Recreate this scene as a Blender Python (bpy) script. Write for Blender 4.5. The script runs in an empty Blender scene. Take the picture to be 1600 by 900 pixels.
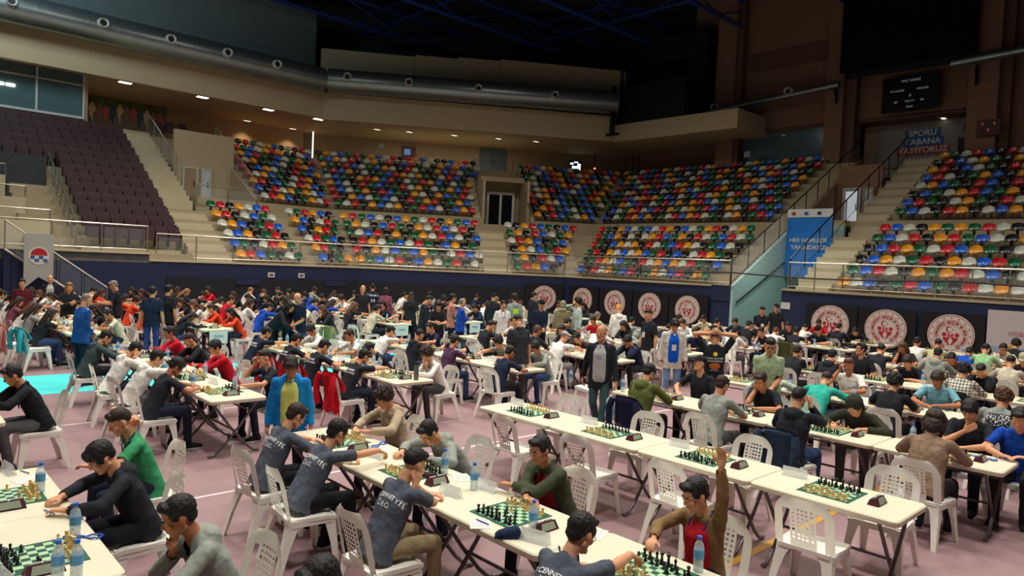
import bpy, bmesh, math, random
from math import sin, cos, tan, pi, radians as rad, sqrt, atan2
from mathutils import Vector as V, Matrix, Quaternion
from mathutils.bvhtree import BVHTree
random.seed(7)
SC = bpy.context.scene
COL = SC.collection

# ------------------------------------------------------------------ camera
CAM_H, FPX, PITCH, ROLL = 2.6, 1100.0, .0345, .0462
cam = bpy.data.cameras.new('camera'); camo = bpy.data.objects.new('camera', cam); COL.objects.link(camo)
cam.sensor_width = 36; cam.lens = 36*FPX/1600; cam.clip_start = .05; cam.clip_end = 300
camo.matrix_world = Matrix.Translation((0, 0, CAM_H)) @ Matrix.Rotation(pi/2-PITCH, 4, 'X') @ Matrix.Rotation(ROLL, 4, 'Z')
SC.camera = camo
# ------------------------------------------------------------------ world, lamps, exposure
SC.view_settings.view_transform = 'Standard'; SC.view_settings.look = 'None'; SC.view_settings.gamma = 1
SC.view_settings.use_curve_mapping = False
SC.view_settings.exposure = 0.0
w = bpy.data.worlds.new('world'); SC.world = w; w.use_nodes = True
w.node_tree.nodes['Background'].inputs[0].default_value = (.5, .62, .75, 1)
w.node_tree.nodes['Background'].inputs[1].default_value = .03
AX, BX = V((.6835, -.73, 0)), V((.73, .6835, 0))       # hall axes: A along the table rows, B across them
def W(a, b, z=0.): return AX*a + BX*b + V((0, 0, z))
HA = atan2(-.73, .6835)                                # heading of A
HB = atan2(.6835, .73)
def area_lamp(a, b, z, size, power, color=(1, .95, .86), spread=150, name='floodlight', sy=None):
    l = bpy.data.lights.new(name, 'AREA'); l.energy = power; l.color = color; l.size = size
    if sy: l.shape = 'RECTANGLE'; l.size_y = sy
    l.spread = rad(spread)
    o = bpy.data.objects.new(name, l); COL.objects.link(o); o.location = W(a, b, z); o.rotation_euler = (0, 0, HA)
    return o
LAMPS = [(a, b) for a in (-24, -16, -8, 0) for b in (1, 9, 17)]
for a, b in LAMPS: area_lamp(a, b, 15.6, 1.6, 430, spread=125)
for a, b in ((-27, 8), (-27, 14), (-22, 23), (-13, 23), (-4, 23)):      # dim ones over the stands
    area_lamp(a, b, 15.4, 2.0, 230, color=(1, .9, .78), spread=165, name='stand_light')

area_lamp(-31, 2, 16.2, 3, 620, color=(.75, .95, 1), spread=170, name='haze_fill_light').rotation_euler = (0, rad(70), HA)  # added lamp washing the upper left, standing in for hazy glare
l_ = area_lamp(-13.1, 26.2, 4.9, .8, 55, color=(.95, 1, .95), spread=175, name='gap_fill_light', sy=2.)  # added fill lamp that brightens the teal wall inside the gap
# ------------------------------------------------------------------ materials
MATS = {}
def mat(name, col, rough=.6, metal=0., noise=0., nscale=8., bump=0., bscale=60., emit=None, alpha=None, trans=0., spec=.5, coat=0.):
    if name in MATS: return MATS[name]
    m = bpy.data.materials.new(name); m.use_nodes = True; MATS[name] = m
    nt = m.node_tree; p = nt.nodes['Principled BSDF']
    c = (*col, 1)
    p.inputs['Base Color'].default_value = c; p.inputs['Roughness'].default_value = rough
    p.inputs['Metallic'].default_value = metal; p.inputs['Specular IOR Level'].default_value = spec
    if coat: p.inputs['Coat Weight'].default_value = coat
    if trans: p.inputs['Transmission Weight'].default_value = trans; p.inputs['IOR'].default_value = 1.33
    if alpha is not None: p.inputs['Alpha'].default_value = alpha
    if emit: p.inputs['Emission Color'].default_value = (*emit[:3], 1); p.inputs['Emission Strength'].default_value = emit[3]
    if noise or bump:
        tc = nt.nodes.new('ShaderNodeTexCoord')
        if noise:
            n = nt.nodes.new('ShaderNodeTexNoise'); n.inputs['Scale'].default_value = nscale; n.inputs['Detail'].default_value = 5
            nt.links.new(tc.outputs['Object'], n.inputs['Vector'])
            r = nt.nodes.new('ShaderNodeMix'); r.data_type = 'RGBA'
            r.inputs[6].default_value = (*[max(0, x*(1-noise)) for x in col], 1); r.inputs[7].default_value = (*[min(1, x*(1+noise)) for x in col], 1)
            nt.links.new(n.outputs['Fac'], r.inputs[0]); nt.links.new(r.outputs[2], p.inputs['Base Color'])
        if bump:
            n2 = nt.nodes.new('ShaderNodeTexNoise'); n2.inputs['Scale'].default_value = bscale
            nt.links.new(tc.outputs['Object'], n2.inputs['Vector'])
            b = nt.nodes.new('ShaderNodeBump'); b.inputs['Strength'].default_value = bump; b.inputs['Distance'].default_value = .01
            nt.links.new(n2.outputs['Fac'], b.inputs['Height']); nt.links.new(b.outputs[0], p.inputs['Normal'])
    return m
def rgb(r, g, b): return tuple((x/255/12.92 if x <= 10 else ((x/255+.055)/1.055)**2.4) for x in (r, g, b))
def cloth(r, g, b):
    nm = 'cloth_%d_%d_%d' % (r, g, b)
    if nm in MATS: return MATS[nm]
    m = mat(nm, rgb(r, g, b), .85, noise=.14, nscale=9, bump=.5, bscale=10, spec=.2)
    for n in m.node_tree.nodes:
        if n.type == 'BUMP': n.inputs['Distance'].default_value = .045
        if n.type == 'TEX_NOISE' and abs(n.inputs['Scale'].default_value-11) < .1: n.inputs['Distortion'].default_value = 1.6; n.inputs['Detail'].default_value = 2.5
    return m

M_floor = mat('pink_court_floor', rgb(152, 121, 125), .55, noise=.10, nscale=.9, bump=.05, bscale=200)
M_cyan = mat('cyan_strip', rgb(70, 222, 222), .5, noise=.05, nscale=2)
M_line = mat('line_white', rgb(225, 205, 210), .5, noise=.15, nscale=6)
M_yel = mat('line_yellow', rgb(214, 160, 60), .5, noise=.1, nscale=6)
M_navy = mat('navy_wall', rgb(30, 40, 72), .5, noise=.12, nscale=.6)
M_navyd = mat('navy_wall_dark_band', rgb(20, 22, 30), .6, noise=.2, nscale=1)  # near-black tone of the band low on the left and centre podium
M_stone = mat('beige_stone', rgb(172, 158, 128), .6, noise=.13, nscale=1.5, bump=.05)
M_stone2 = mat('beige_stone_pale', rgb(196, 184, 152), .55, noise=.1, nscale=2.5)
M_wall = mat('cream_wall', rgb(178, 158, 128), .8, noise=.05, nscale=.5)
M_wallc = mat('cream_fascia', rgb(190, 172, 138), .8, noise=.06, nscale=.4)
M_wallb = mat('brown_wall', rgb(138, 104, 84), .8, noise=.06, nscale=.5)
M_wallb2 = mat('dark_brown_and_pier_shade', rgb(112, 80, 66), .8, noise=.06, nscale=.5)  # dark brown of the stripe; also puts shade on the pier sides by colour
M_wallo = mat('ochre_wall', rgb(172, 146, 116), .8, noise=.05, nscale=.5)
M_teal = mat('teal_wall', rgb(168, 206, 198), .6, noise=.08, nscale=.8)
M_roof = mat('roof_dark', rgb(44, 52, 62), .8, noise=.25, nscale=.4)
M_blue_steel = mat('blue_truss_paint', rgb(28, 62, 140), .45, noise=.1)
M_steel = mat('galvanised_duct', rgb(150, 162, 162), .33, metal=.85, noise=.12, nscale=2.2)
M_rail = mat('steel_rail', rgb(190, 185, 172), .3, metal=.8)
M_dark = mat('black_plastic', rgb(16, 16, 19), .5)
M_screen = mat('led_screen_off', rgb(10, 10, 20), .4, spec=.2)
M_glass = mat('clear_glass', (.8, .9, .9), .02, alpha=.045, spec=.5)
M_glasst = mat('tinted_glass', rgb(92, 120, 124), .12, alpha=.8, spec=.6)
M_frame = mat('white_frame', rgb(205, 208, 204), .45)
M_door = mat('teal_grey_door', rgb(92, 112, 122), .5, noise=.05)
M_white = mat('white_paint', rgb(225, 224, 216), .5)
M_chair = mat('white_chair_plastic', rgb(240, 237, 228), .38, noise=.03, nscale=3, spec=.5)
M_table = mat('cream_table_plastic', rgb(226, 219, 192), .45, noise=.03, nscale=3, bump=.12, bscale=140)
M_leg = mat('table_steel_tube', rgb(112, 104, 104), .4, metal=.5)
M_maroon = mat('maroon_seat', rgb(54, 23, 30), .6, noise=.12, nscale=5)
M_maroond = mat('maroon_seat_dark', rgb(44, 24, 32), .6)
SEATC = {'red': mat('seat_red', rgb(200, 32, 44), .25, coat=.3), 'blue': mat('seat_blue', rgb(32, 100, 205), .25, coat=.3),
         'yellow': mat('seat_yellow', rgb(232, 160, 28), .25, coat=.3), 'white': mat('seat_white', rgb(205, 208, 196), .3, coat=.3),
         'black': mat('seat_black', rgb(24, 24, 28), .25, coat=.3), 'green': mat('seat_green', rgb(14, 98, 58), .25, coat=.3)}

# ------------------------------------------------------------------ geometry helpers
class MB:
    def __init__(s): s.v = []; s.f = []; s.m = []; s.cur = 0
    def add(s, vs, fs):
        n = len(s.v); s.v += [tuple(v) for v in vs]; s.f += [tuple(i+n for i in f) for f in fs]; s.m += [s.cur]*len(fs); return s
    def box(s, c, d, rot=0., M=None):
        c = V(c); x, y, z = d[0]/2, d[1]/2, d[2]/2
        R = M or Matrix.Rotation(rot, 3, 'Z')
        vs = [c + R @ V((i*x, j*y, k*z)) for i in (-1, 1) for j in (-1, 1) for k in (-1, 1)]
        return s.add(vs, [(0, 1, 3, 2), (4, 6, 7, 5), (0, 4, 5, 1), (2, 3, 7, 6), (0, 2, 6, 4), (1, 5, 7, 3)])
    def hexa(s, p):   # 8 points: 4 bottom, 4 top
        return s.add(p, [(3, 2, 1, 0), (4, 5, 6, 7), (0, 1, 5, 4), (1, 2, 6, 5), (2, 3, 7, 6), (3, 0, 4, 7)])
    def tube(s, pts, r, n=8, cap=True):
        pts = [V(p) for p in pts]; rs = r if isinstance(r, (list, tuple)) else [r]*len(pts)
        vs = []; fs = []; up = V((0, 0, 1)); x = None
        for i, p in enumerate(pts):
            d = (pts[min(i+1, len(pts)-1)] - pts[max(i-1, 0)]).normalized()
            if x is None: x = d.cross(up if abs(d.z) < .95 else V((1, 0, 0))).normalized()
            else: x = (x - d*x.dot(d)).normalized()
            y = d.cross(x)
            for k in range(n): t = 2*pi*k/n; vs.append(p + (x*cos(t) + y*sin(t))*rs[i])
        for i in range(len(pts)-1):
            for k in range(n): a = i*n+k; b = i*n+(k+1) % n; fs.append((a, b, b+n, a+n))
        if cap: fs.append(tuple(range(n))[::-1]); fs.append(tuple(range((len(pts)-1)*n, len(pts)*n)))
        return s.add(vs, fs)
    def lathe(s, prof, n=12, c=(0, 0, 0)):
        c = V(c); vs = []; fs = []
        for r, z in prof:
            for k in range(n): t = 2*pi*k/n; vs.append(c + V((r*cos(t), r*sin(t), z)))
        for i in range(len(prof)-1):
            for k in range(n): a = i*n+k; b = i*n+(k+1) % n; fs.append((a, b, b+n, a+n))
        fs.append(tuple(range(n))[::-1]); fs.append(tuple(range((len(prof)-1)*n, len(prof)*n)))
        return s.add(vs, fs)
    def prism(s, poly, z0, z1):   # vertical prism over xy polygon
        n = len(poly)
        return s.add([(p[0], p[1], z0) for p in poly]+[(p[0], p[1], z1) for p in poly],
                     [tuple(range(n))[::-1], tuple(range(n, 2*n))]+[(i, (i+1) % n, (i+1) % n+n, i+n) for i in range(n)])
    def ell(s, c, r, R=None, nu=10, nv=7):
        c = V(c); R = R or Matrix.Identity(3); vs = [c + R @ V((0, 0, -r[2]))]; fs = []
        for j in range(1, nv):
            ph = -pi/2 + pi*j/nv
            for i in range(nu): t = 2*pi*i/nu; vs.append(c + R @ V((r[0]*cos(ph)*cos(t), r[1]*cos(ph)*sin(t), r[2]*sin(ph))))
        vs.append(c + R @ V((0, 0, r[2])))
        for i in range(nu): fs.append((0, 1+(i+1) % nu, 1+i))
        for j in range(nv-2):
            for i in range(nu): a = 1+j*nu+i; b = 1+j*nu+(i+1) % nu; fs.append((a, b, b+nu, a+nu))
        L = len(vs)-1
        for i in range(nu): fs.append((1+(nv-2)*nu+i, 1+(nv-2)*nu+(i+1) % nu, L))
        return s.add(vs, fs)
    def cap(s, p0, r0, p1, r1, n=10):   # tapered capsule
        p0 = V(p0); p1 = V(p1); d = p1-p0; L = d.length or 1e-6; d = d/L
        pts = []; rs = []
        for k in range(4): t = pi/2*(1-k/3.); pts.append(p0-d*r0*sin(t)); rs.append(max(r0*cos(t), r0*.05))
        for k in range(4): t = pi/2*k/3.; pts.append(p1+d*r1*sin(t)); rs.append(max(r1*cos(t), r1*.05))
        return s.tube(pts, rs, n)
    def mesh(s, name, mats, smooth=True, angle=None):
        me = bpy.data.meshes.new(name); me.from_pydata(s.v, [], s.f); 
        for m in (mats if isinstance(mats, (list, tuple)) else [mats]): me.materials.append(m)
        if isinstance(mats, (list, tuple)) and len(mats) > 1: me.polygons.foreach_set('material_index', s.m)
        if smooth:
            me.polygons.foreach_set('use_smooth', [True]*len(s.f))
            me.set_sharp_from_angle(angle=rad(angle or 38))
        me.update(); return me
def link(name, me, parent=None, loc=None, rz=None, label=None, cat=None, group=None, kind=None, M=None):
    o = bpy.data.objects.new(name, me); COL.objects.link(o)
    if parent is not None: o.parent = parent
    if M is not None: o.matrix_local = M
    if loc is not None: o.location = loc
    if rz is not None: o.rotation_euler = (0, 0, rz)
    if label: o['label'] = label
    if cat: o['category'] = cat
    if group: o['group'] = group
    if kind: o['kind'] = kind
    return o
def thing(name, label, cat, loc=(0, 0, 0), rz=0, group=None): return link(name, None, None, loc, rz, label, cat, group)
def struct(name, mb, m, parent=None, smooth=False, label=None):
    me = mb.mesh(name, m, smooth)
    return link(name, me, parent, label=label, kind=None if parent else 'structure')
def dup(root, loc, rz=0, label=None, group=None, scale=None):
    r = root.copy(); COL.objects.link(r); r.location = loc; r.rotation_euler = (0, 0, rz)
    if label: r['label'] = label
    if group: r['group'] = group
    if scale: r.scale = (scale,)*3
    for ch in list(root.children):
        c = ch.copy(); COL.objects.link(c); c.parent = r
        for g in ch.children:
            d = g.copy(); COL.objects.link(d); d.parent = c
    return r
ORD = ['', 'first', 'second', 'third', 'fourth', 'fifth', 'sixth', 'seventh', 'eighth', 'ninth', 'tenth', 'eleventh', 'twelfth', 'thirteenth', 'fourteenth', 'fifteenth', 'sixteenth', 'seventeenth', 'eighteenth', 'nineteenth', 'twentieth']
def nth(n):
    if n <= 20: return ORD[n]
    return {2: 'twenty', 3: 'thirty', 4: 'forty'}.get(n//10, '')+('-'+ORD[n % 10] if n % 10 else 'th')
def proj(p):      # pixel of a world point, used only to choose which seats are in view and how big they are
    x, y, z = p[0], p[1], p[2]-CAM_H; fy = y*cos(PITCH)-z*sin(PITCH); uy = y*sin(PITCH)+z*cos(PITCH)
    if fy < .3: return None
    u, v = FPX*x/fy, -FPX*uy/fy
    return 800+u*cos(ROLL)-v*sin(ROLL), 450+u*sin(ROLL)+v*cos(ROLL), fy
def text_mesh(s, size, m, depth=.004, align='CENTER', bold=0.):
    c = bpy.data.curves.new('lettering', 'FONT'); c.body = s; c.size = size; c.extrude = depth/2; c.align_x = align; c.align_y = 'CENTER'
    c.offset = bold; c.resolution_u = 3
    o = bpy.data.objects.new('t', c); COL.objects.link(o)
    dg = bpy.context.evaluated_depsgraph_get(); me = bpy.data.meshes.new_from_object(o.evaluated_get(dg))
    bpy.data.objects.remove(o); bpy.data.curves.remove(c)
    me.materials.clear(); me.materials.append(m); me.name = 'lettering'; return me
def frame_mat(o, x, y):  # matrix with local x, y axes at o
    x = V(x).normalized(); z = x.cross(V(y)).normalized(); y = z.cross(x)
    return Matrix(((x.x, y.x, z.x, o[0]), (x.y, y.y, z.y, o[1]), (x.z, y.z, z.z, o[2]), (0, 0, 0, 1)))

# ------------------------------------------------------------------ floor
fl = MB(); fl.add([W(-29.1, -16), W(6, -16), W(6, 25.7), W(-29.1, 25.7)], [(0, 1, 2, 3)])
struct('floor', fl, M_floor)
def strip(name, a0, a1, b0, b1, m, z=.004):
    mb = MB(); mb.hexa([W(a0, b0, .0005), W(a1, b0, .0005), W(a1, b1, .0005), W(a0, b1, .0005), W(a0, b0, z), W(a1, b0, z), W(a1, b1, z), W(a0, b1, z)]); struct(name, mb, m)
strip('floor_trim_1', -16.17, -14.1, -10, 20, M_cyan)
strip('floor_trim_2', -11.6, -11.55, -10, 12, M_line)
strip('floor_trim_3', -7.52, -7.47, -10, 12, M_line)
strip('floor_trim_4', -3.18, -3.10, -4, 20, M_yel)

# ------------------------------------------------------------------ tribune geometry (three straight stretches, mitred)
def zmap(z): return z*.8333 if z <= 2.52 else .93*z-.2436
class Seg:      # t along the stand, off behind its front seat line
    def __init__(s, o, d, n, k0, k1, m, c): s.o, s.d, s.n, s.k0, s.k1, s.m, s.c = o, d, n, k0, k1, m, c
    def P(s, t, off, z=0.): return s.o + s.d*(s.m*t+s.c) + s.n*off*.93 + V((0, 0, zmap(z)))
cornA, cornB = (-30.0, 17.6), (-24.1, 26.5)
dC = V((5.9, 8.9)).normalized()
SL = Seg(W(-30.0, 0), BX, -AX, 0, .305, .92, .58)                       # left side, t = b
SCn = Seg(W(*cornA), AX*dC.x+BX*dC.y, BX*dC.x-AX*dC.y, -.288, .513, .9723, 0)  # chamfered centre, t 0..11
SR = Seg(W(*cornB), AX, BX, -.539, 0, .926, 0)                          # right side, t = a+27
LC = 10.984
def tread(k): return 2.52+.48*(k-1) if k <= 6 else 5.77+.47*(k-7)
def roff(k): return .8*(k-1) if k <= 6 else 5.8+.8*(k-7)    # offset of the seat line of row k
def slab(mb, S, t0, t1, o0, o1, z0, z1, m0=0, m1=0):     # block between offsets, mitred when m0/m1
    def q(t, mk, o): return t + (mk*o if mk else 0)
    p = [S.P(q(t0, m0, o0), o0, z0), S.P(q(t1, m1, o0), o0, z0), S.P(q(t1, m1, o1), o1, z0), S.P(q(t0, m0, o1), o1, z0)]
    mb.hexa(p+[v+V((0, 0, zmap(z1)-zmap(z0))) for v in p])
def rows_block(mb, S, t0, t1, ks, m0=0, m1=0, base=0.):
    for k in ks:
        o0 = roff(k)-.35; slab(mb, S, t0, t1, o0, o0+.8+(1.0 if k == 6 else 0), max(base, tread(k)-1.1), tread(k), m0, m1)
def tribune(name, label, parts):
    mb = MB()
    for f in parts: f(mb)
    return struct(name, mb, M_stone, label=label)
ALL, LOW, UP = range(1, 16), range(1, 7), range(7, 16)
def front(mb, S, t0, t1, m0=0, m1=0, z=2.52): slab(mb, S, t0, t1, -.76, -.35, z-.3, z, m0, m1)
tribune('tribune_left', 'stepped beige stand under the coloured seats, left stretch', [
    lambda m: front(m, SL, 8.3, 18.5, 0, SL.k1), lambda m: rows_block(m, SL, 10.3, 18.5, LOW, 0, SL.k1),
    lambda m: rows_block(m, SL, 15.6, 18.5, UP, 0, SL.k1), lambda m: slab(m, SL, 12.3, 15.6, 5.4, 9.2, 4.0, 5.77),
    lambda m: slab(m, SL, 15.6, 18.5, 12.65, 17.3, 8.5, 9.53, 0, SL.k1), lambda m: slab(m, SL, -12, 15.6, 12.65, 16, 8.0, 9.53)])
tribune('tribune_centre', 'stepped beige stand under the coloured seats, centre stretch', [
    lambda m: front(m, SCn, 0, LC, SCn.k0, SCn.k1), lambda m: rows_block(m, SCn, 0, LC, LOW, SCn.k0, SCn.k1),
    lambda m: rows_block(m, SCn, 0, 7.0, UP, SCn.k0, 0), lambda m: rows_block(m, SCn, 9.6, LC, UP, 0, SCn.k1),
    lambda m: slab(m, SCn, 7.0, 9.6, 5.4, 8.9, 4.2, 5.4), lambda m: rows_block(m, SCn, 7.0, 9.6, range(13, 16)),
    lambda m: slab(m, SCn, 0, LC, 12.65, 17.3, 8.5, 9.53, SCn.k0, SCn.k1)])
tribune('tribune_right', 'stepped beige stand under the coloured seats, right stretch beside the gap', [
    lambda m: front(m, SR, 0, 10.3, SR.k0), lambda m: rows_block(m, SR, 0, 10.3, ALL, SR.k0),
    lambda m: slab(m, SR, 0, 10.3, 12.65, 17.3, 8.5, 9.53, SR.k0)])
tribune('tribune_far_right', 'stepped beige stand under the coloured seats at the right edge', [
    lambda m: front(m, SR, 12.6, 32), lambda m: rows_block(m, SR, 12.6, 32, range(1, 16))])
# dark podium walls below the seats
def podium(name, S, t0, t1, m0=0, m1=0, z=2.5, o=-1.0):
    mb = MB(); slab(mb, S, t0, t1, o, o+.25, 0, z, m0, m1); struct(name, mb, M_navy)
podium('wall_left', SL, 8.3, 18.5, 0, SL.k1); podium('wall_centre', SCn, 0, LC, SCn.k0, SCn.k1); podium('wall_right', SR, 0, 10.3, SR.k0)
podium('wall_far_right', SR, 12.6, 32); podium('wall_far_left', SL, -14, 8.3, z=2.76, o=-1.0)
# pale coping line along the podium top
for i, (S, t0, t1, m0, m1, z) in enumerate([(SL, 8.3, 18.5, 0, SL.k1, 2.52), (SCn, 0, LC, SCn.k0, SCn.k1, 2.52), (SR, 0, 10.3, SR.k0, 0, 2.52), (SR, 12.6, 32, 0, 0, 2.52), (SL, -14, 8.3, 0, 0, 2.8)]):
    mb = MB(); slab(mb, S, t0, t1, -1.04, -.4, z-.05, z+.03, m0, m1); struct('trim_%d' % (i+1), mb, M_stone2)
# black curtain band lower centre + backdrop boards on the right
mb = MB(); slab(mb, SL, 9, 18.5, -1.06, -1.02, .0, 1.75, 0, SL.k1); struct('trim_6', mb, M_navyd)
mb = MB(); slab(mb, SCn, 0, LC, -1.06, -1.02, .0, 1.75, SCn.k0, SCn.k1); struct('trim_7', mb, M_navyd)
# VIP block on the left
mb = MB(); slab(mb, SL, -14, 10.1, -1.0, .95, 2.4, 2.8)
def vz(k): return 2.95+.46*(k-1)
for k in range(1, 14): slab(mb, SL, 6.2 if k < 9 else -12, 10.1, .65+.8*(k-1), .65+.8*k, max(0, vz(k)-1.2), vz(k))
slab(mb, SL, -12, 10.1, .65+.8*13, 16, 7.5, 8.7)
for k in range(1, 14): slab(mb, SL, 4.4, 6.2, .95+.8*(k-1), .95+.8*k, max(0, vz(k)-1.2), vz(k)-.1)     # plain steps left of the maroon seats
struct('tribune_far_left', mb, M_stone, label='stepped beige stand under the maroon seats')
# ------------------------------------------------------------------ stairs in the aisles (each step a part)
def stairs(label, S, t0, t1, k0, k1, o=.05):
    root = thing('stairs', label, 'stairs')
    me = None
    for k in range(k0, k1):
        # lower half step and full step in front of each riser
        h = tread(k+1)-tread(k)
        o1 = roff(k+1)-.35
        for j, f in ((1, .33), (2, .66)):
            mb = MB(); slab(mb, S, t0, t1, o1-.56+.28*(j-1), o1, tread(k), tread(k)+h*f)
            link('step', mb.mesh('step', M_stone2, False), root)
stairs('pale steps between the maroon seats and the coloured seats', SL, 10.4, 12.1, 1, 6)
stairs('pale steps in the lower centre aisle below the glazed door', SCn, 6.5, 7.9, 1, 6)
stairs('pale steps climbing left of the glazed centre door', SCn, 6.4, 6.85, 7, 14)
stairs('pale steps climbing right of the glazed centre door', SCn, 9.75, 10.05, 7, 14)
stairs('pale steps at the bend between centre and right stands', SCn, 10.7, 11.6, 1, 6)
stairs('pale steps left of the coloured seats beside the white netting', SR, 12.75, 14.1, 1, 15)
r_ = thing('stairs', 'long pale steps right of the maroon seats up to the cyclist picture', 'stairs')
for k in range(1, 17):
    mb = MB(); slab(mb, SL, 10.1, 12.0, 5.0+.5*(k-1)+.0, 5.0+.5*k, 5.0, 5.2+.28*k); link('step', mb.mesh('step', M_stone2, False), r_)

# ------------------------------------------------------------------ railings
def railing(label, pts, h=1.0, step=1.4, glass=True, mid=True, m=None, dark=False):
    m = m or (M_dark if dark else M_rail)
    root = thing('railing', label, 'railing')
    pts = [V(p) for p in pts]
    hr = MB(); hr.tube([p+V((0, 0, h)) for p in pts], .028, 6); link('handrail', hr.mesh('handrail', m), root)
    if mid:
        hr = MB(); hr.tube([p+V((0, 0, .12)) for p in pts], .012, 5); link('lower_rail', hr.mesh('lower_rail', m), root)
    for i in range(len(pts)-1):
        a, b = pts[i], pts[i+1]; n = max(1, round((b-a).length/step))
        for j in range(n+(i == len(pts)-2)):
            p = a.lerp(b, j/n); mb = MB(); mb.tube([p, p+V((0, 0, h))], .022, 6)
            mb.box(p+V((0, 0, h*.55)), (.03, .09, .03)); link('post', mb.mesh('post', m), root)
        if glass:
            for j in range(n):
                p, q = a.lerp(b, (j+.06)/n), a.lerp(b, (j+.94)/n); mb = MB()
                nn = (q-p).cross(V((0, 0, 1))).normalized()*.005
                mb.hexa([p-nn+V((0, 0, .16)), q-nn+V((0, 0, .16)), q+nn+V((0, 0, .16)), p+nn+V((0, 0, .16)), p-nn+V((0, 0, h-.12)), q-nn+V((0, 0, h-.12)), q+nn+V((0, 0, h-.12)), p+nn+V((0, 0, h-.12))])
                link('glass_pane', mb.mesh('glass_pane', M_glass, False), root)
    return root
P = lambda S, t, o, z: S.P(t, o, z)
railing('steel and glass railing along the front of the left coloured stand', [P(SL, 8.6, -.9, 2.55), P(SL, 18.5-.28, -.9, 2.55)])
railing('steel railing along the front of the centre coloured stand', [P(SCn, .25, -.9, 2.55), P(SCn, LC-.5, -.9, 2.55)])
railing('steel railing in front of the right coloured stand above the round emblems', [P(SR, .5, -.9, 2.55), P(SR, 10.2, -.9, 2.55)])
railing('steel railing in front of the far right coloured seats', [P(SR, 12.8, -.9, 2.55), P(SR, 31, -.9, 2.55)], step=1.0)
railing('steel railing with bent end below the maroon seats', [P(SL, -12, -.9, 2.82), P(SL, 8.25, -.9, 2.82)], step=1.5)
railing('sloping black handrail above the white netting, left side of the gap', [P(SR, 10.25, -.9, 2.55), P(SR, 10.25, 4.6, 5.5), P(SR, 10.25, 12, 9.6)], dark=True)
railing('sloping handrail on the far side of the gap, beside the pale steps', [P(SR, 12.7, -.6, 2.7), P(SR, 12.7, 4.6, 5.6), P(SR, 12.7, 12, 9.6)], dark=True)
railing('short glass railing on the landing by the door in the left stand', [P(SL, 12.3, 5.3, 5.3), P(SL, 15.5, 5.3, 5.3)], step=1.2)
railing('sloping glass railing on the box left of the coloured seats', [P(SL, 15.6, 6.0, 6.0), P(SL, 15.6, 12, 9.5)], step=1.3)
railing('sloping glass railing beside the long pale steps', [P(SL, 12.1, 8, 6.9), P(SL, 12.1, 13.4, 9.9)], step=1.3)
railing('glass edge beside the maroon seats, left side', [P(SL, 6.1, .9, 2.95), P(SL, 6.1, 7.2, 6.4)], h=.8, step=.85)
railing('black handrail climbing left of the glazed centre door', [P(SCn, 7.0, 6, 5.9), P(SCn, 7.0, 12, 9.4)], dark=True, glass=False, mid=False, step=2)
railing('black handrail climbing right of the glazed centre door', [P(SCn, 9.6, 4.6, 5.2), P(SCn, 9.6, 12, 9.4)], dark=True, glass=False, mid=False, step=2)
# stair down to the floor in front of the left podium
root = thing('staircase_railing', 'sloping steel and glass railing down to the floor at the far left', 'railing')
a0, a1 = P(SL, 3.3, -1.75, 2.75), P(SL, 6.6, -1.75, .15)
mb = MB(); mb.tube([a0+V((0, 0, .95)), a1+V((0, 0, .95))], .03, 6); link('handrail', mb.mesh('handrail', M_rail), root)
mb = MB(); mb.tube([a0, a1], .04, 6); link('stringer', mb.mesh('stringer', M_rail), root)
for j in range(5):
    p = a0.lerp(a1, j/4); mb = MB(); mb.tube([p, p+V((0, 0, .95))], .02, 6); link('post', mb.mesh('post', M_rail), root)
for j in range(4):
    p, q = a0.lerp(a1, (j+.08)/4), a0.lerp(a1, (j+.92)/4); nn = V((.004, .004, 0)); mb = MB()
    mb.hexa([p-nn+V((0, 0, .1)), q-nn+V((0, 0, .1)), q+nn+V((0, 0, .1)), p+nn+V((0, 0, .1)), p-nn+V((0, 0, .88)), q-nn+V((0, 0, .88)), q+nn+V((0, 0, .88)), p+nn+V((0, 0, .88))]); link('glass_pane', mb.mesh('glass_pane', M_glass, False), root)
stc = thing('staircase', 'stone staircase behind the sloping railing at the far left', 'stairs')
for j in range(15):
    mb = MB(); t = 3.3+.22*j; slab(mb, SL, t, t+.24, -1.65, -1.02, 0, 2.7-.175*j); link('step', mb.mesh('step', M_navy, False), stc)

# ------------------------------------------------------------------ upper walls
def wallbox(name, S, t0, t1, o0, o1, z0, z1, m, m0=0, m1=0, parent=None, label=None):
    mb = MB(); slab(mb, S, t0, t1, o0, o1, z0, z1, m0, m1); return struct(name, mb, m, parent, label=label)
KL, KR = SL.k1, SCn.k1
wallbox('wall_upper_left', SL, -14, 9.0, 16, 16.3, 8.5, 12.2, M_wallo); wallbox('wall_upper_left_warm', SL, 9.0, 18.5, 16, 16.3, 8.5, 12.2, M_wallo, 0, KL)
wallbox('wall_upper_centre', SCn, 0, LC, 17, 17.3, 9.4, 12.2, M_wall, SCn.k0, KR)
wallbox('wall_upper_right', SR, 0, 1.2, 15, 15.3, 9.0, 12.2, M_wallb, -.539, 0)
wallbox('wall_upper_right_pier', SR, 1.0, 2.2, 12.4, 15.3, 9.4, 12.0, M_wallb)
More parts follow.
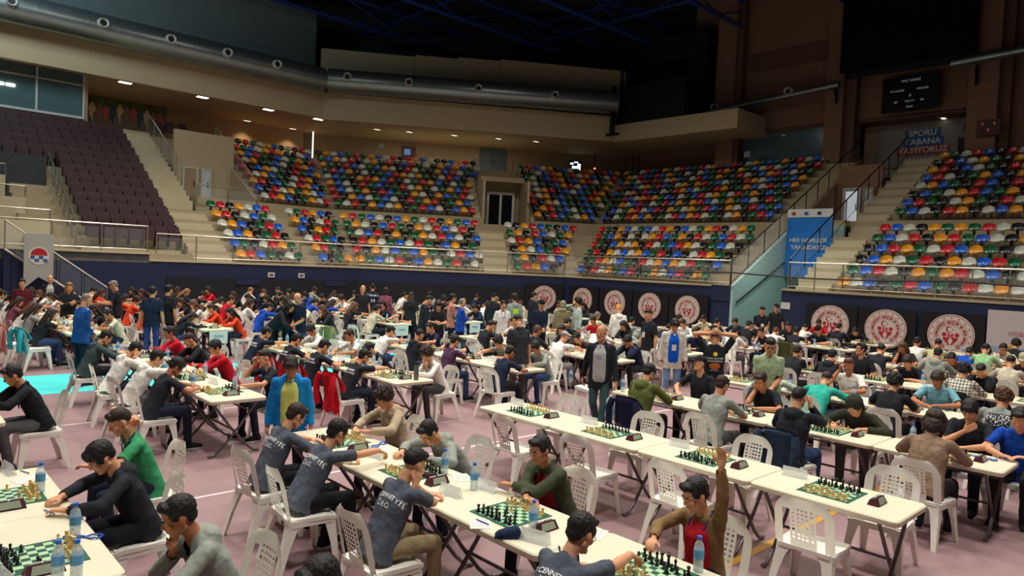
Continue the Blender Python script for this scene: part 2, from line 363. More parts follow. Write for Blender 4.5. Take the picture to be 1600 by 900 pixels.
# soffits and fascia of the gallery
wallbox('ceiling_gallery_left', SL, 9.0, 18.5, 9.5, 17.3, 11.9, 12.2, M_wallo, 0, KL)
wallbox('ceiling_gallery_far_left', SL, -14, 9.0, 9.5, 17.3, 11.9, 12.2, M_wallo)
wallbox('ceiling_gallery_centre', SCn, 0, LC, 9.5, 17.4, 11.9, 12.2, M_wallc, SCn.k0, KR)
wallbox('ceiling_gallery_right', SR, 0, 4.2, 9.5, 15, 11.7, 12.0, M_wallc, SR.k0, 0)
wallbox('wall_fascia_left', SL, -14, 18.5, 9.3, 9.6, 11.75, 13.5, M_wallc, 0, KL)
wallbox('wall_fascia_centre', SCn, 0, LC, 9.3, 9.6, 11.7, 13.4, M_wallc, SCn.k0, KR)
wallbox('wall_fascia_right', SR, 0, 4.25, 9.3, 9.6, 11.65, 12.8, M_wallc, SR.k0, 0)
wallbox('wall_fascia_right_end', SR, 3.95, 4.25, 9.6, 12.6, 11.65, 12.8, M_wallc)
# upper strip of wall above the duct
for i in range(4):
    wallbox('wall_panel_%d' % (i+1), SCn, i*LC/4+.01, (i+1)*LC/4-.01, 10.5, 10.7, 13.0, 16.5+.12*i, M_wallc, SCn.k0 if i == 0 else 0, 0 if i < 3 else KR)
wallbox('wall_panel_5', SCn, LC+5.7, LC+5.75, 10.5, 13.5, 12.5, 16.9, M_wallc)
wallbox('wall_behind_duct', SL, -14, 18.5, 12.5, 12.8, 12.2, 19.5, mat('upper_wall_haze_tone', rgb(112, 126, 126), .8, noise=.12, nscale=.3), 0, KL)  # grey-green tone lifted to stand in for the hazy, lit roof
# tall brown wall on the right, its piers and openings
def rw(name, t0, t1, o, z0, z1, m, th=.4): return wallbox(name, SR, t0, t1, o, o+th, z0, z1, m)
rw('wall_tall_1', -8, .8, 15.4, 12.2, 22, M_roof)
rw('wall_tall_2', -1.5, .9, 13.2, 12.2, 22, M_wallb)
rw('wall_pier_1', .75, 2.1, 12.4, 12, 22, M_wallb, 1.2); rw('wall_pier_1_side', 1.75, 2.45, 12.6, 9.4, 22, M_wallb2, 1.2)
rw('wall_tall_3', 2.1, 8.2, 13.2, 12.1, 22, M_wallb); rw('wall_stripe', 2.3, 8.1, 13.12, 15.9, 17.0, M_wallb2, .1)
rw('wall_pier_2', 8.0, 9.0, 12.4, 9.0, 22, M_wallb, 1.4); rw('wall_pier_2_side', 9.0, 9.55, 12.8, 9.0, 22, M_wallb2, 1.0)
rw('wall_tall_4', 9.5, 15.3, 13.4, 12.1, 22, M_wallb)
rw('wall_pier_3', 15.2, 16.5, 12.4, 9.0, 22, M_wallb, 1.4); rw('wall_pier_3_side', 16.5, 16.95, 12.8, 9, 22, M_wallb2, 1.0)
rw('wall_tall_5', 16.9, 32, 13.4, 8.8, 22, M_wallb)
rw('wall_recess_1', 2.0, 8.2, 15.6, 9.0, 12.3, M_teal); rw('wall_recess_2', 9.4, 15.3, 14.8, 9.0, 12.3, M_wall)
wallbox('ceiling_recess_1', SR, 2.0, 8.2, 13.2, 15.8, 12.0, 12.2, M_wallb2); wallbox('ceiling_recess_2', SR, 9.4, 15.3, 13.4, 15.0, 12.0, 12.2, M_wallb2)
wallbox('window_1', SR, 2.3, 8.0, 13.3, 13.33, 9.4, 12.0, M_glasst)
# roof with trusses
mb = MB(); mb.prism([tuple(W(-52, -22)[:2]), tuple(W(12, -22)[:2]), tuple(W(12, 46)[:2]), tuple(W(-52, 46)[:2])], 19.9, 20.2); struct('ceiling', mb, M_roof)
mb = MB(); slab(mb, SL, -16, 26, 17.5, 17.9, 8, 22, 0, KL); slab(mb, SCn, 0, LC, 17.5, 17.9, 9, 22, SCn.k0, KR); struct('wall_dark_gap_fill', mb, M_roof)  # added dark wall standing in for the unlit open gap below the roof
mb = MB(); slab(mb, SR, -9, 32, 16.2, 16.6, 8, 22); struct('wall_back_right', mb, M_roof)
def truss(label, p, q, h=1.5, r=.13, n=12):
    root = thing('roof_truss', label, 'truss'); p = V(p); q = V(q)
    for nm, dz in (('bottom_chord', 0), ('top_chord', h)):
        mb = MB(); mb.tube([p+V((0, 0, dz)), q+V((0, 0, dz))], r, 8); link(nm, mb.mesh(nm, M_blue_steel), root)
    for i in range(n):
        a, b = p.lerp(q, i/n), p.lerp(q, (i+1)/n); mb = MB(); mb.tube([a+V((0, 0, 0 if i % 2 else h)), b+V((0, 0, h if i % 2 else 0))], r*.45, 6); link('brace', mb.mesh('brace', M_blue_steel), root)
for i, a in enumerate((-46, -40, -34, -28, -22, -16, -10, -4)):
    truss('blue steel roof truss, %s from the back of the dark roof' % nth(i+1), W(a, -14, 17.2), W(a, 40, 17.2))
for i, b in enumerate((8, 17, 26, 35)):
    truss('blue cross truss under the dark roof, %s counted from the left stand' % nth(i+1), W(-46, b, 18.2), W(2, b, 18.2), h=1.2, r=.1)
for i, (a, b) in enumerate(LAMPS[:]):
    root = thing('floodlight_fixture', '', 'lamp'); root['label'] = 'black floodlight housing hanging under the roof trusses above the tables'; root['group'] = 'roof floodlights'; root.location = W(a, b, 15.63)
    mb = MB(); mb.box((0, 0, .12), (1.7, 1.7, .2), HA); link('housing', mb.mesh('housing', M_dark, False), root)
    mb = MB(); mb.tube([(0, 0, .2), (0, 0, 1.6)], .03, 6); link('hanger', mb.mesh('hanger', M_dark), root)

# ------------------------------------------------------------------ ducts
def duct(label, pts, r, seams=True):
    root = thing('air_duct', label, 'duct'); mb = MB(); pts = [V(p) for p in pts]; mb.tube(pts, r, 28); link('duct_shell', mb.mesh('duct_shell', M_steel), root)
    if seams:
        for i in range(len(pts)-1):
            a, b = pts[i], pts[i+1]; L = (b-a).length; n = max(1, int(L/1.9)); d = (b-a)/L
            for j in range(1, n):
                c = a.lerp(b, j/n); mb = MB(); mb.tube([c-d*.04, c+d*.04], r+.025, 28); link('flange', mb.mesh('flange', M_steel), root)
    return root
dl = duct('long galvanised air duct above the left gallery', [P(SL, -14, 8.6, 13.95), P(SL, 18.5+.305*8.6-.3, 8.6, 13.95)], .68)
dc = duct('galvanised air duct across the centre above the gallery', [P(SCn, -.288*8.6+.1, 8.6, 14.0), P(SCn, LC+4.6, 8.6, 14.15)], .68)
def nozzle(p, d, parent=None):
    root = thing('air_nozzle', '', 'nozzle'); root['label'] = 'round jet nozzle on the side of the galvanised duct'; root['group'] = 'jet nozzles on the ducts'
    d = V(d); mb = MB(); mb.tube([p, p+d*.22], [.25, .20], 16, cap=False); mb.tube([p+d*.22, p+d*.10], [.20, .13], 16, cap=False); link('nozzle_ring', mb.mesh('nozzle_ring', M_frame), root)
    mb = MB(); mb.tube([p+d*.09, p+d*.13], .13, 16); link('nozzle_core', mb.mesh('nozzle_core', M_dark), root)
for t in (4.6, 8.4, 11.6, 14.6, 17.5): nozzle(P(SL, t, 7.88, 14.05), AX)
for t in (-1.2, 2.4, 6.6, 11.4): nozzle(P(SCn, t, 7.88, 14.15), -SCn.n)
# black plant box at the corner, ducts on the right wall
bb = thing('plant_box', 'large black ventilation box in the upper right corner of the gallery', 'ventilation box')
mb = MB(); slab(mb, SR, -4.9, .3, 9.65, 11.4, 12.85, 15.4); link('casing', mb.mesh('casing', M_dark, False), bb)
mb = MB(); slab(mb, SR, -4.6, -4.4, 8.3, 8.6, 11.9, 15.2); slab(mb, SR, -4.9, -3.9, 8.3, 8.5, 11.9, 12.05); link('bracket', mb.mesh('bracket', M_dark, False), bb)
vd = thing('vertical_duct', 'black square duct with an elbow rising beside the tall brown wall', 'duct')
mb = MB(); slab(mb, SR, -1.1, .35, 11.8, 12.8, 12.8, 17.8); link('riser', mb.mesh('riser', M_dark, False), vd)
mb = MB(); slab(mb, SR, -4.6, .35, 11.7, 12.9, 17.2, 19.0); link('elbow', mb.mesh('elbow', M_dark, False), vd)
dr = duct('thin galvanised air pipe along the tall brown wall', [P(SR, -.3, 12.0, 13.4), P(SR, 8.9, 12.0, 14.0)], .17)
nozzle(P(SR, 1.1, 11.9, 13.7), -BX); nozzle(P(SR, 6.0, 11.9, 14.0), -BX)
duct('short galvanised air pipe at the right edge beside the big screen', [P(SR, 14.5, 12.0, 14.2), P(SR, 24, 12.0, 14.6)], .2)
for t, nm in ((1.9, 'left'), (8.7, 'middle'), (15.6, 'right')):
    rt = thing('pipe_bracket', 'black steel bracket under the thin air pipe, %s one' % nm, 'bracket', group='pipe brackets'); mb = MB(); mb.tube([P(SR, t, 12.35, 13.2), P(SR, t, 11.8, 13.75)], .04, 6); mb.box(P(SR, t, 12.2, 13.5), (.1, .1, .9)); link('arm', mb.mesh('arm', M_dark), rt)
# ladder
ld = thing('wall_ladder', 'dark caged service ladder between centre and right walls', 'ladder')
for dx in (-.28, .28):
    mb = MB(); mb.tube([P(SR, -7.1+dx, 14.6, 9.2), P(SR, -7.1+dx, 14.6, 12.2)], .05, 6); link('rail', mb.mesh('rail', M_dark), ld)
for j in range(9):
    mb = MB(); mb.tube([P(SR, -7.4, 14.6, 9.4+.32*j), P(SR, -6.8, 14.6, 9.4+.32*j)], .03, 5); link('rung', mb.mesh('rung', M_dark), ld)
mb = MB(); mb.box(P(SR, -7.1, 14.5, 12.0), (.9, .5, .5), HA); link('top_box', mb.mesh('top_box', M_dark), ld)
ld2 = thing('wall_ladder', 'dark service ladder rising behind the black ventilation box', 'ladder')
for dx in (-.25, .25):
    mb = MB(); mb.tube([P(SR, -3.6+dx, 13.4, 15.2), P(SR, -3.6+dx, 13.4, 18.6)], .05, 6); link('rail', mb.mesh('rail', M_leg), ld2)
for j in range(10):
    mb = MB(); mb.tube([P(SR, -3.85, 13.4, 15.4+.32*j), P(SR, -3.35, 13.4, 15.4+.32*j)], .03, 5); link('rung', mb.mesh('rung', M_leg), ld2)
# gallery downlights
M_lamp = mat('lamp_glow', (1, .95, .85), .5, emit=(1, .9, .72, 9))
M_lampd = mat('lamp_glow_dim', (1, .95, .85), .5, emit=(1, .9, .72, 1.1))
_dn = [0]
def downlight(p, power=0, tgt=None, color=(1, .72, .42), dim=0):
    root = thing('downlight', '', 'lamp'); _dn[0] += 1; root['label'] = 'small square recessed lamp in the gallery ceiling, %s from the left' % nth(_dn[0]); root['group'] = 'gallery downlights'
    root.location = p; root.rotation_euler = (0, 0, HB); mb = MB(); mb.box((0, 0, 0), (.55*(.7 if dim else 1), .3*(.6 if dim else 1), .02)); link('diffuser', mb.mesh('diffuser', M_lampd if dim else M_lamp, False), root)
    mb = MB(); mb.box((0, 0, .012), (.66, .4, .02)); link('frame', mb.mesh('frame', M_frame, False), root)
    if power:
        l = bpy.data.lights.new('gallery_spot', 'SPOT'); l.energy = power; l.color = color; l.spot_size = rad(100); l.spot_blend = .8; l.shadow_soft_size = .1
        o = bpy.data.objects.new('gallery_spot', l); COL.objects.link(o); o.location = V(p)-V((0, 0, .08))
for t, o_, e_ in ((10.1, 10.4, 0), (14.2, 10.4, 0), (18.2, 10.4, 0), (18.9, 15.3, 150), (21.6, 10.4, 0), (22.2, 15.3, 150)): downlight(P(SL, t, o_, 11.86), e_, dim=1 if e_ else 0)
for t in (.5, 2.6, 5.6, 8.6, 11.2): downlight(P(SCn, t, 12.5, 11.86), dim=1)
for i, (x, y) in enumerate([(13.6, 14.4)]): downlight(P(SR, x, y, 11.96), dim=1)
for x in (3.5, 4.6): downlight(P(SR, x, 14.4, 11.96), dim=1)
l = bpy.data.lights.new('gallery_fill_light', 'AREA'); l.energy = 95; l.shape = 'RECTANGLE'; l.size = 9; l.size_y = .5; l.color = (1, .9, .76)  # added area lamps without fittings, brightening the gallery back walls
o = bpy.data.objects.new('gallery_fill_light', l); COL.objects.link(o); o.location = P(SCn, 5, 13.5, 11.8); o.rotation_euler = (0, 0, rad(8.5))
l = l.copy(); l.energy = 26; o = bpy.data.objects.new('gallery_fill_light', l); COL.objects.link(o); o.location = P(SL, 9, 13, 11.8); o.rotation_euler = (0, 0, HB)

# ------------------------------------------------------------------ doors and small things on the walls
def door(n, S, t0, t1, o, z0, z1, leafm, framem, leaves=2, label=None, glass=None):
    nm = 'door_%d' % n
    mb = MB(); w_ = .08
    slab(mb, S, t0, t0+w_, o-.08, o+.02, z0, z1); slab(mb, S, t1-w_, t1, o-.08, o+.02, z0, z1); slab(mb, S, t0+w_, t1-w_, o-.08, o+.02, z1-w_, z1)
    root = struct(nm, mb, framem, label=label)
    for i in range(leaves):
        a = t0+w_+(t1-t0-2*w_)*i/leaves; b = t0+w_+(t1-t0-2*w_)*(i+1)/leaves
        mb = MB()
        if glass:
            for q in ((a, a+.07, z0, z1-w_), (b-.07, b, z0, z1-w_), (a+.07, b-.07, z0, z0+.14), (a+.07, b-.07, z1-w_-.1, z1-w_)): slab(mb, S, q[0], q[1], o-.05, o, q[2], q[3])
            lf = link('door_leaf', mb.mesh('door_leaf', leafm, False), root); mb = MB(); slab(mb, S, a+.07, b-.07, o-.03, o-.02, z0+.14, z1-w_-.1); link('glass_pane', mb.mesh('glass_pane', glass, False), lf)
        else:
            slab(mb, S, a+.01, b-.01, o-.05, o, z0, z1-w_-.01); lf = link('door_leaf', mb.mesh('door_leaf', leafm, False), root)
        mb = MB(); mb.tube([P(S, b-.12 if i == 0 else a+.12, o-.1, (z0+z1)/2-.15), P(S, b-.12 if i == 0 else a+.12, o-.1, (z0+z1)/2+.15)], .02, 6); link('door_handle', mb.mesh('door_handle', M_dark), lf)
    return root
M_dglass = mat('dark_door_glass', rgb(20, 24, 28), .1, spec=.6)
# centre vomitory: side walls, lintel, glazed white door
wallbox('wall_door_box', SCn, 7.0, 9.6, 8.6, 9.1, 5.4, 8.5, M_stone)
wallbox('wall_door_side_1', SCn, 6.9, 7.05, 5.6, 9.1, 5.4, 8.2, M_stone); wallbox('wall_door_side_2', SCn, 9.55, 9.7, 5.6, 9.1, 5.4, 8.2, M_stone)
wallbox('ceiling_door_box', SCn, 6.95, 9.65, 7.4, 9.4, 8.25, 8.55, M_wall)
door(1, SCn, 7.5, 9.25, 8.5, 5.42, 7.7, M_white, M_white, 2, glass=M_dglass)
door(2, SCn, 7.85, 9.8, 16.95, 9.6, 12.0, M_door, M_door, 2)
door(3, SCn, 4.1, 4.9, 16.95, 9.6, 11.0, M_wall, M_wallc, 1); door(4, SCn, 13.3, 14.1, 16.95, 9.6, 11.0, M_wall, M_wallc, 1)
def flank(mb, t0, t1, prof, zb, S=SR):
    for (o0, z0), (o1, z1) in zip(prof, prof[1:]):
        p = [P(S, t0, o0, zb), P(S, t1, o0, zb), P(S, t1, o1, zb), P(S, t0, o1, zb)]; mb.hexa(p+[P(S, t0, o0, z0), P(S, t1, o0, z0), P(S, t1, o1, z1), P(S, t0, o1, z1)])
# left vomitory
wallbox('wall_left_box', SL, 12.3, 15.6, 9.0, 9.3, 5.77, 9.6, M_wallc); flank(MBX := MB(), 15.45, 15.6, [(5.4, 5.9), (12.4, 9.6)], 5.0, SL); struct('wall_left_box_side', MBX, M_wall)
door(5, SL, 12.75, 13.55, 8.95, 5.8, 7.6, M_wallo, M_frame, 1); door(6, SL, 13.75, 14.3, 8.95, 5.8, 7.6, mat('pale_notice_panel', rgb(205, 212, 215), .5), M_frame, 1)
# gap on the right: floor corridor, teal flank, upper end wall and bright door
mb = MB(); flank(mb, 10.3, 10.42, [(-.98, 2.55), (4.6, 5.6)], 0); struct('wall_gap_lower', mb, M_teal)
mb = MB(); flank(mb, 10.3, 10.42, [(4.6, 5.6), (12, 9.7)], 3.5); struct('wall_gap_upper', mb, M_wallb)
mb = MB(); slab(mb, SR, 9.4, 10.3, -1.05, -.98, 1.8, 2.55); struct('wall_gap_head', mb, M_navy)
wallbox('wall_gap_end', SR, 10.42, 12.6, 9.0, 9.2, 5.6, 8.9, M_wallb)
wallbox('floor_gap_landing', SR, 10.42, 12.6, 4.9, 9.0, 5.5, 5.77, M_stone)
wallbox('wall_gap_back', SR, 10.42, 12.6, 4.7, 4.9, 0, 5.5, M_teal)
wallbox('wall_gap_right', SR, 12.5, 12.6, -.7, 4.8, 0, 2.5, M_teal)
M_day = mat('daylit_glass', rgb(215, 222, 226), .3, emit=(.85, .9, 1, .35))
door(7, SR, 10.75, 11.65, 8.95, 5.8, 7.75, M_frame, M_frame, 1, glass=M_day)
door(8, SR, 11.75, 12.3, 8.95, 5.8, 7.75, M_frame, M_wall, 1)
mb = MB(); slab(mb, SR, 10.45, 12.4, 2.5, 2.6, .0, 1.0)
link('low_cupboard', mb.mesh('low_cupboard', mat('brown_cupboard', rgb(120, 92, 60), .6), False), label='low brown wooden panel at the foot of the teal wall', cat='panel')
hr = MB(); hr.tube([P(SR, 10.5, -.8, 1.75), P(SR, 10.5, 3.4, 3.7)], .03, 6); link('grab_rail', hr.mesh('grab_rail', M_dark), label='thin dark sloping handrail fixed on the teal wall', cat='handrail')
# flat framed pictures, signs, screens
def panel(name, label, cat, S, t0, t1, o, z0, z1, m, th=.05):
    mb = MB(); slab(mb, S, t0, t1, o-th, o, z0, z1); return link(name, mb.mesh(name, m, False), label=label, cat=cat)
def put_text(parent, s, S, t, o, z, size, m, bold=.0, depth=.01):
    me = text_mesh(s, size, m, depth, bold=bold); return link('lettering', me, parent, M=frame_mat(P(S, t, o, z), S.d, (0, 0, 1)))
M_red = mat('print_red', rgb(178, 34, 48), .5); M_pblue = mat('print_blue', rgb(40, 92, 165), .5); M_ink = mat('print_ink', rgb(30, 30, 38), .6)
M_led = mat('led_text', (.3, .3, .3), .5, emit=(.8, .85, .9, .12)); M_ledr = mat('led_text_red', (.3, .1, .05), .5, emit=(.9, .35, .2, .15))
M_grey = mat('grey_picture', rgb(150, 146, 140), .6, noise=.08)
sc = panel('led_screen', 'huge black switched-off video screen high on the brown wall', 'screen', SR, 8.95, 15.6, 12.15, 14.6, 19.2, M_screen, .3)
sc_f = MB(); slab(sc_f, SR, 9.2, 15.2, 12.2, 12.35, 14.3, 14.6); link('support_frame', sc_f.mesh('support_frame', M_dark, False), sc)
sb = panel('scoreboard', 'black scoreboard with faint lit lettering under the big screen', 'scoreboard', SR, 10.98, 13.85, 12.9, 12.25, 14.1, M_screen, .15)
for s, t, z, sz in (('MAÇ SÜRESİ', 12.4, 13.85, .16), ('EV SAHİBİ', 11.75, 13.35, .14), ('MİSAFİR', 13.0, 13.35, .14), ('0', 12.4, 13.05, .2), ('00', 11.7, 12.75, .16), ('PERİYOT', 12.4, 12.75, .11), ('00', 13.0, 12.75, .16), ('00:00', 12.4, 12.45, .14)):
    put_text(sb, s, SR, t, 12.73, z, sz, M_led)
rs = panel('red_scoreboard', 'small dark red scoreboard on the right pier', 'scoreboard', SR, 15.75, 16.75, 12.3, 10.45, 11.2, mat('dark_red_case', rgb(78, 18, 28), .5), .15)
for t, z in ((16.0, 11.0), (16.5, 11.0), (16.25, 10.7)): put_text(rs, '0', SR, t, 12.14, z, .2, M_ledr)
bn = panel('wall_poster', 'grey wall poster with the slogan SPORU TABANA YAYIYORUZ and a man in a suit', 'poster', SR, 10.2, 15.25, 14.7, 9.5, 11.9, M_grey, .04)
for s, m_, t0, t1, z in (('SPORU', M_pblue, 11.25, 13.05, 11.32), ('TABANA', M_pblue, 11.15, 13.2, 10.85), ('YAYIYORUZ', M_red, 10.85, 13.55, 10.38)):
    mb = MB(); slab(mb, SR, t0+.4, t1+.4, 14.63, 14.66, z-.23, z+.23); pl = link('slogan_bar', mb.mesh('slogan_bar', m_, False), bn)
    put_text(pl, s, SR, (t0+t1)/2+.4, 14.62, z, .42, M_white, .012)
mb = MB(); mb.ell(P(SR, 14.7, 14.64, 11.35), (.22, .05, .3)); link('printed_face', mb.mesh('printed_face', mat('print_skin', rgb(140, 104, 84), .7)), bn)
mb = MB(); slab(mb, SR, 14.3, 15.2, 14.62, 14.66, 9.5, 10.9); link('printed_suit', mb.mesh('printed_suit', mat('print_suit', rgb(48, 52, 66), .7), False), bn)
b2 = panel('indoor_banner', 'dim blue banner behind the glass of the right gallery room', 'banner', SR, 4.4, 7.4, 15.5, 9.5, 11.3, mat('dim_blue_print', rgb(70, 104, 120), .6), .04)
put_text(b2, 'HER ZAMAN', SR, 5.9, 15.44, 10.8, .4, M_grey, .01); put_text(b2, 'YANINDAYIZ', SR, 5.9, 15.44, 10.3, .36, M_grey, .01)
# blue banner in the gap
bb_ = panel('hanging_banner', 'blue cloth banner with white top band reading HER HAMLEDE YANINDAYIZ', 'banner', SR, 10.45, 12.55, 3.6, 3.0, 6.2, mat('banner_blue', rgb(14, 112, 196), .7, noise=.12, nscale=1.2), .03)
mb = MB(); slab(mb, SR, 10.45, 12.55, 3.55, 3.565, 5.82, 6.2); tb = link('top_band', mb.mesh('top_band', M_frame, False), bb_)
for t, m_ in ((10.75, M_red), (11.35, M_pblue), (11.95, M_ink)):
    mb = MB(); mb.box(P(SR, t, 3.53, 6.0), (.16, .02, .12), HA); link('tiny_crest', mb.mesh('tiny_crest', m_, False), tb)
put_text(bb_, 'HER HAMLEDE', SR, 11.5, 3.54, 4.75, .25, M_frame, .004); put_text(bb_, 'YANINDAYIZ', SR, 11.5, 3.54, 4.42, .25, M_frame, .004)
# cyclists picture
cy = panel('cyclist_picture', 'wide wall picture of a peloton of racing cyclists above the maroon seats', 'picture', SL, 8.7, 13.9, 15.95, 10.15, 12.1-.2, mat('picture_road', rgb(120, 116, 104), .7, noise=.4, nscale=1.6), .05)
mb = MB(); slab(mb, SL, 8.7, 13.9, 15.88, 15.9, 11.35, 11.9); link('printed_trees', mb.mesh('printed_trees', mat('picture_trees', rgb(92, 100, 62), .8, noise=.6, nscale=3), False), cy)
rr = random.Random(4); cyc = [mat('print_%d' % i, c, .7) for i, c in enumerate((rgb(196, 96, 80), rgb(60, 84, 116), rgb(214, 190, 150), rgb(150, 110, 96)))]
for i in range(13):
    t = 8.95+i*.38; z = 10.35+rr.random()*.25; mb = MB(); m_ = cyc[i % 4]; o_ = 15.86-(i % 3)*.012
    mb.ell(P(SL, t, o_, z+.95), (.02, .09, .1), Matrix.Rotation(HA, 3, 'Z')); mb.ell(P(SL, t, o_, z+.66), (.02, .2, .24), Matrix.Rotation(HA, 3, 'Z')); mb.ell(P(SL, t, o_, z+.25), (.02, .05, .3), Matrix.Rotation(HA, 3, 'Z')); mb.ell(P(SL, t-.1, o_, z+.4), (.02, .05, .2), Matrix.Rotation(HA, 3, 'Z'))
    link('printed_cyclist', mb.mesh('printed_cyclist', m_), cy)
# glazed room at the top left
gr = thing('glazed_booth', 'long glazed booth with pale frames at the top left', 'booth')
mb = MB(); slab(mb, SL, -12, 8.4, 10.7, 14.5, 9.0, 9.6); slab(mb, SL, -12, 8.4, 10.7, 14.5, 12.25, 12.6); slab(mb, SL, 8.25, 8.4, 10.7, 14.5, 9.6, 12.3); link('shell', mb.mesh('shell', M_wallo, False), gr)
for (t0, t1, z0, z1) in [(-12, 8.25, 9.6, 9.72), (-12, 8.25, 12.15, 12.25), (-12, 8.25, 11.3, 11.38)]+[(x, x+.09, 9.7, 12.2) for x in (8.15, 6.05, 4.0, 1.9, -.2)]:
    mb = MB(); slab(mb, SL, t0, t1, 10.6, 10.7, z0, z1); link('window_bar', mb.mesh('window_bar', M_frame, False), gr)
for i, x in enumerate((6.14, 4.09, 1.99, -.11)):
    for z0, z1 in ((9.72, 11.3), (11.38, 12.15)):
        mb = MB(); slab(mb, SL, x, x+2.0, 10.66, 10.68, z0, z1); link('window_pane', mb.mesh('window_pane', M_glasst, False), gr)
for t in (4.55, 5.0):
    rt = thing('booth_lamp', 'small bright lamp seen through the booth glass', 'lamp', group='booth lamps'); mb = MB(); mb.box(P(SL, t, 10.63, 10.75), (.34, .03, .12), HB); link('tube', mb.mesh('tube', M_lamp, False), rt)
wallbox('wall_booth_back', SL, -12, 8.25, 14.3, 14.5, 9.6, 12.3, mat('booth_back', rgb(70, 84, 86), .7))
# thin lit strip at the corner of left and centre walls
mb = MB(); mb.tube([P(SCn, -3.9, 15.5, 9.8), P(SCn, -3.9, 15.5, 11.9)], .05, 8); link('vertical_tube_lamp', mb.mesh('vertical_tube_lamp', mat('tube_glow', (1, 1, 1), .5, emit=(.95, .95, .9, 1.2))), label='thin vertical white tube at the corner of the warm-lit wall', cat='lamp')
# wall screens and signs in the centre
tv = panel('wall_display', 'small dark red wall display with a blue picture, left of the centre doors', 'display', SCn, 2.2, 3.15, 16.9, 10.75, 11.5, mat('display_red', rgb(96, 26, 34), .4), .08)
mb = MB(); slab(mb, SCn, 2.35, 2.8, 16.8, 16.82, 10.9, 11.35); link('picture', mb.mesh('picture', mat('display_blue', rgb(60, 110, 170), .4, emit=(.2, .4, .8, .3)), False), tv)
tv2 = panel('wall_display', 'bright wall display right of the centre doors', 'display', SCn, 14.6, 15.6, 16.9, 10.6, 11.4, M_dark, .08)
for (t0, t1, z0, z1) in ((14.7, 14.95, 11.05, 11.2), (14.85, 15.25, 10.75, 10.95), (15.25, 15.5, 10.65, 11.15), (15.0, 15.3, 11.2, 11.3)):
    mb = MB(); slab(mb, SCn, t0, t1, 16.8, 16.82, z0, z1); link('lit_patch', mb.mesh('lit_patch', mat('display_white', (.8, .9, 1), .4, emit=(.8, .9, 1, 1.4)), False), tv2)
ex = panel('exit_sign', 'small green exit sign above the centre double doors', 'sign', SCn, 8.55, 9.1, 16.9, 12.0, 12.2-.02, mat('sign_green', rgb(30, 110, 70), .5, emit=(.1, .5, .3, .3)), .05)
for S, t, o, z, lb in ((SCn, .5, 16.9, 11.3, 'small pale blue notice on the cream wall at centre left'), (SR, 3.1+.0, 12.35, 10.4, 'small white square sign on the brown pier')):
    panel('wall_notice', lb, 'sign', S, t, t+.4, o, z, z+.35, mat('notice_pale', rgb(190, 200, 205), .5), .04)
for i, (t, nm) in enumerate(((13.4, 'left'), (14.9, 'right'))):
    pn = panel('wall_notice', 'small white paper notice on the navy podium, %s of the pair' % nm, 'sign', SL, t, t+.32, -1.02, 1.85, 2.1, M_frame, .02); mb = MB(); slab(mb, SL, t+.07, t+.25, -1.05, -1.045, 1.92, 2.03); link('print', mb.mesh('print', M_leg, False), pn)
pn = panel('wall_notice', 'white paper notice at the navy wall corner beside the teal gap', 'sign', SR, 12.62, 13.0, -1.02, 1.65, 1.95, M_frame, .02)
for S, t, nm in ((SL, 11.9, 'first'), (SL, 16.3, 'second')):
    mb = MB(); slab(mb, S, t, t+1.1, -1.1, -1.07, 1.45, 1.72); link('wall_vent', mb.mesh('wall_vent', M_navy, False), label='dark ventilation grille low on the navy podium, %s from the left' % nm, cat='vent')
# CCTV-like red beacon pole right
mb = MB(); mb.tube([P(SCn, 16.3, 15.8, 9.6), P(SCn, 16.3, 15.8, 12)], .09, 8); cp = link('thin_pole', mb.mesh('thin_pole', M_wallb2), label='slim dark pole with a tiny red light beside the bright display', cat='pole')
mb = MB(); mb.ell(P(SCn, 16.3, 15.65, 10.7), (.07, .07, .07)); link('red_light', mb.mesh('red_light', mat('red_light', (1, .1, .1), .5, emit=(1, .15, .1, 3))), cp)

